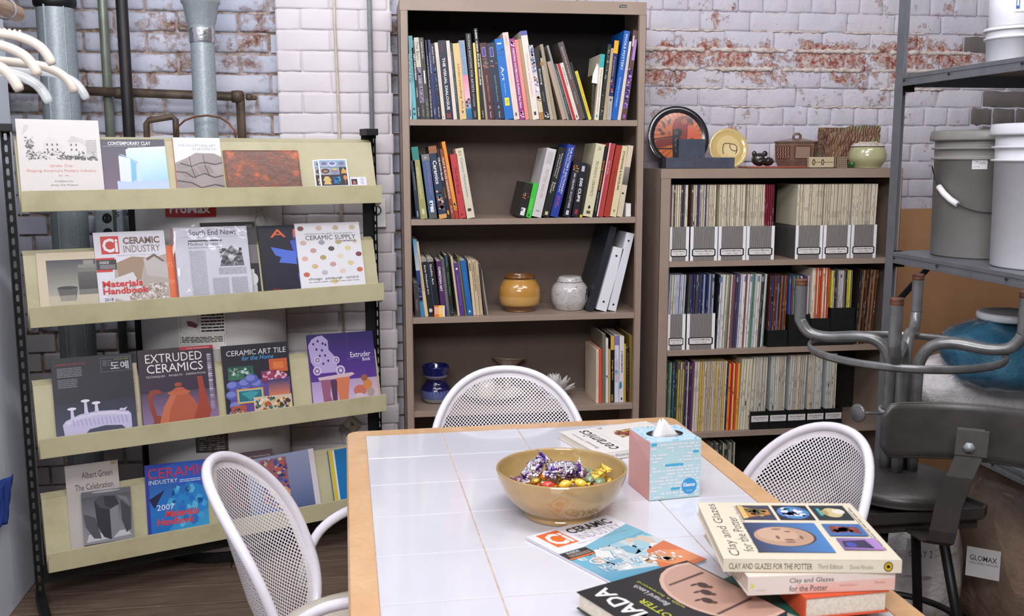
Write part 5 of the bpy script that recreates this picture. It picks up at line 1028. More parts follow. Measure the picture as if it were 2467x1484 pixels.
# ================================================================ magazines and books on the sloping rack
def rmag(k, bl, br, tl, name, label, cat, art, col=(236, 234, 232), th=.004, layer=0, mat='gloss_print', pages=True, group=None, base_mat=None):
    P0 = RL+RN*.0425+Vector((0, 0, RZ[k]-.052)); nf = RX.cross(UPV).normalized(); P0f = P0+nf*(.003+th+layer*.0055)
    B0, B1, T0 = onp(*bl, P0f, nf), onp(*br, P0f, nf), onp(*tl, P0f, nf); X = (B1-B0).normalized(); Y = nf.cross(X); w = (B1-B0).length; h = (T0-B0).dot(Y)
    ext = max(.0, (B0-P0f).dot(UPV))-.001; B0 = B0-Y*ext
    t = thing(name, label, cat, M=frame(X, Y, B0), group=group)
    b = mb(base_mat or mat, col); b.box((0, 0, -.0006), (w, h+ext, 0))
    if th > .002: b.box((0, 0, -th), (w, h+ext, -th+.0006)); b.box((-.0006, 0, -th), (0, h+ext, 0))
    b.build('cover', t)
    if th > .002 and pages: mb('pages').box((.0004, .0006, -th+.0007), (w-.0008, h+ext-.001, -.0007)).build('page_block', t)
    if art:
        b = mb(mat); A = Art(b, (0, ext, 0), (1, 0, 0), (0, 1, 0), w, h); art(A); b.build('cover_print', t)
    return t, w, h, ext
def a_jersey(A):
    A.rect(0, -.1, 1, 1, (214, 207, 202)); A.rect(.08, .9, .93, .903, (200, 196, 190))
    g1, g2, g3 = (196, 192, 188), (120, 118, 118), (70, 70, 72)
    A.rect(.3, .52, .52, .66, (206, 200, 196)); A.poly([(.3, .66), (.38, .78), (.56, .62), (.52, .6)], (206, 202, 198)); A.rect(.6, .5, .74, .68, (210, 204, 200)); A.poly([(.59, .68), (.66, .78), (.75, .68)], (190, 186, 182)); A.poly([(.75, .68), (.66, .78), (.8, .72), (.85, .6)], g1)
    for x in (.34, .4, .46, .63, .69): 
        for y in (.56, .63): A.k = 8; A.rect(x, y, x+.018, y+.03, g3)
    A.poly([(.82, .56), (.95, .74), (.95, .5), (.82, .5)], g1); A.lines(.82, .5, .95, .72, 10, (160, 156, 152), 2)
    A.spots(.08, .42, .95, .56, 150, [g1, g2, g3, (226, 222, 218)], .016, 4); A.spots(.08, .44, .2, .78, 60, [g1, g3, g2], .015, 5); A.spots(.5, .42, .96, .5, 80, [g3, g2], .014, 6)
    for i in range(9): A.k = 11; A.poly([(.06+.008*i, .78+.01*i), (.066+.008*i, .78+.01*i), (.1+.006*i, .92), (.095+.006*i, .92)], g1)
    r = (214, 132, 112); A.text('Jersey City:', .36, .32, .64, .37, r); A.text("Shaping America's Pottery Industry", .08, .25, .92, .3, r); A.text('1825 - 1892', .45, .2, .58, .22, r); A.text('An exhibition at the', .4, .12, .62, .145, g2); A.text('Jersey City Museum', .35, .06, .68, .09, g2)
def a_clay(A):
    A.grad(0, -.1, 1, 1, (120, 100, 120), (44, 46, 62)); A.grad(.2, -.1, 1, .18, (196, 206, 230), (180, 200, 228)); A.grad(.38, .18, 1, .8, (176, 214, 238), (206, 226, 240), (160, 204, 232)); A.poly([(.38, .78), (.42, .83), (1, .86), (1, .8)], (214, 230, 242))
    A.poly([(.25, .18), (.26, .68), (.44, .62), (.42, .15)], (214, 222, 236)); A.poly([(.44, .62), (.42, .15), (.5, .2), (.52, .54)], (120, 184, 212)); A.poly([(.26, .7), (.32, .7), (.56, .55), (.52, .5), (.44, .62)], (166, 188, 214)); A.rect(.52, .16, .57, .5, (196, 214, 234)); A.text('CONTEMPORARY CLAY', .12, .885, .78, .955, 'w', .012); A.text('JAPANESE CERAMICS FOR THE NEW CENTURY', .04, .85, .7, .875, (190, 190, 200))
def a_aki(A):
    A.rect(0, -.1, 1, 1, (232, 230, 232)); A.text('THE SCULPTURAL ART', .1, .82, .9, .87, (110, 122, 142)); A.text('OF AKIYAMA YO', .38, .75, .9, .8, (110, 122, 142)); A.text('Introduction to', .5, .9, .86, .92, (180, 186, 196))
    A.poly([(0, -.1), (1, -.1), (1, .62), (.85, .69), (.45, .7), (.3, .62), (0, .5)], (150, 138, 134)); 
    for p in ([(0, .45), (.25, .55), (.3, .42), (.1, .34)], [(.3, .62), (.5, .68), (.62, .5), (.36, .48)], [(.55, .68), (.85, .66), (.9, .5), (.68, .5)], [(.1, .3), (.4, .4), (.5, .26), (.2, .2)], [(.45, .44), (.72, .46), (.8, .3), (.52, .28)], [(.75, .44), (1, .46), (1, .26), (.84, .28)], [(0, .18), (.3, .18), (.4, .05), (0, .0)], [(.42, .2), (.72, .24), (.8, .06), (.48, .02)], [(.78, .22), (1, .2), (1, .0), (.86, .04)]): A.k = 6; A.poly(p, mix((168, 156, 152), (128, 116, 114), rnd.random()))
    for l in ([(0, .32), (.2, .3), (.35, .2), (.6, .28), (.8, .2), (1, .24)], [(.1, .48), (.34, .42), (.5, .48), (.62, .5), (.85, .46), (1, .5)], [(.3, .62), (.33, .4), (.4, .18)], [(.6, .66), (.62, .44), (.7, .22)], [(0, .14), (.3, .1), (.5, -.0), (.8, .06), (1, .02)]):
        for a, b_ in zip(l, l[1:]): A.k = 9; A.poly([a, b_, (b_[0]+.01, b_[1]+.022), (a[0]+.012, a[1]+.022)], (52, 44, 46))
def a_cards(A, behind=False):
    A.rect(0, -.1, 1, 1, (236, 236, 244)); g = [((150, 160, 190), (120, 120, 150)), ((190, 186, 206), (120, 130, 160)), ((196, 190, 214), (100, 120, 170))]
    A.rect(.05, .02, .95, .96, (40, 38, 46)); A.rect(.05, .7, .95, .96, (130, 170, 196)); A.rect(.05, .42, .38, .69, (170, 166, 172)); A.rect(.38, .42, .7, .69, (150, 150, 170)); 
    for u, c in ((.2, (176, 176, 196)), (.48, (206, 204, 222)), (.8, (150, 148, 176))): A.ell(u, .82, .14, .1, c); A.k -= 0; A.ell(u, .84, .1, .06, (110, 112, 150))
    A.ell(.22, .56, .14, .09, (60, 50, 54)); A.ell(.22, .55, .08, .04, (176, 130, 110)); A.ell(.54, .54, .11, .1, (110, 140, 170)); A.rect(.46, .54, .62, .58, (206, 90, 60)); A.ell(.54, .62, .1, .025, (206, 200, 110)); A.poly([(.74, .46), (.94, .46), (.96, .58), (.88, .6), (.84, .68), (.78, .58)], (206, 160, 70))
    A.poly([(.12, .06), (.38, .06), (.34, .2), (.4, .2), (.3, .36), (.18, .36), (.1, .2), (.16, .2)], (214, 180, 110)); A.spots(.44, .06, .74, .36, 40, [(30, 120, 180), (20, 80, 140), (60, 160, 200)], .05, 3); A.ell(.87, .3, .07, .09, (206, 130, 80)); A.rect(.85, .06, .87, .24, (170, 120, 90))
def a_small(A): A.rect(0, -.2, 1, 1, (232, 230, 240)); A.rect(.05, .1, .42, .78, (44, 30, 54)); A.poly([(.12, .2), (.36, .2), (.3, .45), (.2, .6)], (206, 110, 80)); A.lines(.62, .1, .85, .9, 6, (180, 176, 190), 2)
def a_photo(A):
    A.rect(0, -.1, 1, 1, (214, 198, 170)); A.grad(.14, .12, 1, .86, (180, 176, 160), (70, 70, 78)); A.rect(.14, -.1, 1, .2, (196, 186, 160)); A.rect(.62, .2, .98, .7, (120, 116, 108)); A.grad(.62, .3, .98, .62, (70, 68, 66), (96, 92, 88)); A.poly([(.62, .7), (.64, .76), (.96, .76), (.98, .7)], (140, 136, 128)); A.rect(.72, .76, .88, .84, (150, 146, 138)); A.poly([(.28, .34), (.6, .34), (.56, .1), (.33, .1)], (96, 92, 88)); A.ell(.44, .34, .16, .03, (60, 58, 56)); A.rect(.32, .1, .56, .2, (150, 146, 136))
def ci_head(A, c1, c2, logo, v0=.82):
    A.rect(.09, v0-.13, .34, v0+.12, logo); A.text('Ci', .11, v0-.11, .325, v0+.09, 'w', .03); A.text('CERAMIC', .4, v0, .92, v0+.1, c1, .03); A.text('INDUSTRY', .4, v0-.12, .92, v0-.02, c2); A.text('Magazine of Ceramic and Advanced Materials', .3, v0-.17, .9, v0-.15, (180, 176, 180))
def a_ci18(A):
    A.rect(0, -.1, 1, 1, (222, 220, 228)); A.poly([(.2, -.1), (.25, .5), (.45, .62), (.75, .6), (1, .66), (1, -.1)], (178, 166, 158)); A.poly([(.28, .56), (.5, .64), (.7, .62), (.6, .3), (.3, .34)], (160, 136, 112)); A.poly([(.66, .6), (.84, .66), (1, .5), (1, .3), (.7, .36)], (190, 182, 178)); A.poly([(.7, .6), (.82, .67), (.96, .56), (.94, .54), (.82, .63), (.72, .57)], (120, 92, 80))
    A.poly([(.1, .3), (.5, .42), (.6, .2), (.4, .0), (.1, .1)], (216, 212, 212)); A.spots(.4, -.02, 1, .26, 120, [(206, 198, 188), (176, 160, 146), (226, 220, 214), (150, 132, 118)], .03, 8)
    ci_head(A, (120, 92, 80), (140, 120, 110), (206, 56, 48)); A.rect(-.0, .47, .28, .61, (56, 50, 52)); A.rect(0, .44, .22, .47, (206, 50, 44)); A.rect(0, .61, .26, .635, (206, 50, 44)); A.text('INSIDE', .05, .55, .18, .59, 'w', 0, .2); A.lines(.05, .48, .26, .54, 3, (170, 166, 170), 3); A.text('Materials', .06, .22, .62, .31, (208, 46, 50), .03); A.text('Handbook', .06, .12, .7, .21, (208, 46, 50), .03); A.text('2018', .07, .03, .19, .07, (60, 56, 60))
def a_orange(A): A.rect(0, -.1, 1, 1, (232, 112, 66)); A.text('AMERICAN CERAMICS', .1, .6, .95, .7, (240, 160, 110)); A.text('fascination', .5, .3, .98, .4, (240, 170, 130))
def a_news(A):
    A.rect(0, -.1, 1, 1, (226, 224, 232)); A.text('South End News', .2, .88, .85, .96, (80, 88, 110), .012); A.rect(.1, .855, .95, .858, (120, 120, 130)); A.rect(.18, .79, .64, .81, (60, 58, 64)); A.text('Mother Goosed', .18, .73, .62, .78, (70, 70, 84)); A.lines(.18, .69, .6, .71, 1, (150, 150, 158), 5); A.lines(.18, .0, .4, .66, 42, (172, 170, 178), 4, 3); A.poly([(.58, .42), (.92, .42), (.9, .62), (.76, .72), (.64, .6)], (120, 118, 124)); A.spots(.58, .42, .92, .7, 70, [(60, 58, 62), (160, 158, 164), (90, 88, 92)], .03, 5); A.lines(.56, .3, .94, .4, 5, (160, 158, 166), 6); A.lines(.46, .0, .68, .26, 16, (176, 174, 182), 4); A.lines(.72, .0, .94, .26, 16, (176, 174, 182), 4)
def a_binder(A): A.rect(0, -.1, 1, 1, (58, 52, 54)); A.rect(0, .42, 1, .68, (110, 104, 106)); A.rect(0, -.1, 1, .42, (22, 26, 32)); A.text('2020', .82, .92, .94, .96, (150, 146, 150)); A.ell(.86, .2, .1, .09, (206, 206, 200)); A.rect(.82, .28, .9, .34, (206, 206, 200)); A.rect(.8, .0, .93, .12, (190, 190, 186)); A.poly([(0, .9), (.4, .95), (.5, .9)], (120, 60, 60))
def a_art(A):
    A.rect(0, -.1, 1, 1, (22, 18, 40)); c = (64, 90, 190); d = (44, 60, 150); A.poly([(.5, .9), (.56, .96), (.66, .93), (.68, .82), (.6, .78), (.5, .8)], c); A.poly([(.45, .76), (.7, .82), (.92, .72), (.95, .4), (.9, -.05), (.55, -.05), (.52, .25), (.58, .4), (.5, .55)], c); A.poly([(.52, .6), (.4, .62), (.16, .68), (.22, .55), (.3, .52), (.26, .44), (.42, .42), (.52, .4)], (78, 110, 206)); A.poly([(.56, .5), (.78, .52), (.86, .42), (.7, .38)], d); A.poly([(.6, .3), (.8, .3), (.84, .0), (.64, .0)], d); A.poly([(.68, .88), (.82, .86), (.9, .0), (.8, .0)], (54, 76, 170)); o = (226, 104, 60); A.text('A R T', .17, .82, .98, .94, o, .01); A.text('M A N A G E', .55, .79, 1.0, .81, o); A.text('SPRING', .12, .02, .24, .05, (200, 60, 50)); A.rect(0, -.1, .03, 1, (14, 14, 18))
def a_supply(A):
    A.rect(0, -.1, 1, 1, (228, 226, 230)); cs = [(110, 60, 56), (206, 170, 160), (190, 172, 146), (196, 180, 140), (206, 168, 156), (150, 148, 160), (180, 160, 110), (222, 208, 190), (190, 150, 140), (80, 64, 62), (214, 200, 140), (214, 170, 150), (176, 146, 90), (226, 206, 180), (120, 54, 56), (206, 180, 120), (196, 150, 140), (214, 196, 140), (196, 92, 66), (180, 178, 184), (222, 196, 180), (200, 100, 66), (214, 190, 110)]
    P = [(.08, .92), (.36, .92), (.62, .92), (.88, .92), (.1, .7), (.38, .7), (.64, .7), (.9, .7), (.24, .58), (.52, .6), (.78, .6), (.1, .46), (.38, .47), (.65, .48), (.94, .5), (.24, .34), (.52, .36), (.8, .37), (.1, .22), (.38, .24), (.66, .25), (.93, .26), (.52, .1)]
    for (u, v), c in zip(P, cs): A.k = 4; A.ell(u, v, .048, .036, c, 18); A.k = 5; A.ell(u, v, .03, .023, mix(c, (255, 255, 255), .25), 14); A.k = 6; A.ell(u, v, .02, .015, c, 12)
    A.text('a full selection of clay, glazes, tools and equipment', .13, .82, .88, .845, (80, 76, 80)); A.text('CERAMIC SUPPLY', .14, .74, .92, .81, (66, 54, 58), .0); A.text('catalog', .68, .69, .92, .735, (66, 54, 58), .01); A.text('chicago', .12, .12, .33, .17, (50, 46, 50)); A.text('pittsburgh', .38, .12, .64, .17, (50, 46, 50)); A.text('ny/nj/ct', .7, .12, .9, .17, (50, 46, 50)); A.lines(.12, .09, .9, .11, 1, (150, 148, 150), 9)
def a_korea(A):
    A.grad(0, -.1, 1, .5, (70, 74, 100), (40, 42, 52)); A.rect(0, .4, 1, 1, (40, 42, 50)); A.text('CERAMIC ART MONTHLY', .04, .9, .42, .925, (170, 50, 50), .01)
    A.lines(.06, .74, .36, .87, 6, (130, 132, 140), 3); A.lines(.06, .6, .3, .72, 5, (120, 122, 130), 3, 8)
    q = (150, 152, 160); A.rect(.6, .77, .98, .96, q); A.rect(.603, .773, .977, .957, (40, 42, 50)); A.text('December 2023', .78, .925, .95, .94, (200, 190, 60)); A.text('\uc6d4\uac04', .62, .85, .74, .93, (120, 122, 130)); A.text('\ub3c4\uc608', .72, .79, .95, .9, (214, 214, 220), .01)
    b = [(.1, -.08), (.08, .12), (.12, .17), (.3, .24), (.5, .26), (.72, .25), (.9, .22), (.93, .18), (.93, .0), (.86, -.02), (.8, .04), (.6, .06), (.4, .03), (.3, -.08)]; A.poly(b, (196, 188, 218)); A.poly([(.12, .15), (.3, .22), (.5, .245), (.72, .235), (.9, .2), (.9, .17), (.7, .2), (.5, .21), (.3, .18), (.14, .11)], (214, 208, 230))
    for i in range(14): u = .2+.05*i; A.poly([(u, .17), (u+.012, .17), (u+.03, .08), (u+.018, .08)], (170, 160, 200))
    for u, v, h in ((.2, .16, .16), (.37, .23, .18), (.5, .25, .12)): A.poly([(u-.02, v), (u+.03, v), (u+.018, v+h), (u-.012, v+h)], (206, 200, 226)); A.ell(u+.003, v+h, .055, .02, (224, 220, 236)); 
    A.poly([(.78, .24), (.86, .23), (.89, .28), (.84, .26), (.8, .27)], (206, 200, 226))
def a_extr(A):
    A.grad(0, -.1, 1, .5, (150, 120, 160), (52, 42, 62)); A.grad(0, .4, 1, 1, (54, 42, 62), (58, 46, 54)); A.rect(.55, .955, 1, 1, (176, 40, 60)); A.text('A Lark Ceramics Book', .64, .965, .95, .985, (240, 210, 210)); A.text('EXTRUDED', .09, .81, .84, .93, (236, 232, 230), -.0); A.text('CERAMICS', .1, .67, .84, .79, (236, 232, 230)); A.text('TECHNIQUES    PROJECTS    INSPIRATIONS', .08, .6, .87, .635, (206, 200, 200))
    for s in range(26): A.k = 5; v = .1+.03*s; A.poly([(.91, v), (.97, v+.01), (.95, v+.03), (.9, v+.03)], mix((120, 110, 130), (200, 196, 206), rnd.random()))
    c = (176, 88, 60); d = (140, 60, 44); A.poly([(.1, -.06), (.14, .02), (.1, .2), (.08, .36), (.12, .44), (.22, .45), (.28, .4), (.24, .38), (.16, .38), (.14, .3), (.18, .1), (.28, .06), (.3, -.06)], d); A.poly([(.2, -.05), (.28, .2), (.38, .36), (.6, .38), (.68, .28), (.76, .1), (.8, -.05)], c); A.poly([(.2, -.05), (.28, .2), (.38, .36), (.46, .36), (.36, .16), (.32, -.05)], (196, 108, 74)); A.poly([(.66, .0), (.74, .2), (.76, .42), (.75, .58), (.82, .58), (.84, .4), (.9, .08), (.86, -.02)], (158, 62, 46)); A.ell(.49, .38, .15, .035, (190, 100, 66)); A.poly([(.37, .39), (.46, .45), (.54, .45), (.62, .39)], (186, 92, 62)); A.ell(.49, .49, .05, .03, (160, 74, 52))
def a_tile(A):
    A.rect(0, -.1, 1, 1, (34, 32, 42)); A.text('CERAMIC ART TILE', .06, .84, .96, .92, (226, 224, 230), .0, .1); A.text('for the Home', .28, .76, .76, .83, (70, 150, 210), .01, .3); A.grad(.06, .48, .44, .68, (60, 110, 90), (36, 80, 66)); A.spots(.06, .5, .44, .67, 30, [(80, 140, 110), (180, 200, 190), (40, 70, 60)], .03, 2); A.rect(.06, -.1, .98, .46, (96, 70, 140)); 
    for u, v in ((.12, .4), (.3, .42), (.48, .4), (.1, .26), (.14, .1), (.3, .3), (.12, -.02), (.4, .48)): A.ell(u, v, .1, .07, (84, 90, 170)); A.ell(u-.02, v+.015, .07, .045, (120, 130, 200))
    A.rect(.68, .55, .96, .75, (196, 92, 50)); A.rect(.74, .6, .9, .7, (214, 120, 60)); A.rect(.55, .4, .8, .58, (120, 50, 90)); A.spots(.55, .4, .95, .58, 30, [(220, 150, 180), (160, 60, 90), (230, 200, 210)], .04, 4); A.grad(.64, .2, .96, .44, (206, 120, 90), (30, 60, 110)); A.rect(.16, .12, .56, .34, (206, 150, 60)); A.rect(.18, .14, .54, .32, (190, 206, 214)); A.rect(.19, .15, .53, .31, (30, 110, 120)); A.poly([(.22, .28), (.36, .16), (.5, .28), (.36, .3)], (60, 150, 160)); A.rect(.4, -.1, .98, .2, (206, 186, 160)); A.spots(.4, -.08, .97, .2, 90, [(40, 110, 110), (176, 90, 50), (226, 210, 190), (60, 50, 60), (210, 160, 80)], .035, 9); A.rect(.06, -.08, .28, .1, (170, 84, 66)); A.spots(.09, -.06, .25, .08, 14, [(206, 170, 160), (110, 60, 50)], .03, 3)
def a_extb(A):
    A.grad(0, -.1, 1, 1, (206, 180, 226), (44, 26, 96), (220, 190, 200), (60, 40, 110)); A.grad(0, .3, 1, 1, (86, 50, 140), (42, 28, 92)); w = (176, 160, 206); A.poly([(.12, .42), (.02, .6), (.0, .84), (.06, .93), (.14, .97), (.22, .98), (.3, .9), (.3, .76), (.38, .66), (.4, .55), (.42, .42)], w)
    for u, v in ((.08, .86), (.15, .9), (.22, .86), (.12, .78), (.2, .76), (.26, .84), (.16, .68), (.24, .68), (.28, .6), (.2, .56)): A.k = 4; A.ell(u, v, .016, .02, (60, 40, 110), 10)
    for u, v, r in ((.1, .46, .06), (.45, .44, .07), (.12, .62, .05), (.4, .6, .05)): A.k = 5; A.ell(u, v, r, r*1.1, (206, 190, 214)); A.k = 6; A.ell(u, v, r*.66, r*.72, (120, 90, 150)); A.k = 7; A.ell(u, v, r*.35, r*.4, (206, 190, 214))
    A.poly([(.1, .36), (.62, .4), (.66, .37), (.56, .33), (.12, .31)], (206, 180, 190)); A.poly([(.14, .32), (.3, .32), (.26, .1), (.3, -.05), (.16, -.05)], (150, 90, 120)); A.poly([(.36, .33), (.58, .34), (.54, .1), (.52, -.05), (.4, -.05)], (206, 120, 84)); A.poly([(.28, .3), (.38, .3), (.36, -.05), (.3, -.05)], (90, 50, 80)); A.ell(.72, .12, .1, .08, (196, 110, 90)); A.ell(.84, .2, .07, .08, (206, 130, 70)); A.ell(.8, .3, .05, .05, (150, 90, 60)); A.ell(.88, .08, .06, .06, (170, 150, 140)); A.ell(.7, .02, .08, .06, (206, 190, 200)); A.text('Extruder', .62, .62, .93, .7, (236, 232, 240)); A.text('Book', .8, .555, .92, .61, (236, 232, 240)); A.rect(.56, .6, 1.0, .603, (150, 130, 190)); A.rect(.58, .54, .583, .98, (110, 90, 160))
def a_green(A):
    A.rect(0, -.1, 1, 1, (190, 182, 176)); A.text('Albert Green', .3, .82, .88, .9, (56, 52, 52)); A.text('The Celebration', .16, .68, .88, .755, (56, 52, 52)); A.text('of a Meat', .4, .6, .8, .65, (56, 52, 52)); A.rect(.86, .95, .98, 1, (170, 148, 110))
def a_bw(A):
    A.rect(0, -.1, 1, 1, (100, 100, 106)); A.grad(0, -.1, 1, .9, (150, 150, 154), (84, 84, 90)); A.rect(.0, -.12, 1, .02, (50, 50, 62)); A.poly([(.05, .06), (.95, .1), (.9, .2), (.1, .2)], (196, 194, 196)); A.poly([(.02, .6), (.25, .5), (.35, .1), (.2, .12), (.05, .35)], (76, 76, 84)); A.poly([(.25, .82), (.55, .62), (.55, .06), (.4, .12), (.28, .35)], (40, 40, 48)); A.poly([(.55, .62), (.72, .72), (.72, .2), (.55, .06)], (130, 130, 136)); A.poly([(.25, .82), (.4, .9), (.68, .86), (.75, .7), (.55, .62), (.35, .68)], (70, 70, 78)); A.poly([(.44, .88), (.68, .86), (.74, .7), (.56, .64), (.46, .7)], (44, 44, 52)); A.poly([(.78, .78), (.98, .6), (.96, .2), (.86, .15), (.78, .4)], (64, 64, 72)); A.poly([(.7, .88), (.9, .82), (.98, .66), (.78, .8)], (120, 120, 126)); A.ell(.5, .97, .3, .02, (170, 170, 170))
def a_ci07(A):
    A.grad(0, -.1, 1, 1, (40, 150, 206), (20, 60, 170), (60, 170, 220), (40, 50, 150)); A.poly([(.3, .95), (.75, .4), (.95, .6), (1, 1), (.5, 1)], (40, 90, 190)); A.poly([(.0, .4), (.3, .55), (.5, .2), (.2, -.1), (0, -.1)], (20, 110, 190)); A.poly([(.4, .5), (.8, .2), (1, .3), (1, .6), (.7, .7)], (30, 130, 200)); A.poly([(.04, .5), (.3, .62), (.12, .36)], (14, 24, 70)); A.spots(.3, .0, 1, .7, 30, [(60, 160, 214), (30, 110, 190), (90, 180, 220)], .07, 4); A.text('CERAMIC', .04, .79, 1.05, .94, (206, 40, 60), .0); A.text('INDUSTRY', .05, .71, .52, .77, (226, 230, 240)); A.lines(.55, .7, .9, .75, 2, (190, 210, 240), 4); A.text('2007', .16, .33, .44, .41, 'w'); A.text('Materials', .28, .22, .84, .32, (220, 60, 66), .03, .2); A.text('Handbook', .14, .11, .76, .21, (220, 60, 66), .03, .2); A.rect(0, -.1, .05, 1, (50, 50, 150))
def a_dark(A): A.grad(0, -.1, 1, 1, (44, 28, 34), (92, 72, 78)); A.text('Ceramics and Glass Manufacturing', .2, .9, .95, .93, (200, 190, 196)); A.text('Materials Handbook', .5, .85, .95, .875, (200, 80, 70)); A.spots(.1, .1, .8, .8, 30, [(120, 40, 44), (60, 40, 60), (90, 60, 66)], .08, 3)
def a_pot(A):
    A.grad(0, -.1, .92, 1, (64, 84, 130), (150, 156, 186)); A.rect(.92, -.1, 1, 1, (214, 206, 210)); A.rect(.2, .2, .58, .95, (150, 96, 100)); A.spots(.18, .2, .6, .97, 130, [(60, 90, 170), (196, 90, 80), (214, 190, 150), (120, 60, 90), (40, 60, 130)], .035, 6); A.ell(.52, .3, .06, .14, (206, 160, 110)); A.ell(.48, .34, .04, .08, (30, 24, 30)); A.spots(.3, -.05, .6, .2, 50, [(214, 190, 170), (170, 90, 90), (90, 100, 160)], .03, 7); A.lines(.0, .02, .5, .1, 2, (40, 90, 190), 6)
def a_blue(A): A.grad(0, -.1, 1, 1, (10, 120, 186), (20, 110, 170)); A.rect(.5, -.02, 1.3, .56, (226, 226, 224)); A.rect(.53, .0, 1.3, .53, (40, 40, 44)); A.spots(.62, .0, 1.2, .5, 80, [(190, 190, 190), (90, 90, 94), (20, 20, 22)], .06, 3); A.rect(.0, -.1, .1, 1, (214, 190, 70)); A.rect(.1, -.1, .14, 1, (226, 226, 230))
J = [
 (0, (52, 460), (252, 458), (33, 286), 'exhibition_catalog', 'white catalog with a drawing of a factory town, left end of the top rack shelf', 'catalog', a_jersey, (214, 207, 202), .003, 2),
 (0, (253, 459), (409, 455), (238, 336), 'exhibition_catalog', 'dark catalog with pale blue clay blocks lettered CONTEMPORARY CLAY on the rack', 'catalog', a_clay, (44, 46, 62), .006, 0),
 (0, (428, 454), (541, 453), (412, 331), 'exhibition_catalog', 'white catalog with cracked clay, lettered THE SCULPTURAL ART OF AKIYAMA YO', 'catalog', a_aki, (226, 90, 50), .008, 0),
 (0, (760, 449), (829, 447), (749, 386), 'postcard', 'photo collage postcard peeking out behind its twin on the top rack shelf', 'postcard', a_cards, (236, 236, 244), .001, 0),
 (0, (773, 449), (843, 447), (763, 384), 'postcard', 'photo collage postcard in front of its twin on the top rack shelf', 'postcard', a_cards, (236, 236, 244), .001, 1),
 (0, (846, 447), (884, 446), (843, 427), 'card', 'small white card with a dark picture at the right end of the top rack shelf', 'card', a_small, (236, 236, 244), .001, 0),
 (1, (98, 742), (252, 732), (84, 611), 'exhibition_catalog', 'cream catalog with a photo of a bowl and bottle, left end of second rack shelf', 'catalog', a_photo, (214, 198, 170), .004, 0),
 (1, (318, 726), (428, 721), (303, 594), 'magazine', 'orange covered magazine mostly hidden between two others on the second rack shelf', 'magazine', a_orange, (232, 112, 66), .003, 0),
 (1, (241, 732), (412, 720), (218, 561), 'magazine', 'white trade magazine with red 2018 Materials Handbook lettering on the second rack shelf', 'magazine', a_ci18, (222, 220, 228), .004, 1),
 (1, (500, 714), (631, 706), (486, 537), 'binder', 'dark display binder standing tall behind the sleeved newspaper on the rack', 'binder', a_binder, (40, 36, 38), .008, 0),
 (1, (637, 706), (800, 695), (613, 545), 'magazine', 'dark magazine with a blue winged statue, lettered ART', 'magazine', a_art, (22, 18, 40), .005, 0),
 (1, (727, 698), (882, 688), (706, 539), 'catalog', 'white dotted catalog lettered CERAMIC SUPPLY catalog on the second rack shelf', 'catalog', a_supply, (228, 226, 230), .005, 1),
 (2, (205, 1040), (342, 1024), (187, 886), 'booklet', 'cream booklet behind the black magazine on the third rack shelf', 'booklet', lambda A: (A.rect(0, -.1, 1, 1, (190, 176, 150)), A.lines(.3, .2, .96, .9, 20, (150, 136, 116), 3)), (190, 176, 150), .002, 0),
 (2, (137, 1049), (332, 1026), (118, 866), 'magazine', 'black magazine with Korean lettering and a white ceramic bridge', 'magazine', a_korea, (36, 38, 46), .005, 1),
 (2, (346, 1022), (528, 1001), (328, 845), 'book', 'purple brown book with a terracotta teapot, lettered EXTRUDED CERAMICS', 'book', a_extr, (52, 42, 56), .014, 0),
 (2, (548, 997), (708, 979), (526, 835), 'book', 'black book with tile pictures, lettered CERAMIC ART TILE for the Home', 'book', a_tile, (28, 26, 34), .012, 0),
 (2, (755, 971), (913, 954), (734, 808), 'book', 'violet book with a throne like chair, lettered Extruder Book', 'book', a_extb, (70, 44, 120), .009, 0),
 (3, (172, 1324), (300, 1302), (154, 1124), 'booklet', 'grey white booklet lettered Albert Green on the lowest rack shelf', 'booklet', a_green, (190, 182, 176), .002, 0),
 (3, (204, 1317), (323, 1298), (189, 1188), 'photo_card', 'black and white photo card of curved slabs on the lowest rack shelf', 'photo', a_bw, (90, 90, 96), .001, 2),
 (3, (358, 1290), (505, 1269), (338, 1123), 'magazine', 'bright blue magazine with red lettering 2007 Materials Handbook', 'magazine', a_ci07, (20, 90, 180), .006, 0),
 (3, (535, 1264), (672, 1240), (516, 1100), 'magazine', 'dark maroon magazine behind the left chair on the lowest rack shelf', 'magazine', a_dark, (60, 44, 50), .004, 0),
 (3, (610, 1252), (774, 1217), (590, 1110), 'magazine', 'slate blue magazine with a colourful patterned vase on the lowest rack shelf', 'magazine', a_pot, (206, 200, 206), .004, 2),
 (3, (807, 1212), (905, 1192), (789, 1087), 'book', 'bright cyan blue book at the right end of the lowest rack shelf', 'book', a_blue, (16, 116, 180), .01, 0)]
for a in J: rmag(a[0], a[1], a[2], a[3], a[4], a[5], a[6], a[7], col=a[8], th=a[9], layer=a[10])
t, w, h, ext = rmag(0, (548, 453), (728, 450), (532, 362), 'relief_tile', 'rust orange copper coloured relief tile leaning on the top rack shelf', 'tile', None, (120, 60, 40), .009, 0, pages=False, base_mat='rust_tile')
b = mb('rust_tile'); bev(b.box((.004, .004, -.0005), (w-.004, h+ext-.004, .001)).build('relief_face', t), .0008, 1)
b = mb('rust_tile'); b.box((0, 0, -.008), (.002, h+ext, .0015)); b.box((w-.002, 0, -.008), (w, h+ext, .0015)); b.box((.002, h+ext-.002, -.008), (w-.002, h+ext, .0015)); b.build('raised_edge', t)
t, w, h, ext = rmag(1, (433, 718), (610, 707), (412, 549), 'newspaper_page', 'newspaper page lettered South End News inside a shiny clear plastic sleeve', 'newspaper', a_news, (226, 224, 232), .001, 3)
b = mb('clear_plastic'); b.smooth = True; n = 26
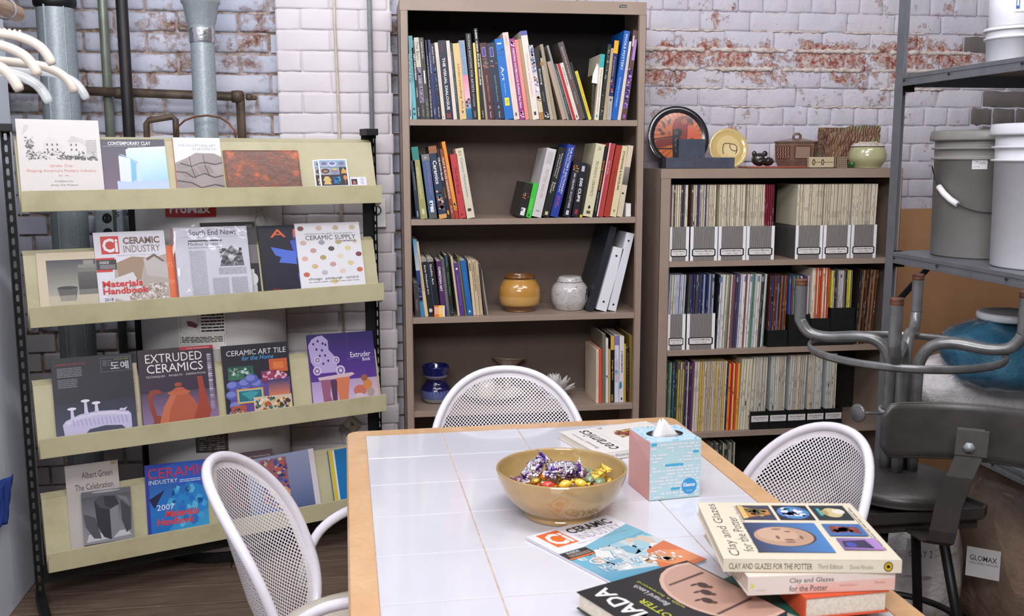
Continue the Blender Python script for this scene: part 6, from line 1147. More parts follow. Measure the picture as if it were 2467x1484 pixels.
for i in range(n+1):
    for j in range(n+1):
        u, v = i/n, j/n; z = .0055+.0026*math.sin(7*u+11*v+3*math.sin(5*v+2*u))+.0018*math.sin(19*u-13*v) if 0 < i < n and 0 < j < n else .0022
        b.v.append((-.008+(w+.014)*u, (h+ext+.008)*v, z))
for i in range(n):
    for j in range(n): q = i*(n+1)+j; b.face((q, q+n+1, q+n+2, q+1))
b.build('plastic_sleeve', t); mb('print', (206, 60, 70)).box((-.007, 0, .0005), (-.0045, h+ext, .0015)).build('sleeve_edge', t)
# ================================================================ things on the table
def bowl():
    c = onz(1352, 1238, TZ); t = thing('bowl', 'wide mustard tan ceramic bowl full of wrapped sweets', 'bowl', (c.x, c.y, TZ+.001)); R_ = .134; H_ = .098
    po = smooth([(.0, .004), (.066, .004), (.068, 0), (.074, 0), (.077, .006), (.076, .013), (.095, .026), (.118, .052), (.13, .08), (R_, H_)]); mb('bowl_glaze').lathe(po, 72).build('outer_wall', t)
    mb('bowl_inner').lathe(smooth([(R_, H_), (R_-.002, H_+.0025), (R_-.006, H_), (.123, .08), (.11, .052), (.086, .03), (.05, .02), (0, .017)]), 72).build('inner_wall', t)
    protos = []
    def foil(mt, seed):
        r = random.Random(seed); b = mb(mt); k = 0; n = 10
        for i in range(n+1):
            u = i/n; tw = abs(u-.5)*2; rad = .010*(1-tw**3)+.003 if tw < .62 else .003+.011*(tw-.62)/.38
            for j in range(8): a = j/8*6.283; q = r.uniform(.75, 1.2); b.v.append(((u-.5)*.062, math.cos(a)*rad*q*(1.25 if tw > .7 else 1), math.sin(a)*rad*q*(.35 if tw > .7 else .8)))
        for i in range(n):
            for j in range(8): b.face((i*8+j, i*8+(j+1) % 8, (i+1)*8+(j+1) % 8, (i+1)*8+j))
        b.face(range(8)); b.face([n*8+j for j in range(8)][::-1]); return b.build('sweet', mesh_only=True)
    def drop(mt, seed):
        r = random.Random(seed); b = mb(mt); b.smooth = True; n = 6
        for i in range(n+1):
            for j in range(12): th = math.pi*i/n; ph = j/12*6.283; q = r.uniform(.9, 1.08); b.v.append((.0145*math.sin(th)*math.cos(ph)*q, .011*math.sin(th)*math.sin(ph)*q, .0085*math.cos(th)*q))
        for i in range(n):
            for j in range(12): b.face((i*12+j, (i+1)*12+j, (i+1)*12+(j+1) % 12, i*12+(j+1) % 12))
        b2 = b; k = len(b.v)
        for s in (-1, 1):
            k = len(b.v); b.v.extend([(s*.011, -.003, 0), (s*.011, .003, 0), (s*.02, .007, .003), (s*.021, 0, -.002), (s*.02, -.007, .003)]); b.face((k, k+1, k+2, k+3)); b.face((k, k+3, k+4))
        return b.build('sweet', mesh_only=True)
    F1, F2, F3 = foil('silver_foil', 1), foil('silver_foil', 2), foil('gold_foil', 3)
    D_ = {m: drop(m, i) for i, m in enumerate(('candy_red', 'candy_orange', 'candy_yellow', 'candy_green', 'candy_plum', 'gold_foil'))}
    def put(me, x, y, z, rot, lab, grp=None):
        o = bpy.data.objects.new('sweet', me); COL.objects.link(o); o.location = (c.x+x, c.y+y, TZ+.001+z); o.rotation_euler = rot; tag(o, lab, 'sweet', grp)
        if lab.startswith('large'): o.scale = (1.2, 1.3, 1.3)
    put(F1, -.055, .02, .092, (.5, -.75, .3), 'large silver and violet foil wrapped sweet standing up at the left in the bowl')
    put(F2, .006, .004, .093, (.9, .05, .1), 'large silver and violet foil wrapped sweet lying on top in the middle of the bowl')
    put(F1, -.02, .004, .076, (.3, .5, 1.2), 'silver foil wrapped sweet lying under the two upright ones')
    put(F2, .035, .03, .08, (.2, .2, -.5), 'silver foil wrapped sweet at the back of the bowl')
    put(F3, .075, .0, .078, (.3, -.3, .6), 'gold foil wrapped sweet at the right side of the pile')
    names = {'candy_red': 'shiny red', 'candy_orange': 'orange', 'candy_yellow': 'yellow', 'candy_green': 'grey green', 'candy_plum': 'plum coloured', 'gold_foil': 'gold foil'}; ks = list(D_); r = random.Random(11)
    spots = [(-.04, -.045, .05), (-.015, -.055, .052), (.01, -.055, .053), (.035, -.05, .052), (.055, -.035, .053), (-.062, -.025, .053), (-.08, -.012, .052), (-.03, -.03, .062), (.0, -.034, .064), (.028, -.03, .064), (.05, -.012, .064), (.068, -.02, .06), (-.05, -.008, .062), (.04, .01, .068), (.06, .02, .064), (.08, .012, .06), (-.075, .015, .058), (.02, .05, .06), (-.01, .05, .06), (-.04, .05, .058), (.05, .045, .058), (.0, .02, .062), (-.03, .02, .064), (.088, -.004, .055), (-.06, .04, .056), (.02, .012, .066)]
    spots = [(x*1.12, y*1.12, z+.011) for x, y, z in spots]
    order = [0, 0, 0, 1, 0, 0, 1, 0, 2, 2, 3, 3, 5, 4, 3, 5, 4, 1, 3, 0, 4, 2, 1, 5, 3, 4]
    for q, ((x, y, z), k) in enumerate(zip(spots, order)): m_ = ks[k]; put(D_[m_], x, y, z, (r.uniform(-.4, .4), r.uniform(-.4, .4), r.uniform(0, 3)), '%s wrapped sweet at the %s %s of the bowl' % (names[m_], 'front' if y < -.028 else 'back' if y > .028 else 'middle', 'far left' if x < -.055 else 'left' if x < -.02 else 'centre' if x < .025 else 'right' if x < .062 else 'far right'), '%s sweets in the bowl' % names[m_])
    for q in range(34):
        an = r.uniform(0, 6.283); rr = .08*math.sqrt(r.random()); z = .034+r.uniform(0, .022); m_ = ks[q % 6]; put(D_[m_], rr*math.cos(an), rr*math.sin(an), z, (r.uniform(-.4, .4), r.uniform(-.4, .4), r.uniform(0, 3)), '%s wrapped sweet buried low in the pile in the bowl' % names[m_], 'buried %s sweets in the bowl' % names[m_])
bowl()
def tissue():
    a, b_, c = onz(1563.8, 1207.9, TZ), onz(1687.8, 1195.7, TZ), onz(1523.6, 1168.4, TZ); X = (b_-a).normalized(); s = .118; H_ = .128
    t = thing('tissue_box', 'cube tissue box with a blue and white front and a pink patterned side', 'tissue box', M=frame(X, Vector((0, 0, 1)), (a.x, a.y, TZ+.001)))
    # local: x right, y up, z toward the camera
    b = mb('print', (186, 218, 222)); b.poly([(0, 0, 0), (s, 0, 0), (s, H_, 0), (0, H_, 0)]); b.color((236, 176, 168)); b.poly([(0, 0, -s), (0, 0, 0), (0, H_, 0), (0, H_, -s)]); b.poly([(s, 0, 0), (s, 0, -s), (s, H_, -s), (s, H_, 0)]); b.color((186, 218, 222)); b.poly([(s, 0, -s), (0, 0, -s), (0, H_, -s), (s, H_, -s)]); n = 24
    b.color((176, 210, 226)); C0 = (s/2, -s/2)
    ring = [(C0[0]+.042*math.cos(i/n*6.283), C0[1]+.03*math.sin(i/n*6.283)) for i in range(n)]; sq = []
    for i in range(n):
        a_ = i/n*6.283; m_ = max(abs(math.cos(a_)), abs(math.sin(a_))); sq.append((C0[0]+s/2*math.cos(a_)/m_, C0[1]+s/2*math.sin(a_)/m_))
    for i in range(n): j = (i+1) % n; b.poly([(ring[i][0], H_, ring[i][1]), (sq[i][0], H_, sq[i][1]), (sq[j][0], H_, sq[j][1]), (ring[j][0], H_, ring[j][1])][::-1])
    b.build('carton', t)
    b = mb('print'); A = Art(b, (0, 0, 0), (1, 0, 0), (0, 1, 0), s, H_); r = random.Random(4)
    for i in range(17):
        v = .03+i*.056; u = r.uniform(0, .1)
        while u < .96:
            L = r.randint(1, 5)
            if r.random() < .72:
                for q in range(L):
                    if u+.035*q < .95: A.k = 1; A.poly([(u+.035*q+x*.028, v+y*.034) for x, y in rrect(0, 0, 1, 1, .3, 2)], (236, 232, 240))
            u += .035*L+.03
    for u0, u1, v in ((.02, .13, .935), (.84, .95, .77), (.3, .66, .565), (.42, .6, .15)): A.k = 2; A.rect(u0, v, u1, v+.045, (70, 176, 214))
    A.ell(.78, .2, .15, .14, (56, 156, 212), 32); A.text('Kleenex', .66, .19, .9, .26, 'w', .03, .1); A.text('TISSUES', .72, .11, .84, .13, 'w'); b.build('front_print', t)
    b = mb('print'); A = Art(b, (0, 0, -s), (0, 0, 1), (0, 1, 0), s, H_)
    for i in range(40): A.k = 1; v = i/38; A.poly([(0, v-.2), (1, v), (1, v+.008), (0, v-.192)], (240, 196, 190)) if v-.2 >= -.0 else None
    for i in range(24): A.k = 2; v = i/24; A.poly([(0, v), (.004+.0, v+.01), (1, max(0, v-.3)), (1, max(0, v-.31))], (222, 160, 150))
    b.build('side_print', t)
    b = mb('print'); A = Art(b, (0, H_, 0), (1, 0, 0), (0, 0, -1), s, s)
    for i in range(14):
        for j in range(22):
            u, v = .03+j*.043, .03+i*.07
            if math.hypot((u-.5)/.4, (v-.5)/.3) > 1 and r.random() < .6: A.k = 1; A.rect(u, v, u+.034, v+.036, (236, 236, 242) if r.random() < .85 else (90, 180, 220))
    b.build('top_print', t)
    b = mb('clear_plastic'); b.poly([(C0[0]+.044*math.cos(i/n*6.283), H_-.0008, C0[1]+.032*math.sin(-i/n*6.283)) for i in range(n)]); b.build('opening_film', t)
    b = mb('paper'); b.smooth = True; n = 14; k = 0
    for i in range(n+1):
        for j in range(9):
            v = j/8; an = i/n*6.283; rr = .024*(1-v)**.8*(1+.35*math.sin(3*an+1))+.002; b.v.append((C0[0]-.004+rr*math.cos(an)*1.2-.004*v, H_-.01+.042*v+.004*math.sin(2*an)*v, C0[1]+rr*math.sin(an)*.6))
    for i in range(n):
        for j in range(8): q = i*9+j; b.face((q, q+9, q+10, q+1))
    b.build('tissue', t)
    mb('gap_dark').box((.002, .002, -s+.002), (s-.002, .06, -.002)).build('inside', t)
tissue()
def tbook(label, org, Xd, w, h, z0, th, col, art, spine=None, name='book', cat='book', mat='gloss_print', pages='pages', spcol=None):
    Xv = Vector((Xd[0], Xd[1], 0)).normalized(); Yv = Vector((-Xv.y, Xv.x, 0)); t = thing(name, label, cat, M=frame(Xv, Yv, (org[0], org[1], z0)))
    c = .0012 if th > .006 else .0003; b = mb(mat, col); b.box((0, 0, th-c), (w, h, th)); b.box((0, 0, 0), (w, h, c)); b.color(spcol or col).box((0, 0, c), (c, h, th-c)); b.build('cover', t)
    if th > .002: mb(pages).box((c+.0001, .003, c+.0001), (w-.003, h-.003, th-c-.0001)).build('page_block', t)
    if art: b = mb(mat); A = Art(b, (0, 0, th), (1, 0, 0), (0, 1, 0), w, h); art(A); b.build('cover_print', t)
    if spine: b = mb(mat); A = Art(b, (0, h, 0), (0, -1, 0), (0, 0, 1), h, th); spine(A); b.build('spine_print', t)
    return t
CRM = (228, 218, 194)
def a_top(A):
    A.rect(0, 0, 1, 1, CRM); A.text('Clay and Glazes', .05, .875, .97, .95, (60, 54, 50)); A.text('for the Potter', .12, .8, .72, .86, (60, 54, 50)); A.text('Daniel Rhodes', .1, .76, .4, .785, (110, 100, 90)); A.text('Third Edition Revised', .5, .76, .92, .785, (130, 120, 110)); A.rect(.2, .055, .85, .06, (120, 110, 100)); A.lines(.15, .03, .9, .05, 1, (140, 130, 120), 9)
    A.grad(.66, .55, .94, .76, (60, 60, 80), (50, 52, 70)); A.poly([(.7, .74), (.92, .74), (.86, .64), (.86, .57), (.76, .57), (.74, .64)], (190, 130, 60)); A.spots(.72, .57, .9, .74, 24, [(150, 90, 50), (206, 160, 80), (90, 100, 60)], .03, 3); A.poly([(.68, .755), (.94, .755), (.92, .72), (.7, .72)], (224, 186, 110))
    A.rect(.66, .31, .94, .53, (24, 26, 40)); A.ell(.8, .42, .12, .1, (70, 130, 190), 28); A.spots(.7, .33, .9, .51, 40, [(220, 224, 236), (60, 80, 170), (40, 150, 170), (226, 230, 240)], .03, 5); A.rect(.66, .07, .94, .29, (26, 44, 48)); A.ell(.8, .17, .09, .06, (206, 190, 140)); A.ell(.82, .13, .05, .04, (226, 220, 200)); A.rect(.74, .24, .88, .26, (60, 170, 180)); A.rect(.76, .2, .84, .24, (176, 150, 90))
    A.grad(.1, .34, .6, .78, (74, 130, 190), (50, 56, 84)); A.ell(.36, .57, .17, .18, (70, 60, 60), 32); A.ell(.36, .58, .165, .175, (188, 152, 126), 32); A.ell(.39, .61, .12, .12, (204, 168, 142), 24); 
    for u, v, a_, b_ in ((.34, .62, .03, .012), (.44, .54, .012, .02), (.34, .48, .03, .01), (.3, .56, .012, .03), (.48, .6, .01, .03), (.26, .56, .008, .03)): A.ell(u, v, a_, b_, (132, 94, 76))
    A.rect(.37, .07, .58, .3, (66, 110, 170)); A.poly([(.4, .1), (.52, .1), (.54, .27), (.42, .28), (.46, .2)], (130, 60, 50)); A.spots(.4, .1, .55, .28, 12, [(170, 80, 60), (80, 40, 40)], .03, 2); A.grad(.14, .05, .33, .28, (180, 140, 200), (130, 100, 160)); A.poly([(.16, .1), (.3, .12), (.28, .26), (.18, .27)], (60, 50, 80)); A.ell(.22, .22, .04, .03, (70, 80, 170))
def s_top(A): A.rect(0, 0, 1, 1, CRM); A.text('CLAY AND GLAZES FOR THE POTTER', .03, .22, .5, .7, (70, 62, 56), .01); A.text('Third Edition', .53, .28, .67, .66, (110, 100, 90)); A.text('Daniel Rhodes', .71, .28, .84, .62, (140, 130, 120)); A.ell(.925, .5, .026, .4, (30, 28, 20)); A.ell(.925, .5, .021, .32, (206, 176, 30)); A.spots(.91, .3, .94, .7, 6, [(40, 36, 20)], .008, 2, 14)
ax = Vector((.17, .985, 0)).normalized(); 
Zt = TZ+.0015
def s_sec(A): A.rect(0, 0, 1, 1, (232, 216, 204)); A.poly([(.32, 0), (1, .0), (1, .66), (.32, .5)], (236, 190, 176)); A.text('Clay and Glazes', .28, .52, .58, .86, (84, 78, 76), .01); A.text('for the Potter', .28, .12, .54, .44, (84, 78, 76), .01); A.text('Revised Edition', .62, .3, .74, .44, (200, 120, 100)); A.text('Rhodes', .86, .38, .93, .52, (200, 120, 100)); A.ell(.03, .5, .012, .12, (226, 214, 80)); A.text('pitman', .06, .2, .12, .3, (190, 170, 150))
tb1 = tbook('teal green book lying flat under the stack beside the table edge', (.80, 1.425), (-.5, .86), .19, .15, Zt, .017, (24, 98, 84), None)
tb2 = tbook('orange red hardback with its cream pages facing the camera, under the top two books', (.8, 1.362), (-.04, 1), .2, .142, Zt+.018, .036, (206, 78, 40), None)
for o in (tb2,):
    for ch in list(o.children):
        if ch.name.startswith('page_block'): bpy.data.objects.remove(ch)
        elif ch.name.startswith('cover'):
            bpy.data.objects.remove(ch)
    w, h, th = .2, .142, .036; b = mb('cloth_print', (214, 84, 44)); b.box((0, 0, th-.0025), (w, h, th)); b.box((0, 0, 0), (w, h, .0025)); b.box((0, h-.0025, .0025), (w, h, th-.0025)); bev(b.build('cover', o), .001); mb('pages').box((.004, .004, .0026), (w-.004, h-.0026, th-.0026)).build('page_block', o)
tbook('cream paperback second from the top of the stack, lettered Clay and Glazes', (.808, 1.362), (.06, 1), .245, .236, Zt+.055, .03, (232, 216, 204), None, s_sec)
tbook('cream book on top of the stack with a stone face photo, lettered Clay and Glazes', (.812, 1.352), (ax.x, ax.y), .255, .275, Zt+.0863, .0205, CRM, a_top, s_top)
def a_ham(A):
    A.rect(0, 0, 1, 1, (26, 24, 26)); A.text('HAMADA', .08, .79, .95, .93, (236, 232, 230), .02); A.text('POTTER', .3, .68, .66, .74, (196, 200, 50), .01); A.text('Bernard Leach', .5, .58, .86, .63, (214, 210, 210)); A.text('with a foreword', .4, .53, .9, .555, (190, 196, 60)); n = 24
    A.poly([(.48+.5*math.cos(i/n*6.283), .12+.4*math.sin(i/n*6.283)) for i in range(n) if .12+.4*math.sin(i/n*6.283) > -.001]+[(.0, 0), (.98, 0)][::-1][:0], (206, 170, 150)); A.poly([(.48+.47*math.cos(i/n*6.283), .12+.37*math.sin(i/n*6.283)) for i in range(n) if .12+.37*math.sin(i/n*6.283) > -.001], (186, 148, 130))
    for p in ([(.2, .42), (.22, .43), (.28, .06), (.25, .06)], [(.72, .4), (.74, .4), (.78, .05), (.75, .05)]): A.poly(p, (84, 60, 54))
    for u, v in ((.4, .34), (.5, .26), (.6, .2)): A.ell(u, v, .05, .035, (70, 50, 48)); A.ell(u+.04, v+.05, .012, .03, (70, 50, 48)); A.ell(u-.05, v-.02, .02, .02, (90, 66, 60))
hX = (-.40, .915)
def s_ham(A): A.rect(0, 0, 1, 1, (28, 26, 42)); A.text('HAMADA POTTER', .3, .3, .8, .75, (200, 196, 200)); A.text('X', .03, .3, .08, .8, (190, 190, 196))
tbook('black book with a clay plate on the cover, lettered HAMADA POTTER', (.632, 1.362), hX, .228, .235, TZ+.006, .028, (26, 24, 26), a_ham, s_ham)
def a_cim(A):
    A.rect(0, 0, 1, 1, (232, 230, 238)); A.grad(0, 0, 1, .6, (60, 140, 170), (150, 196, 210)); A.poly([(0, .35), (0, .62), (.5, .78), (1, .72), (1, .4), (.5, .3)], (110, 176, 200)); A.poly([(.2, .2), (.3, .6), (.7, .68), (1, .5), (1, .2), (.6, .1)], (196, 206, 206)); A.spots(.05, .1, 1, .72, 50, [(226, 226, 224), (160, 196, 206), (206, 190, 170), (120, 170, 190)], .08, 6); A.poly([(.55, .1), (.7, .34), (1, .4), (1, .0), (.6, .0)], (206, 110, 60)); A.poly([(.6, .2), (.8, .3), (1, .2), (1, .05), (.7, .05)], (222, 140, 90)); A.rect(0, .63, 1, 1, (232, 230, 238)); A.poly([(0, .63), (.3, .63), (1, .78), (1, .6), (.5, .55), (0, .55)], (120, 180, 200))
    ci_head(A, (44, 40, 42), (170, 168, 176), (226, 110, 50), .85); A.rect(0, .52, .3, .62, (50, 44, 44)); A.rect(0, .5, .28, .52, (226, 110, 50)); A.text('INSIDE', .06, .58, .2, .61, 'w'); A.lines(.04, .53, .28, .57, 2, (170, 160, 150), 3); A.text('Glass', .1, .34, .5, .44, (226, 226, 230)); A.text('Makers & Doers', .1, .22, .8, .32, (226, 226, 230)); A.spots(.5, .1, .9, .3, 20, [(226, 226, 220), (196, 150, 110)], .04, 3)
tbook('open white and blue trade magazine lying flat in front of the bowl', (.4195, 1.5435), (.892, .456), .204, .278, TZ+.001, .0035, (226, 224, 232), a_cim, name='magazine', cat='magazine')
def a_cer(A):
    A.rect(0, 0, 1, 1, (234, 230, 222)); A.text('ceramics', .1, .72, .92, .86, (50, 46, 60), .01); A.text('Dictionary', .55, .9, .85, .94, (90, 86, 90)); A.text('Illustrated', .2, .9, .5, .94, (90, 86, 90)); A.rect(.1, .66, .9, .662, (190, 186, 180)); A.text('NC', .9, .55, .96, .6, (90, 86, 90))
    A.ell(.62, .28, .16, .26, (150, 84, 60)); A.spots(.46, .02, .78, .54, 80, [(120, 60, 44), (196, 140, 90), (170, 50, 40), (206, 180, 120), (90, 60, 50)], .04, 7)
def s_cer(A): A.rect(0, 0, 1, 1, (228, 224, 216)); A.text('An Illustrated Dictionary', .1, .25, .62, .7, (60, 56, 66)); A.ell(.75, .5, .04, .4, (50, 46, 60)); A.ell(.75, .5, .03, .26, (228, 224, 216))
tbook('white paperback lettered ceramics lying behind the bowl and tissue box', (.800, 2.318), (-.26, .965), .215, .262, TZ+.001, .018, (232, 228, 220), a_cer, s_cer)
# ================================================================ coat rod and hangers
r0 = ond(40, 33, 2.2)
t = thing('coat_rod', 'thick tan wooden clothes rod end at the upper left', 'rod', (0, 0, 0)); mb('wood_edge').tube([(r0.x, r0.y, r0.z), (r0.x, .6, r0.z)], .018, 16).build('rod', t); mb('conduit').tube([(r0.x+.022*math.cos(i*.5236), r0.y-.07, r0.z+.022*math.sin(i*.5236)) for i in range(12)], .002, 6, True).build('wire_ring', t); mb('white_panel').box((r0.x-.3, 1.0, r0.z-.012), (r0.x-.015, 1.04, r0.z+.012)).build('bracket', t)
mb('white_panel').box((-1.165, 1.0, r0.z-.012), (r0.x-.29, 1.04, r0.z+.012)).build('bracket', t)
simple('hanger_plastic', (226, 214, 200), .35, var=.03); m = N('hanger_clear'); m.set(Base_Color=(.9, .93, .93, 1), Roughness=.15, Alpha=.45, Specular_IOR_Level=.8)
def hanger(label, y, yaw, mt, drop=.125, teeth=False, span=.21):
    t = thing('clothes_hanger', label, 'hanger', (r0.x, y, r0.z+.018), (0, 0, yaw), 'plastic hangers on the rod'); 
    hk = [(.024*math.cos(a), 0, -.016+.024*math.sin(a)) for a in [math.radians(q) for q in range(200, -80, -20)]]; mb('conduit').tube(hk+[(.002, 0, -.06), (0, 0, -.115-drop*.25)], .002, 6).build('hook', t)
    for s in (-1, 1):
        dz_ = -drop*.25; P = [(0, 0, -.112+dz_), (s*.05, 0, -.118+dz_), (s*.11, 0, -.124+dz_), (s*.155, 0, -.130+dz_), (s*.185, 0, -.143+dz_), (s*.2, 0, -.158+dz_), (s*span, 0, -.178+dz_)]
        mb(mt).tube(catmull(P, 3), [.0085]*(3*(len(P)-1))+[.007], 8).build('arm', t)
        if teeth:
            for i in range(14): u = i/13; mb(mt).box((s*(.05+.11*u)-.002, -.002, -.112-.012*u+dz_), (s*(.05+.11*u)+.001, .002, -.107-.012*u+dz_)).build('tooth', t)
    return t
hanger('white plastic hanger with a ribbed upper edge, highest of the group', 1.91, .0, 'hanger_plastic', -.03, teeth=True)
hanger('white plastic hanger second from the top left, pointing steeply down', 1.825, .0, 'hanger_plastic', .07)
hanger('cream plastic hanger reaching farthest right over the wide duct', 2.04, .0, 'hanger_plastic', .13)
hanger('clear plastic hanger behind the cream one', 2.12, .0, 'hanger_clear', .16)
hanger('clear plastic hanger hanging lowest, between the white ones', 1.87, .02, 'hanger_clear', .24)
hanger('white plastic hanger at the left edge in front of the white wall', 1.725, .0, 'hanger_plastic', .2)
o = MB().mat('blue_wrap'); o.smooth = True
p = onx(8, 1190, -1.165); b = mb('cloth_print', (24, 56, 130)); b.smooth = True
for i in range(9):
    for j in range(13): u, v = i/8, j/12; b.v.append((.02+.012*math.sin(9*u+3*v), -.25+.3*u*(1-.55*v), .16-.33*v+.0))
for i in range(8):
    for j in range(12): q = i*13+j; b.face((q, q+13, q+14, q+1))
o = b.build('blue_cloth'); o.scale = (1, .4, .4); o.location = (-1.16, p.y-.02, p.z-.0); tag(o, 'corner of a blue cloth hanging on the white wall at the left edge', 'cloth')
m = o.modifiers.new('s', 'SOLIDIFY'); m.thickness = .003
# ================================================================ grey steel shelving on the right
PX, PY = 1.66, 2.968; SZ = [.665, 1.166, 1.715]
sh = thing('storage_shelving', 'grey steel storage shelving with perforated corner posts along the right side', 'shelving', (PX, PY, 0)); SD, SL = .6, 1.25; ZT2 = 2.35
def cpost(x, y, sx, sy):
    b = mb('grey_steel'); n = int(ZT2/.038)
    ya, yb_ = (y, y+sy*.046); b.box((min(x, x+sx*.0015), min(ya, yb_), 0), (max(x, x+sx*.0015), max(ya, yb_), ZT2)); holed(b, .038, ZT2, .038, .0048, .0052, lambda u, z: (x+sx*u, y, z)); b.build('post', sh)
cpost(0, 0, 1, -1); cpost(SD, 0, -1, -1); cpost(0, -SL, 1, 1); cpost(SD, -SL, -1, 1)
for z in SZ:
    b = mb('grey_steel'); b.box((.004, -SL+.004, z-.001), (SD-.004, -.004, z)); 
    for x in (-.002, SD-.004): b.box((x, -SL, z-.034), (x+.006, -.05, z-.022)); b.box((x, -SL, z-.012), (x+.006, -.05, z)); b.box((x+.002, -SL, z-.024), (x+.004, -.05, z-.01))
    for y in (-SL+.002, -.006): b.box((.004, y, z-.034), (SD-.004, y+.004, z))
    bev(b.build('shelf', sh), .001, 1)
    for y in (-.062, -.3, -.62): mb('black_steel').lathe([(0, -.0), (.004, 0), (.004, .003), (0, .003)], 8, (0, 0, 0)).build('bolt', sh).matrix_local = Matrix.Translation((-.004, y, z-.017)) @ Matrix.Rotation(-math.pi/2, 4, 'Y')
mb('black_steel').tube([(.03, -.003, .98), (SD-.03, -.003, 1.56)], .011, 4).build('brace', sh); mb('black_steel').tube([(SD-.03, -.008, 1.75), (.1, -.008, 2.3)], .011, 4).build('brace', sh)
for z in (SZ[1]-.05, SZ[2]-.05): mb('black_steel').box((.001, -.03, z), (.05, -.001, z+.05)).build('gusset', sh)
def bucket(label, x, y, z, r0_, r1, H_, mt, ribs, lid=True, name='bucket', handle=None, lab=None):
    t = thing(name, label, 'bucket', (x, y, z+.001)); b = mb(mt); zr = H_*.8; P = [(0, 0), (r0_*.97, 0), (r0_, .004), (r0_+(r1-r0_)*.8, zr)]
    for q in ribs: P += [(r0_+(r1-r0_)*q, H_*q), (r1*1.05, H_*q+.001), (r1*1.05, H_*q+.006), (r0_+(r1-r0_)*q, H_*q+.007)]
    P += [(r1, H_*.93)]; P2 = sorted(P[3:], key=lambda q: q[1]); P = P[:3]+P2; b.lathe(P, 56); b.build('wall', t)
    if lid: mb(mt).lathe([(r1*1.02, H_*.92), (r1*1.09, H_*.92), (r1*1.1, H_*.935), (r1*1.08, H_*.985), (r1*1.06, H_), (r1*.98, H_), (r1*.96, H_-.006), (0, H_-.006)], 56).build('lid', t)
    if handle:
        a0 = math.radians(200); n = 20; pts = []
        for i in range(n+1): u = i/n; an = math.radians(168+ (340-168)*u); rr = r1*1.08; pts.append((rr*math.cos(an), rr*math.sin(an), H_*.72-.16*math.sin(math.pi*u)**.8*(1-.35*u)))
        mb('black_steel').tube(pts, .002, 6).build('bail', t); i = 5; mb('paper').tube(pts[2:6], .009, 10).build('grip', t)
    if lab:
        for (a0, a1, z0, z1, nm, fn) in lab:
            b = mb('print'); A = Art(b, (0, 0, 0), (1, 0, 0), (0, 1, 0), 1, 1, .001); fn(A)
            for i, v in enumerate(b.v): an = math.radians(a0+(a1-a0)*v[0]); zz_ = z0+(z1-z0)*v[1]; rr = r0_+(r1-r0_)*zz_/H_+.001+v[2]; b.v[i] = (rr*math.cos(an), rr*math.sin(an), zz_)
            b.build(nm, t)
    return t
def strips8(A, c0, n=8):
    for i in range(n): A.k = 0; A.rect(i/n, 0, (i+1)/n, 1, c0)
def l_small(A): strips8(A, (226, 224, 222)); A.k = 2; A.text('CTM Sandra', .1, .5, .9, .85, (50, 50, 56)); A.text('by the bag', .1, .15, .5, .35, (90, 90, 90))
def l_warn(A): A.rect(0, 0, 1, .02, (150, 140, 60)); A.rect(0, .98, 1, 1, (150, 140, 60)); A.rect(0, 0, .02, 1, (150, 140, 60)); A.poly([(.4, .88), (.6, .88), (.5, .97)], (150, 140, 60)); A.ell(.5, .66, .3, .12, (150, 140, 60)); A.ell(.5, .66, .24, .09, (116, 114, 108)); A.lines(.1, .05, .9, .45, 12, (146, 138, 70), 4)
bucket('large grey plastic bucket with a lid and wire handle on the middle steel shelf', PX+.2, 2.775, SZ[1], .14, .146, .375, 'grey_bucket', (.77, .85), handle=True, lab=[(222, 238, .262, .29, 'white_label', l_small), (283, 306, .12, .29, 'warning_label', l_warn)])
def l_data(A): strips8(A, (214, 212, 222)); A.k = 2; A.lines(.08, .8, .4, .95, 4, (90, 88, 100), 2); A.rect(.56, .84, .94, .95, (214, 212, 222)); [A.rect(.56+.03*i, .84, .56+.03*i+.015, .95, (70, 68, 80)) for i in range(13)]; A.lines(.06, .1, .9, .7, 14, (130, 128, 142), 5)
bucket('large white plastic bucket with a data label at the right edge of the middle shelf', PX+.185, 2.45, SZ[1], .142, .15, .385, 'white_bucket', (.74, .83), lab=[(236, 268, .225, .305, 'data_label', l_data)])
def l_ny(A): strips8(A, (226, 226, 230)); A.k = 2; A.rect(.04, .15, .2, .85, (30, 90, 170)); A.rect(.08, .32, .16, .68, (226, 226, 230)); A.text('Nylon', .4, .3, .95, .8, (40, 44, 60), .01)
bx, by = PX+.18, 2.63
bucket('white plastic tub under another tub on the top steel shelf', bx, by, SZ[2], .082, .088, .105, 'white_bucket', (.7,), name='tub')
bucket('white plastic tub lettered Nylo stacked on a lower tub on the top shelf', bx, by, SZ[2]+.106, .082, .088, .16, 'white_bucket', (.8,), name='tub', lab=[(224, 262, .035, .085, 'name_label', l_ny)])
t = thing('cardboard_box', 'brown cardboard box with a round green emblem on the top steel shelf', 'box', (PX+.06, 2.12, SZ[2]+.001)); bev(mb('cardboard').box((0, 0, 0), (.3, .3, .3)).build('carton', t), .002)
b = mb('print'); A = Art(b, (0, .3, 0), (0, -1, 0), (0, 0, 1), .3, .3); A.ell(.4, .55, .24, .24, (60, 74, 50)); A.ell(.4, .55, .2, .2, (150, 110, 62)); A.poly([(.24, .5), (.4, .68), (.56, .5), (.4, .42)], (60, 84, 60)); A.rect(.05, .1, .8, .16, (150, 100, 56)); b.build('printed_emblem', t)
o = mb('tan_board').box((0, -.012, 0), (.88, 0, 1.24)).build('fibre_board'); o.location = (2.3, 4.035, .001); o.rotation_euler = (-.0, 0, 0); tag(o, 'tall tan fibreboard sheet leaning on the wall behind the steel shelving', 'board')
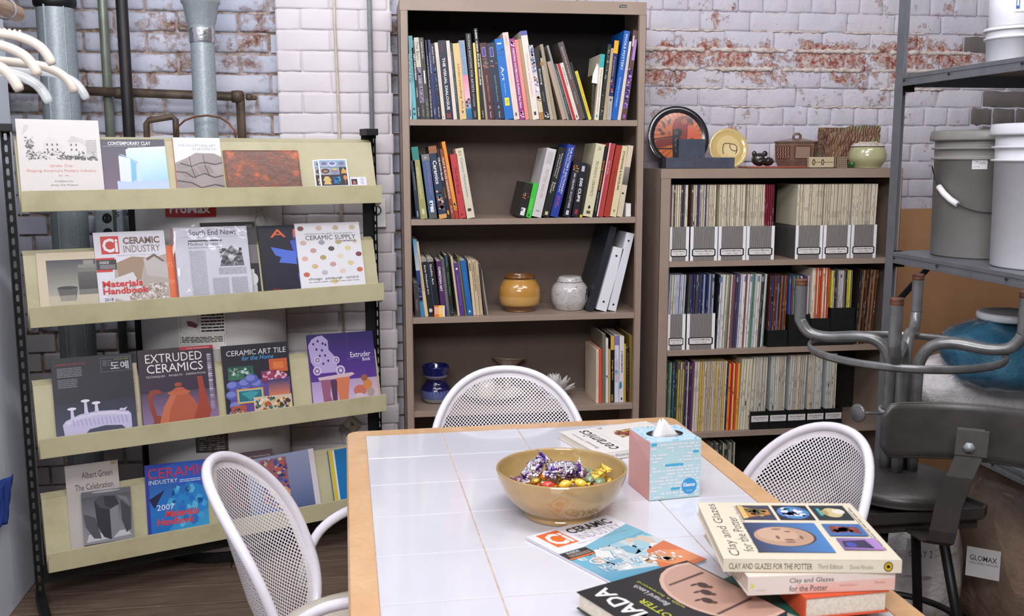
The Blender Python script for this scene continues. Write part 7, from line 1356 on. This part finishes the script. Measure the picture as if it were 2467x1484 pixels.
# sacks and wrapped bundles
def sack(name, label, cat, c, R3, mt, seed, amp=.09, sq=2.6, subs=(), flat=None):
    r = random.Random(seed); t = thing(name, label, cat, c); b = mb(mt); b.smooth = True; n, m_ = 26, 44; ph = [r.uniform(0, 6.28) for _ in range(10)]
    for i in range(n+1):
        th = math.pi*i/n
        for j in range(m_):
            p = 2*math.pi*j/m_; d = [math.sin(th)*math.cos(p), math.sin(th)*math.sin(p), math.cos(th)]; q = sum(abs(x)**sq for x in d)**(-1/sq)
            w = 1+amp*(.5*math.sin(3*p+ph[0]+2*th)+.35*math.sin(5*p-3*th+ph[1])+.3*math.sin(7*th+2*p+ph[2])+.25*math.sin(11*p+5*th+ph[3])+.2*math.sin(17*p-9*th+ph[4]))
            z = d[2]*q*R3[2]*w+R3[2]; b.v.append((d[0]*q*R3[0]*w, d[1]*q*R3[1]*w, max(0, z)))
    for i in range(n):
        for j in range(m_): b.face((i*m_+j, (i+1)*m_+j, (i+1)*m_+(j+1) % m_, i*m_+(j+1) % m_))
    b.build('bag', t); return t
sack('white_bag', 'crumpled white plastic bag on the lowest steel shelf', 'bag', (PX+.21, 2.76, SZ[0]+.001), (.18, .15, .1), 'bag_plastic', 3, .05)
t = sack('blue_bundle', 'blue material wrapped in clear film lying on the white bag', 'bundle', (PX+.225, 2.62, SZ[0]+.12), (.19, .15, .1), 'blue_wrap', 5, .06)
b = mb('clear_plastic'); b.smooth = True
t2 = sack('film_wrap', '', '', (0, 0, 0), (.195, .155, .104), 'clear_plastic', 5, .07); ch = list(t2.children)[0]; ch.parent = t; ch.name = 'clear_film'; bpy.data.objects.remove(t2)
b = mb('print'); A = Art(b, (-.2, -.06, .07), (.0, -1, 0), (0, 0, 1), .12, .03); 
t = thing('plate_stack', 'round white plastic lid lying on the blue bundle', 'lid', (PX+.215, 2.63, SZ[0]+.325)); mb('white_bucket').lathe([(0, 0), (.085, 0), (.092, .006), (.092, .02), (.085, .024), (.07, .018), (0, .018)], 44).build('lid', t)
def paperlabel(t, org, X, Y, w, h, fn): b = mb('print'); A = Art(b, org, X, Y, w, h, .0); A.rect(0, 0, 1, 1, (206, 202, 200)); fn(A); b.build('paper_label', t)
t = sack('clay_sack', 'brown paper sack under clear plastic lettered GLOMAX on the floor', 'sack', (2.03, 2.60, .001), (.24, .3, .29), 'paper_sack', 8, .04, 3.4)
t2 = sack('film', '', '', (0, 0, 0), (.248, .31, .3), 'clear_plastic', 9, .06, 3.4); ch = list(t2.children)[0]; ch.parent = t; ch.name = 'clear_film'; bpy.data.objects.remove(t2)
q = onp(2325, 1385, (1.765, 2.42, 0), (-.62, -.78, 0)); X = Vector((.78, -.62, 0)); paperlabel(t, tuple(q-Vector((2.03, 2.60, .001))), X, (0, 0, 1), .088, .088, lambda A: (A.text('GLOMAX', .1, .56, .9, .74, (60, 56, 62), .01), A.text('CALCINED KAOLIN', .08, .44, .94, .52, (90, 86, 90))))
t = sack('plastic_sack', 'clear plastic sack with handwriting behind the stool legs', 'sack', (1.59, 2.70, .001), (.18, .17, .24), 'bag_plastic', 12, .05, 3.0)
q = onp(2180, 1385, (1.5, 2.52, 0), (-.3, -.95, 0)); paperlabel(t, tuple(q-Vector((1.59, 2.70, .001))), Vector((.95, -.3, 0)), (0, 0, 1), .08, .11, lambda A: A.text('CLAY 2', .1, .5, .9, .7, (80, 84, 110)))
# ================================================================ stools
DS = 2.5
c0 = ond(2180, 845, DS); c0z = c0.z
def zof(py): return ond(2180, py, DS).z
ts_ = thing('upturned_stool', 'grey tubular steel stool standing upside down with its four legs in the air', 'stool', (c0.x, c0.y, zof(1170)))
oz = zof(1170); Rr = 445/2/FPX*DS; rz = c0z-oz
b = mb('stool_grey'); pts = [(Rr*math.cos(i/48*6.283), Rr*math.sin(i/48*6.283), rz) for i in range(48)]
k = len(b.v); b.smooth = True
for (dr, dz) in ((0, -.009), (.003, -.004), (.003, .006), (0, .01), (-.004, .01), (-.005, .0)): b.v.extend([((Rr+dr)*math.cos(i/64*6.283), (Rr+dr)*math.sin(i/64*6.283), rz+dz) for i in range(64)])
for q in range(6):
    for i in range(64): b.face((k+q*64+i, k+q*64+(i+1) % 64, k+((q+1) % 6)*64+(i+1) % 64, k+((q+1) % 6)*64+i))
b.build('foot_ring', ts_)
hd = math.radians(-8.5)
for i, an in enumerate((153, 243, 333, 63)):
    a = math.radians(an)+hd*1.0; ca, sa = math.cos(a), math.sin(a); F = .262
    zft = rz+.165
    P = [(F*ca, F*sa, zft), (F*ca, F*sa, zft-.09), (F*.985*ca, F*.985*sa, rz+.055), (F*.9*ca, F*.9*sa, rz+.028), (F*.72*ca, F*.72*sa, rz+.02), (.11*ca, .11*sa, rz+.028), (.065*ca, .065*sa, rz+.018), (.037*ca, .037*sa, rz-.02), (.032*ca, .032*sa, rz-.09), (.032*ca, .032*sa, .02)]
    mb('stool_grey').tube(catmull(P), .0145, 14).build('leg', ts_)
    mb('rust_cap').lathe([(0, .004), (.0155, .003), (.016, -.002), (.0145, -.004), (.0155, -.007), (.0155, -.012), (.014, -.014)], 16, (F*ca, F*sa, zft)).build('foot_cap', ts_)
zc = zof(998)-oz
mb('conduit').lathe([(.052, zc-.006), (.055, zc-.006), (.055, zc+.008), (.052, zc+.008), (.052, zc-.006)], 32).build('collar_ring', ts_)
kn = ond(2067, 995, DS-.02)-Vector((c0.x, c0.y, oz)); mb('stool_grey').tube([(-.05, -.01, zc), (kn.x+.01, kn.y, kn.z)], .0035, 8).build('knob_rod', ts_)
o = mb('stool_grey').lathe([(0, -.004), (.02, -.004), (.023, -.002), (.023, .003), (.02, .005), (.008, .003), (0, .003)], 24).build('knob', ts_); o.matrix_local = Matrix.Translation(kn) @ Matrix.Rotation(math.radians(20), 4, 'Z') @ Matrix.Rotation(math.pi/2, 4, 'Y')
mb('stool_grey').tube([(0, 0, .03), (0, 0, zc-.01)], .02, 16).build('column', ts_)
mb('dark_stool').lathe(smooth([(0, .03), (.06, .028), (.12, .018), (.155, .0), (.16, -.02), (.155, -.028), (.1, -.03), (0, -.03)]), 40).build('seat', ts_)
# lower stool with a backrest
zs_ = oz-.034
bs = thing('backrest_stool', 'dark grey steel stool with a curved backrest turned to the camera', 'stool', (c0.x, c0.y-.02, 0)); m = 'dark_stool'
b = mb(m); P = [(-.175, -.10), (-.15, -.125), (.15, -.125), (.175, -.10), (.12, .13), (-.12, .13)]
k = len(b.v); n = len(P)
for z in (zs_-.028, zs_, zs_): pass
for (s_, z) in ((.98, zs_-.03), (1, zs_-.026), (1, zs_), (.97, zs_), (.97, zs_-.012)): b.v.extend([(x*s_, y*s_, z) for x, y in P])
for q in range(4):
    for i in range(n): b.face((k+q*n+i, k+q*n+(i+1) % n, k+(q+1)*n+(i+1) % n, k+(q+1)*n+i))
b.face([k+i for i in range(n)][::-1]); b.face([k+4*n+i for i in range(n)]); b.build('seat_pan', bs)
mb(m).box((-.15, -.1, zs_-.06), (.15, .1, zs_-.03)).build('seat_frame', bs)
# backrest: curved plate seen from behind, with a folded edge
bc = ond(2318, 1052, 2.2)-Vector((c0.x, c0.y-.02, 0)); view = (bc+Vector((c0.x, c0.y-.02, 0))-CO); view.z = 0; view.normalize(); rt = Vector((view.y, -view.x, 0))
b = mb(m); b.smooth = True; W2, H2 = .168, .062; nx = 20; ny = 8; k = len(b.v)
for i in range(nx+1):
    for j in range(ny+1):
        u = -1+2*i/nx; v = -1+2*j/ny; e = max(0, abs(u)-.86)/.14; hh = H2*(1-.45*e*e); tilt = .12
        p = bc+rt*(u*W2*(1-.0*abs(v)))+Vector((0, 0, 1))*(v*hh+.006*u)+view*(-.045*u*u*1.0+.045+tilt*v*.04); b.v.append(tuple(p))
for i in range(nx):
    for j in range(ny): q = k+i*(ny+1)+j; b.face((q, q+1, q+ny+2, q+ny+1))
o = b.build('backrest', bs); mm = o.modifiers.new('s', 'SOLIDIFY'); mm.thickness = .003; bev(o, .001, 1)
edge = []
def bp(u, v): e = max(0, abs(u)-.86)/.14; hh = H2*(1-.45*e*e); return bc+rt*(u*W2)+Vector((0, 0, 1))*(v*hh+.006*u)+view*(-.045*u*u+.045+.12*v*.04)
ring = [bp(-1+2*i/nx, 1) for i in range(nx+1)]+[bp(1, v) for v in (.5, 0, -.5)]+[bp(1-2*i/nx, -1) for i in range(nx+1)]+[bp(-1, v) for v in (-.5, 0, .5)]
mb(m).tube(ring, .0032, 6, True).build('rolled_edge', bs)
def flat_bar(path, wdt, th, nm, mat=m):
    b = mb(mat); path = [Vector(p) for p in path]; k = len(b.v)
    for i, p in enumerate(path):
        t_ = (path[min(i+1, len(path)-1)]-path[max(i-1, 0)]).normalized(); nrm = rt.cross(t_).normalized()
        for a, c in ((-1, -1), (1, -1), (1, 1), (-1, 1)): b.v.append(tuple(p+rt*a*wdt/2+nrm*c*th/2))
    for i in range(len(path)-1):
        for j in range(4): b.face((k+i*4+j, k+i*4+(j+1) % 4, k+i*4+4+(j+1) % 4, k+i*4+4+j))
    b.face((k+3, k+2, k+1, k)); q = k+(len(path)-1)*4; b.face((q, q+1, q+2, q+3)); return bev(b.build(nm, bs), .001, 1)
def rel(px, py, d): return ond(px, py, d)-Vector((c0.x, c0.y-.02, 0))
flat_bar([rel(2340, 1032, 2.172), rel(2334, 1100, 2.17), rel(2312, 1150, 2.175), rel(2285, 1220, 2.19), rel(2272, 1280, 2.2), rel(2266, 1305, 2.21), rel(2255, 1309, 2.24), rel(2215, 1285, 2.4), rel(2200, 1262, 2.5)], .056, .005, 'support_bar')
flat_bar([rel(2300, 1050, 2.175), rel(2260, 1050, 2.178)][:0] or [rel(2345, 1036, 2.165), rel(2338, 1100, 2.165)], .066, .004, 'slide_plate')
bo = rel(2335, 1078, 2.155); o = mb('conduit').lathe([(0, 0), (.012, 0), (.012, .003), (.008, .003), (.008, .008), (0, .009)], 6).build('bolt', bs); o.matrix_local = Matrix.Translation(bo) @ view.to_track_quat('-Z', 'Y').to_matrix().to_4x4()
for i, an in enumerate((40, 135, 222, 318)):
    a = math.radians(an); mb('black_steel').tube([(.10*math.cos(a), .09*math.sin(a), zs_-.05), (.225*math.cos(a), .215*math.sin(a), .01)], .0125, 10).build('leg', bs)
fz = .27; mb('black_steel').tube([(.175*math.cos(i/40*6.283), .165*math.sin(i/40*6.283), fz) for i in range(40)], .009, 8, True).build('foot_ring', bs)
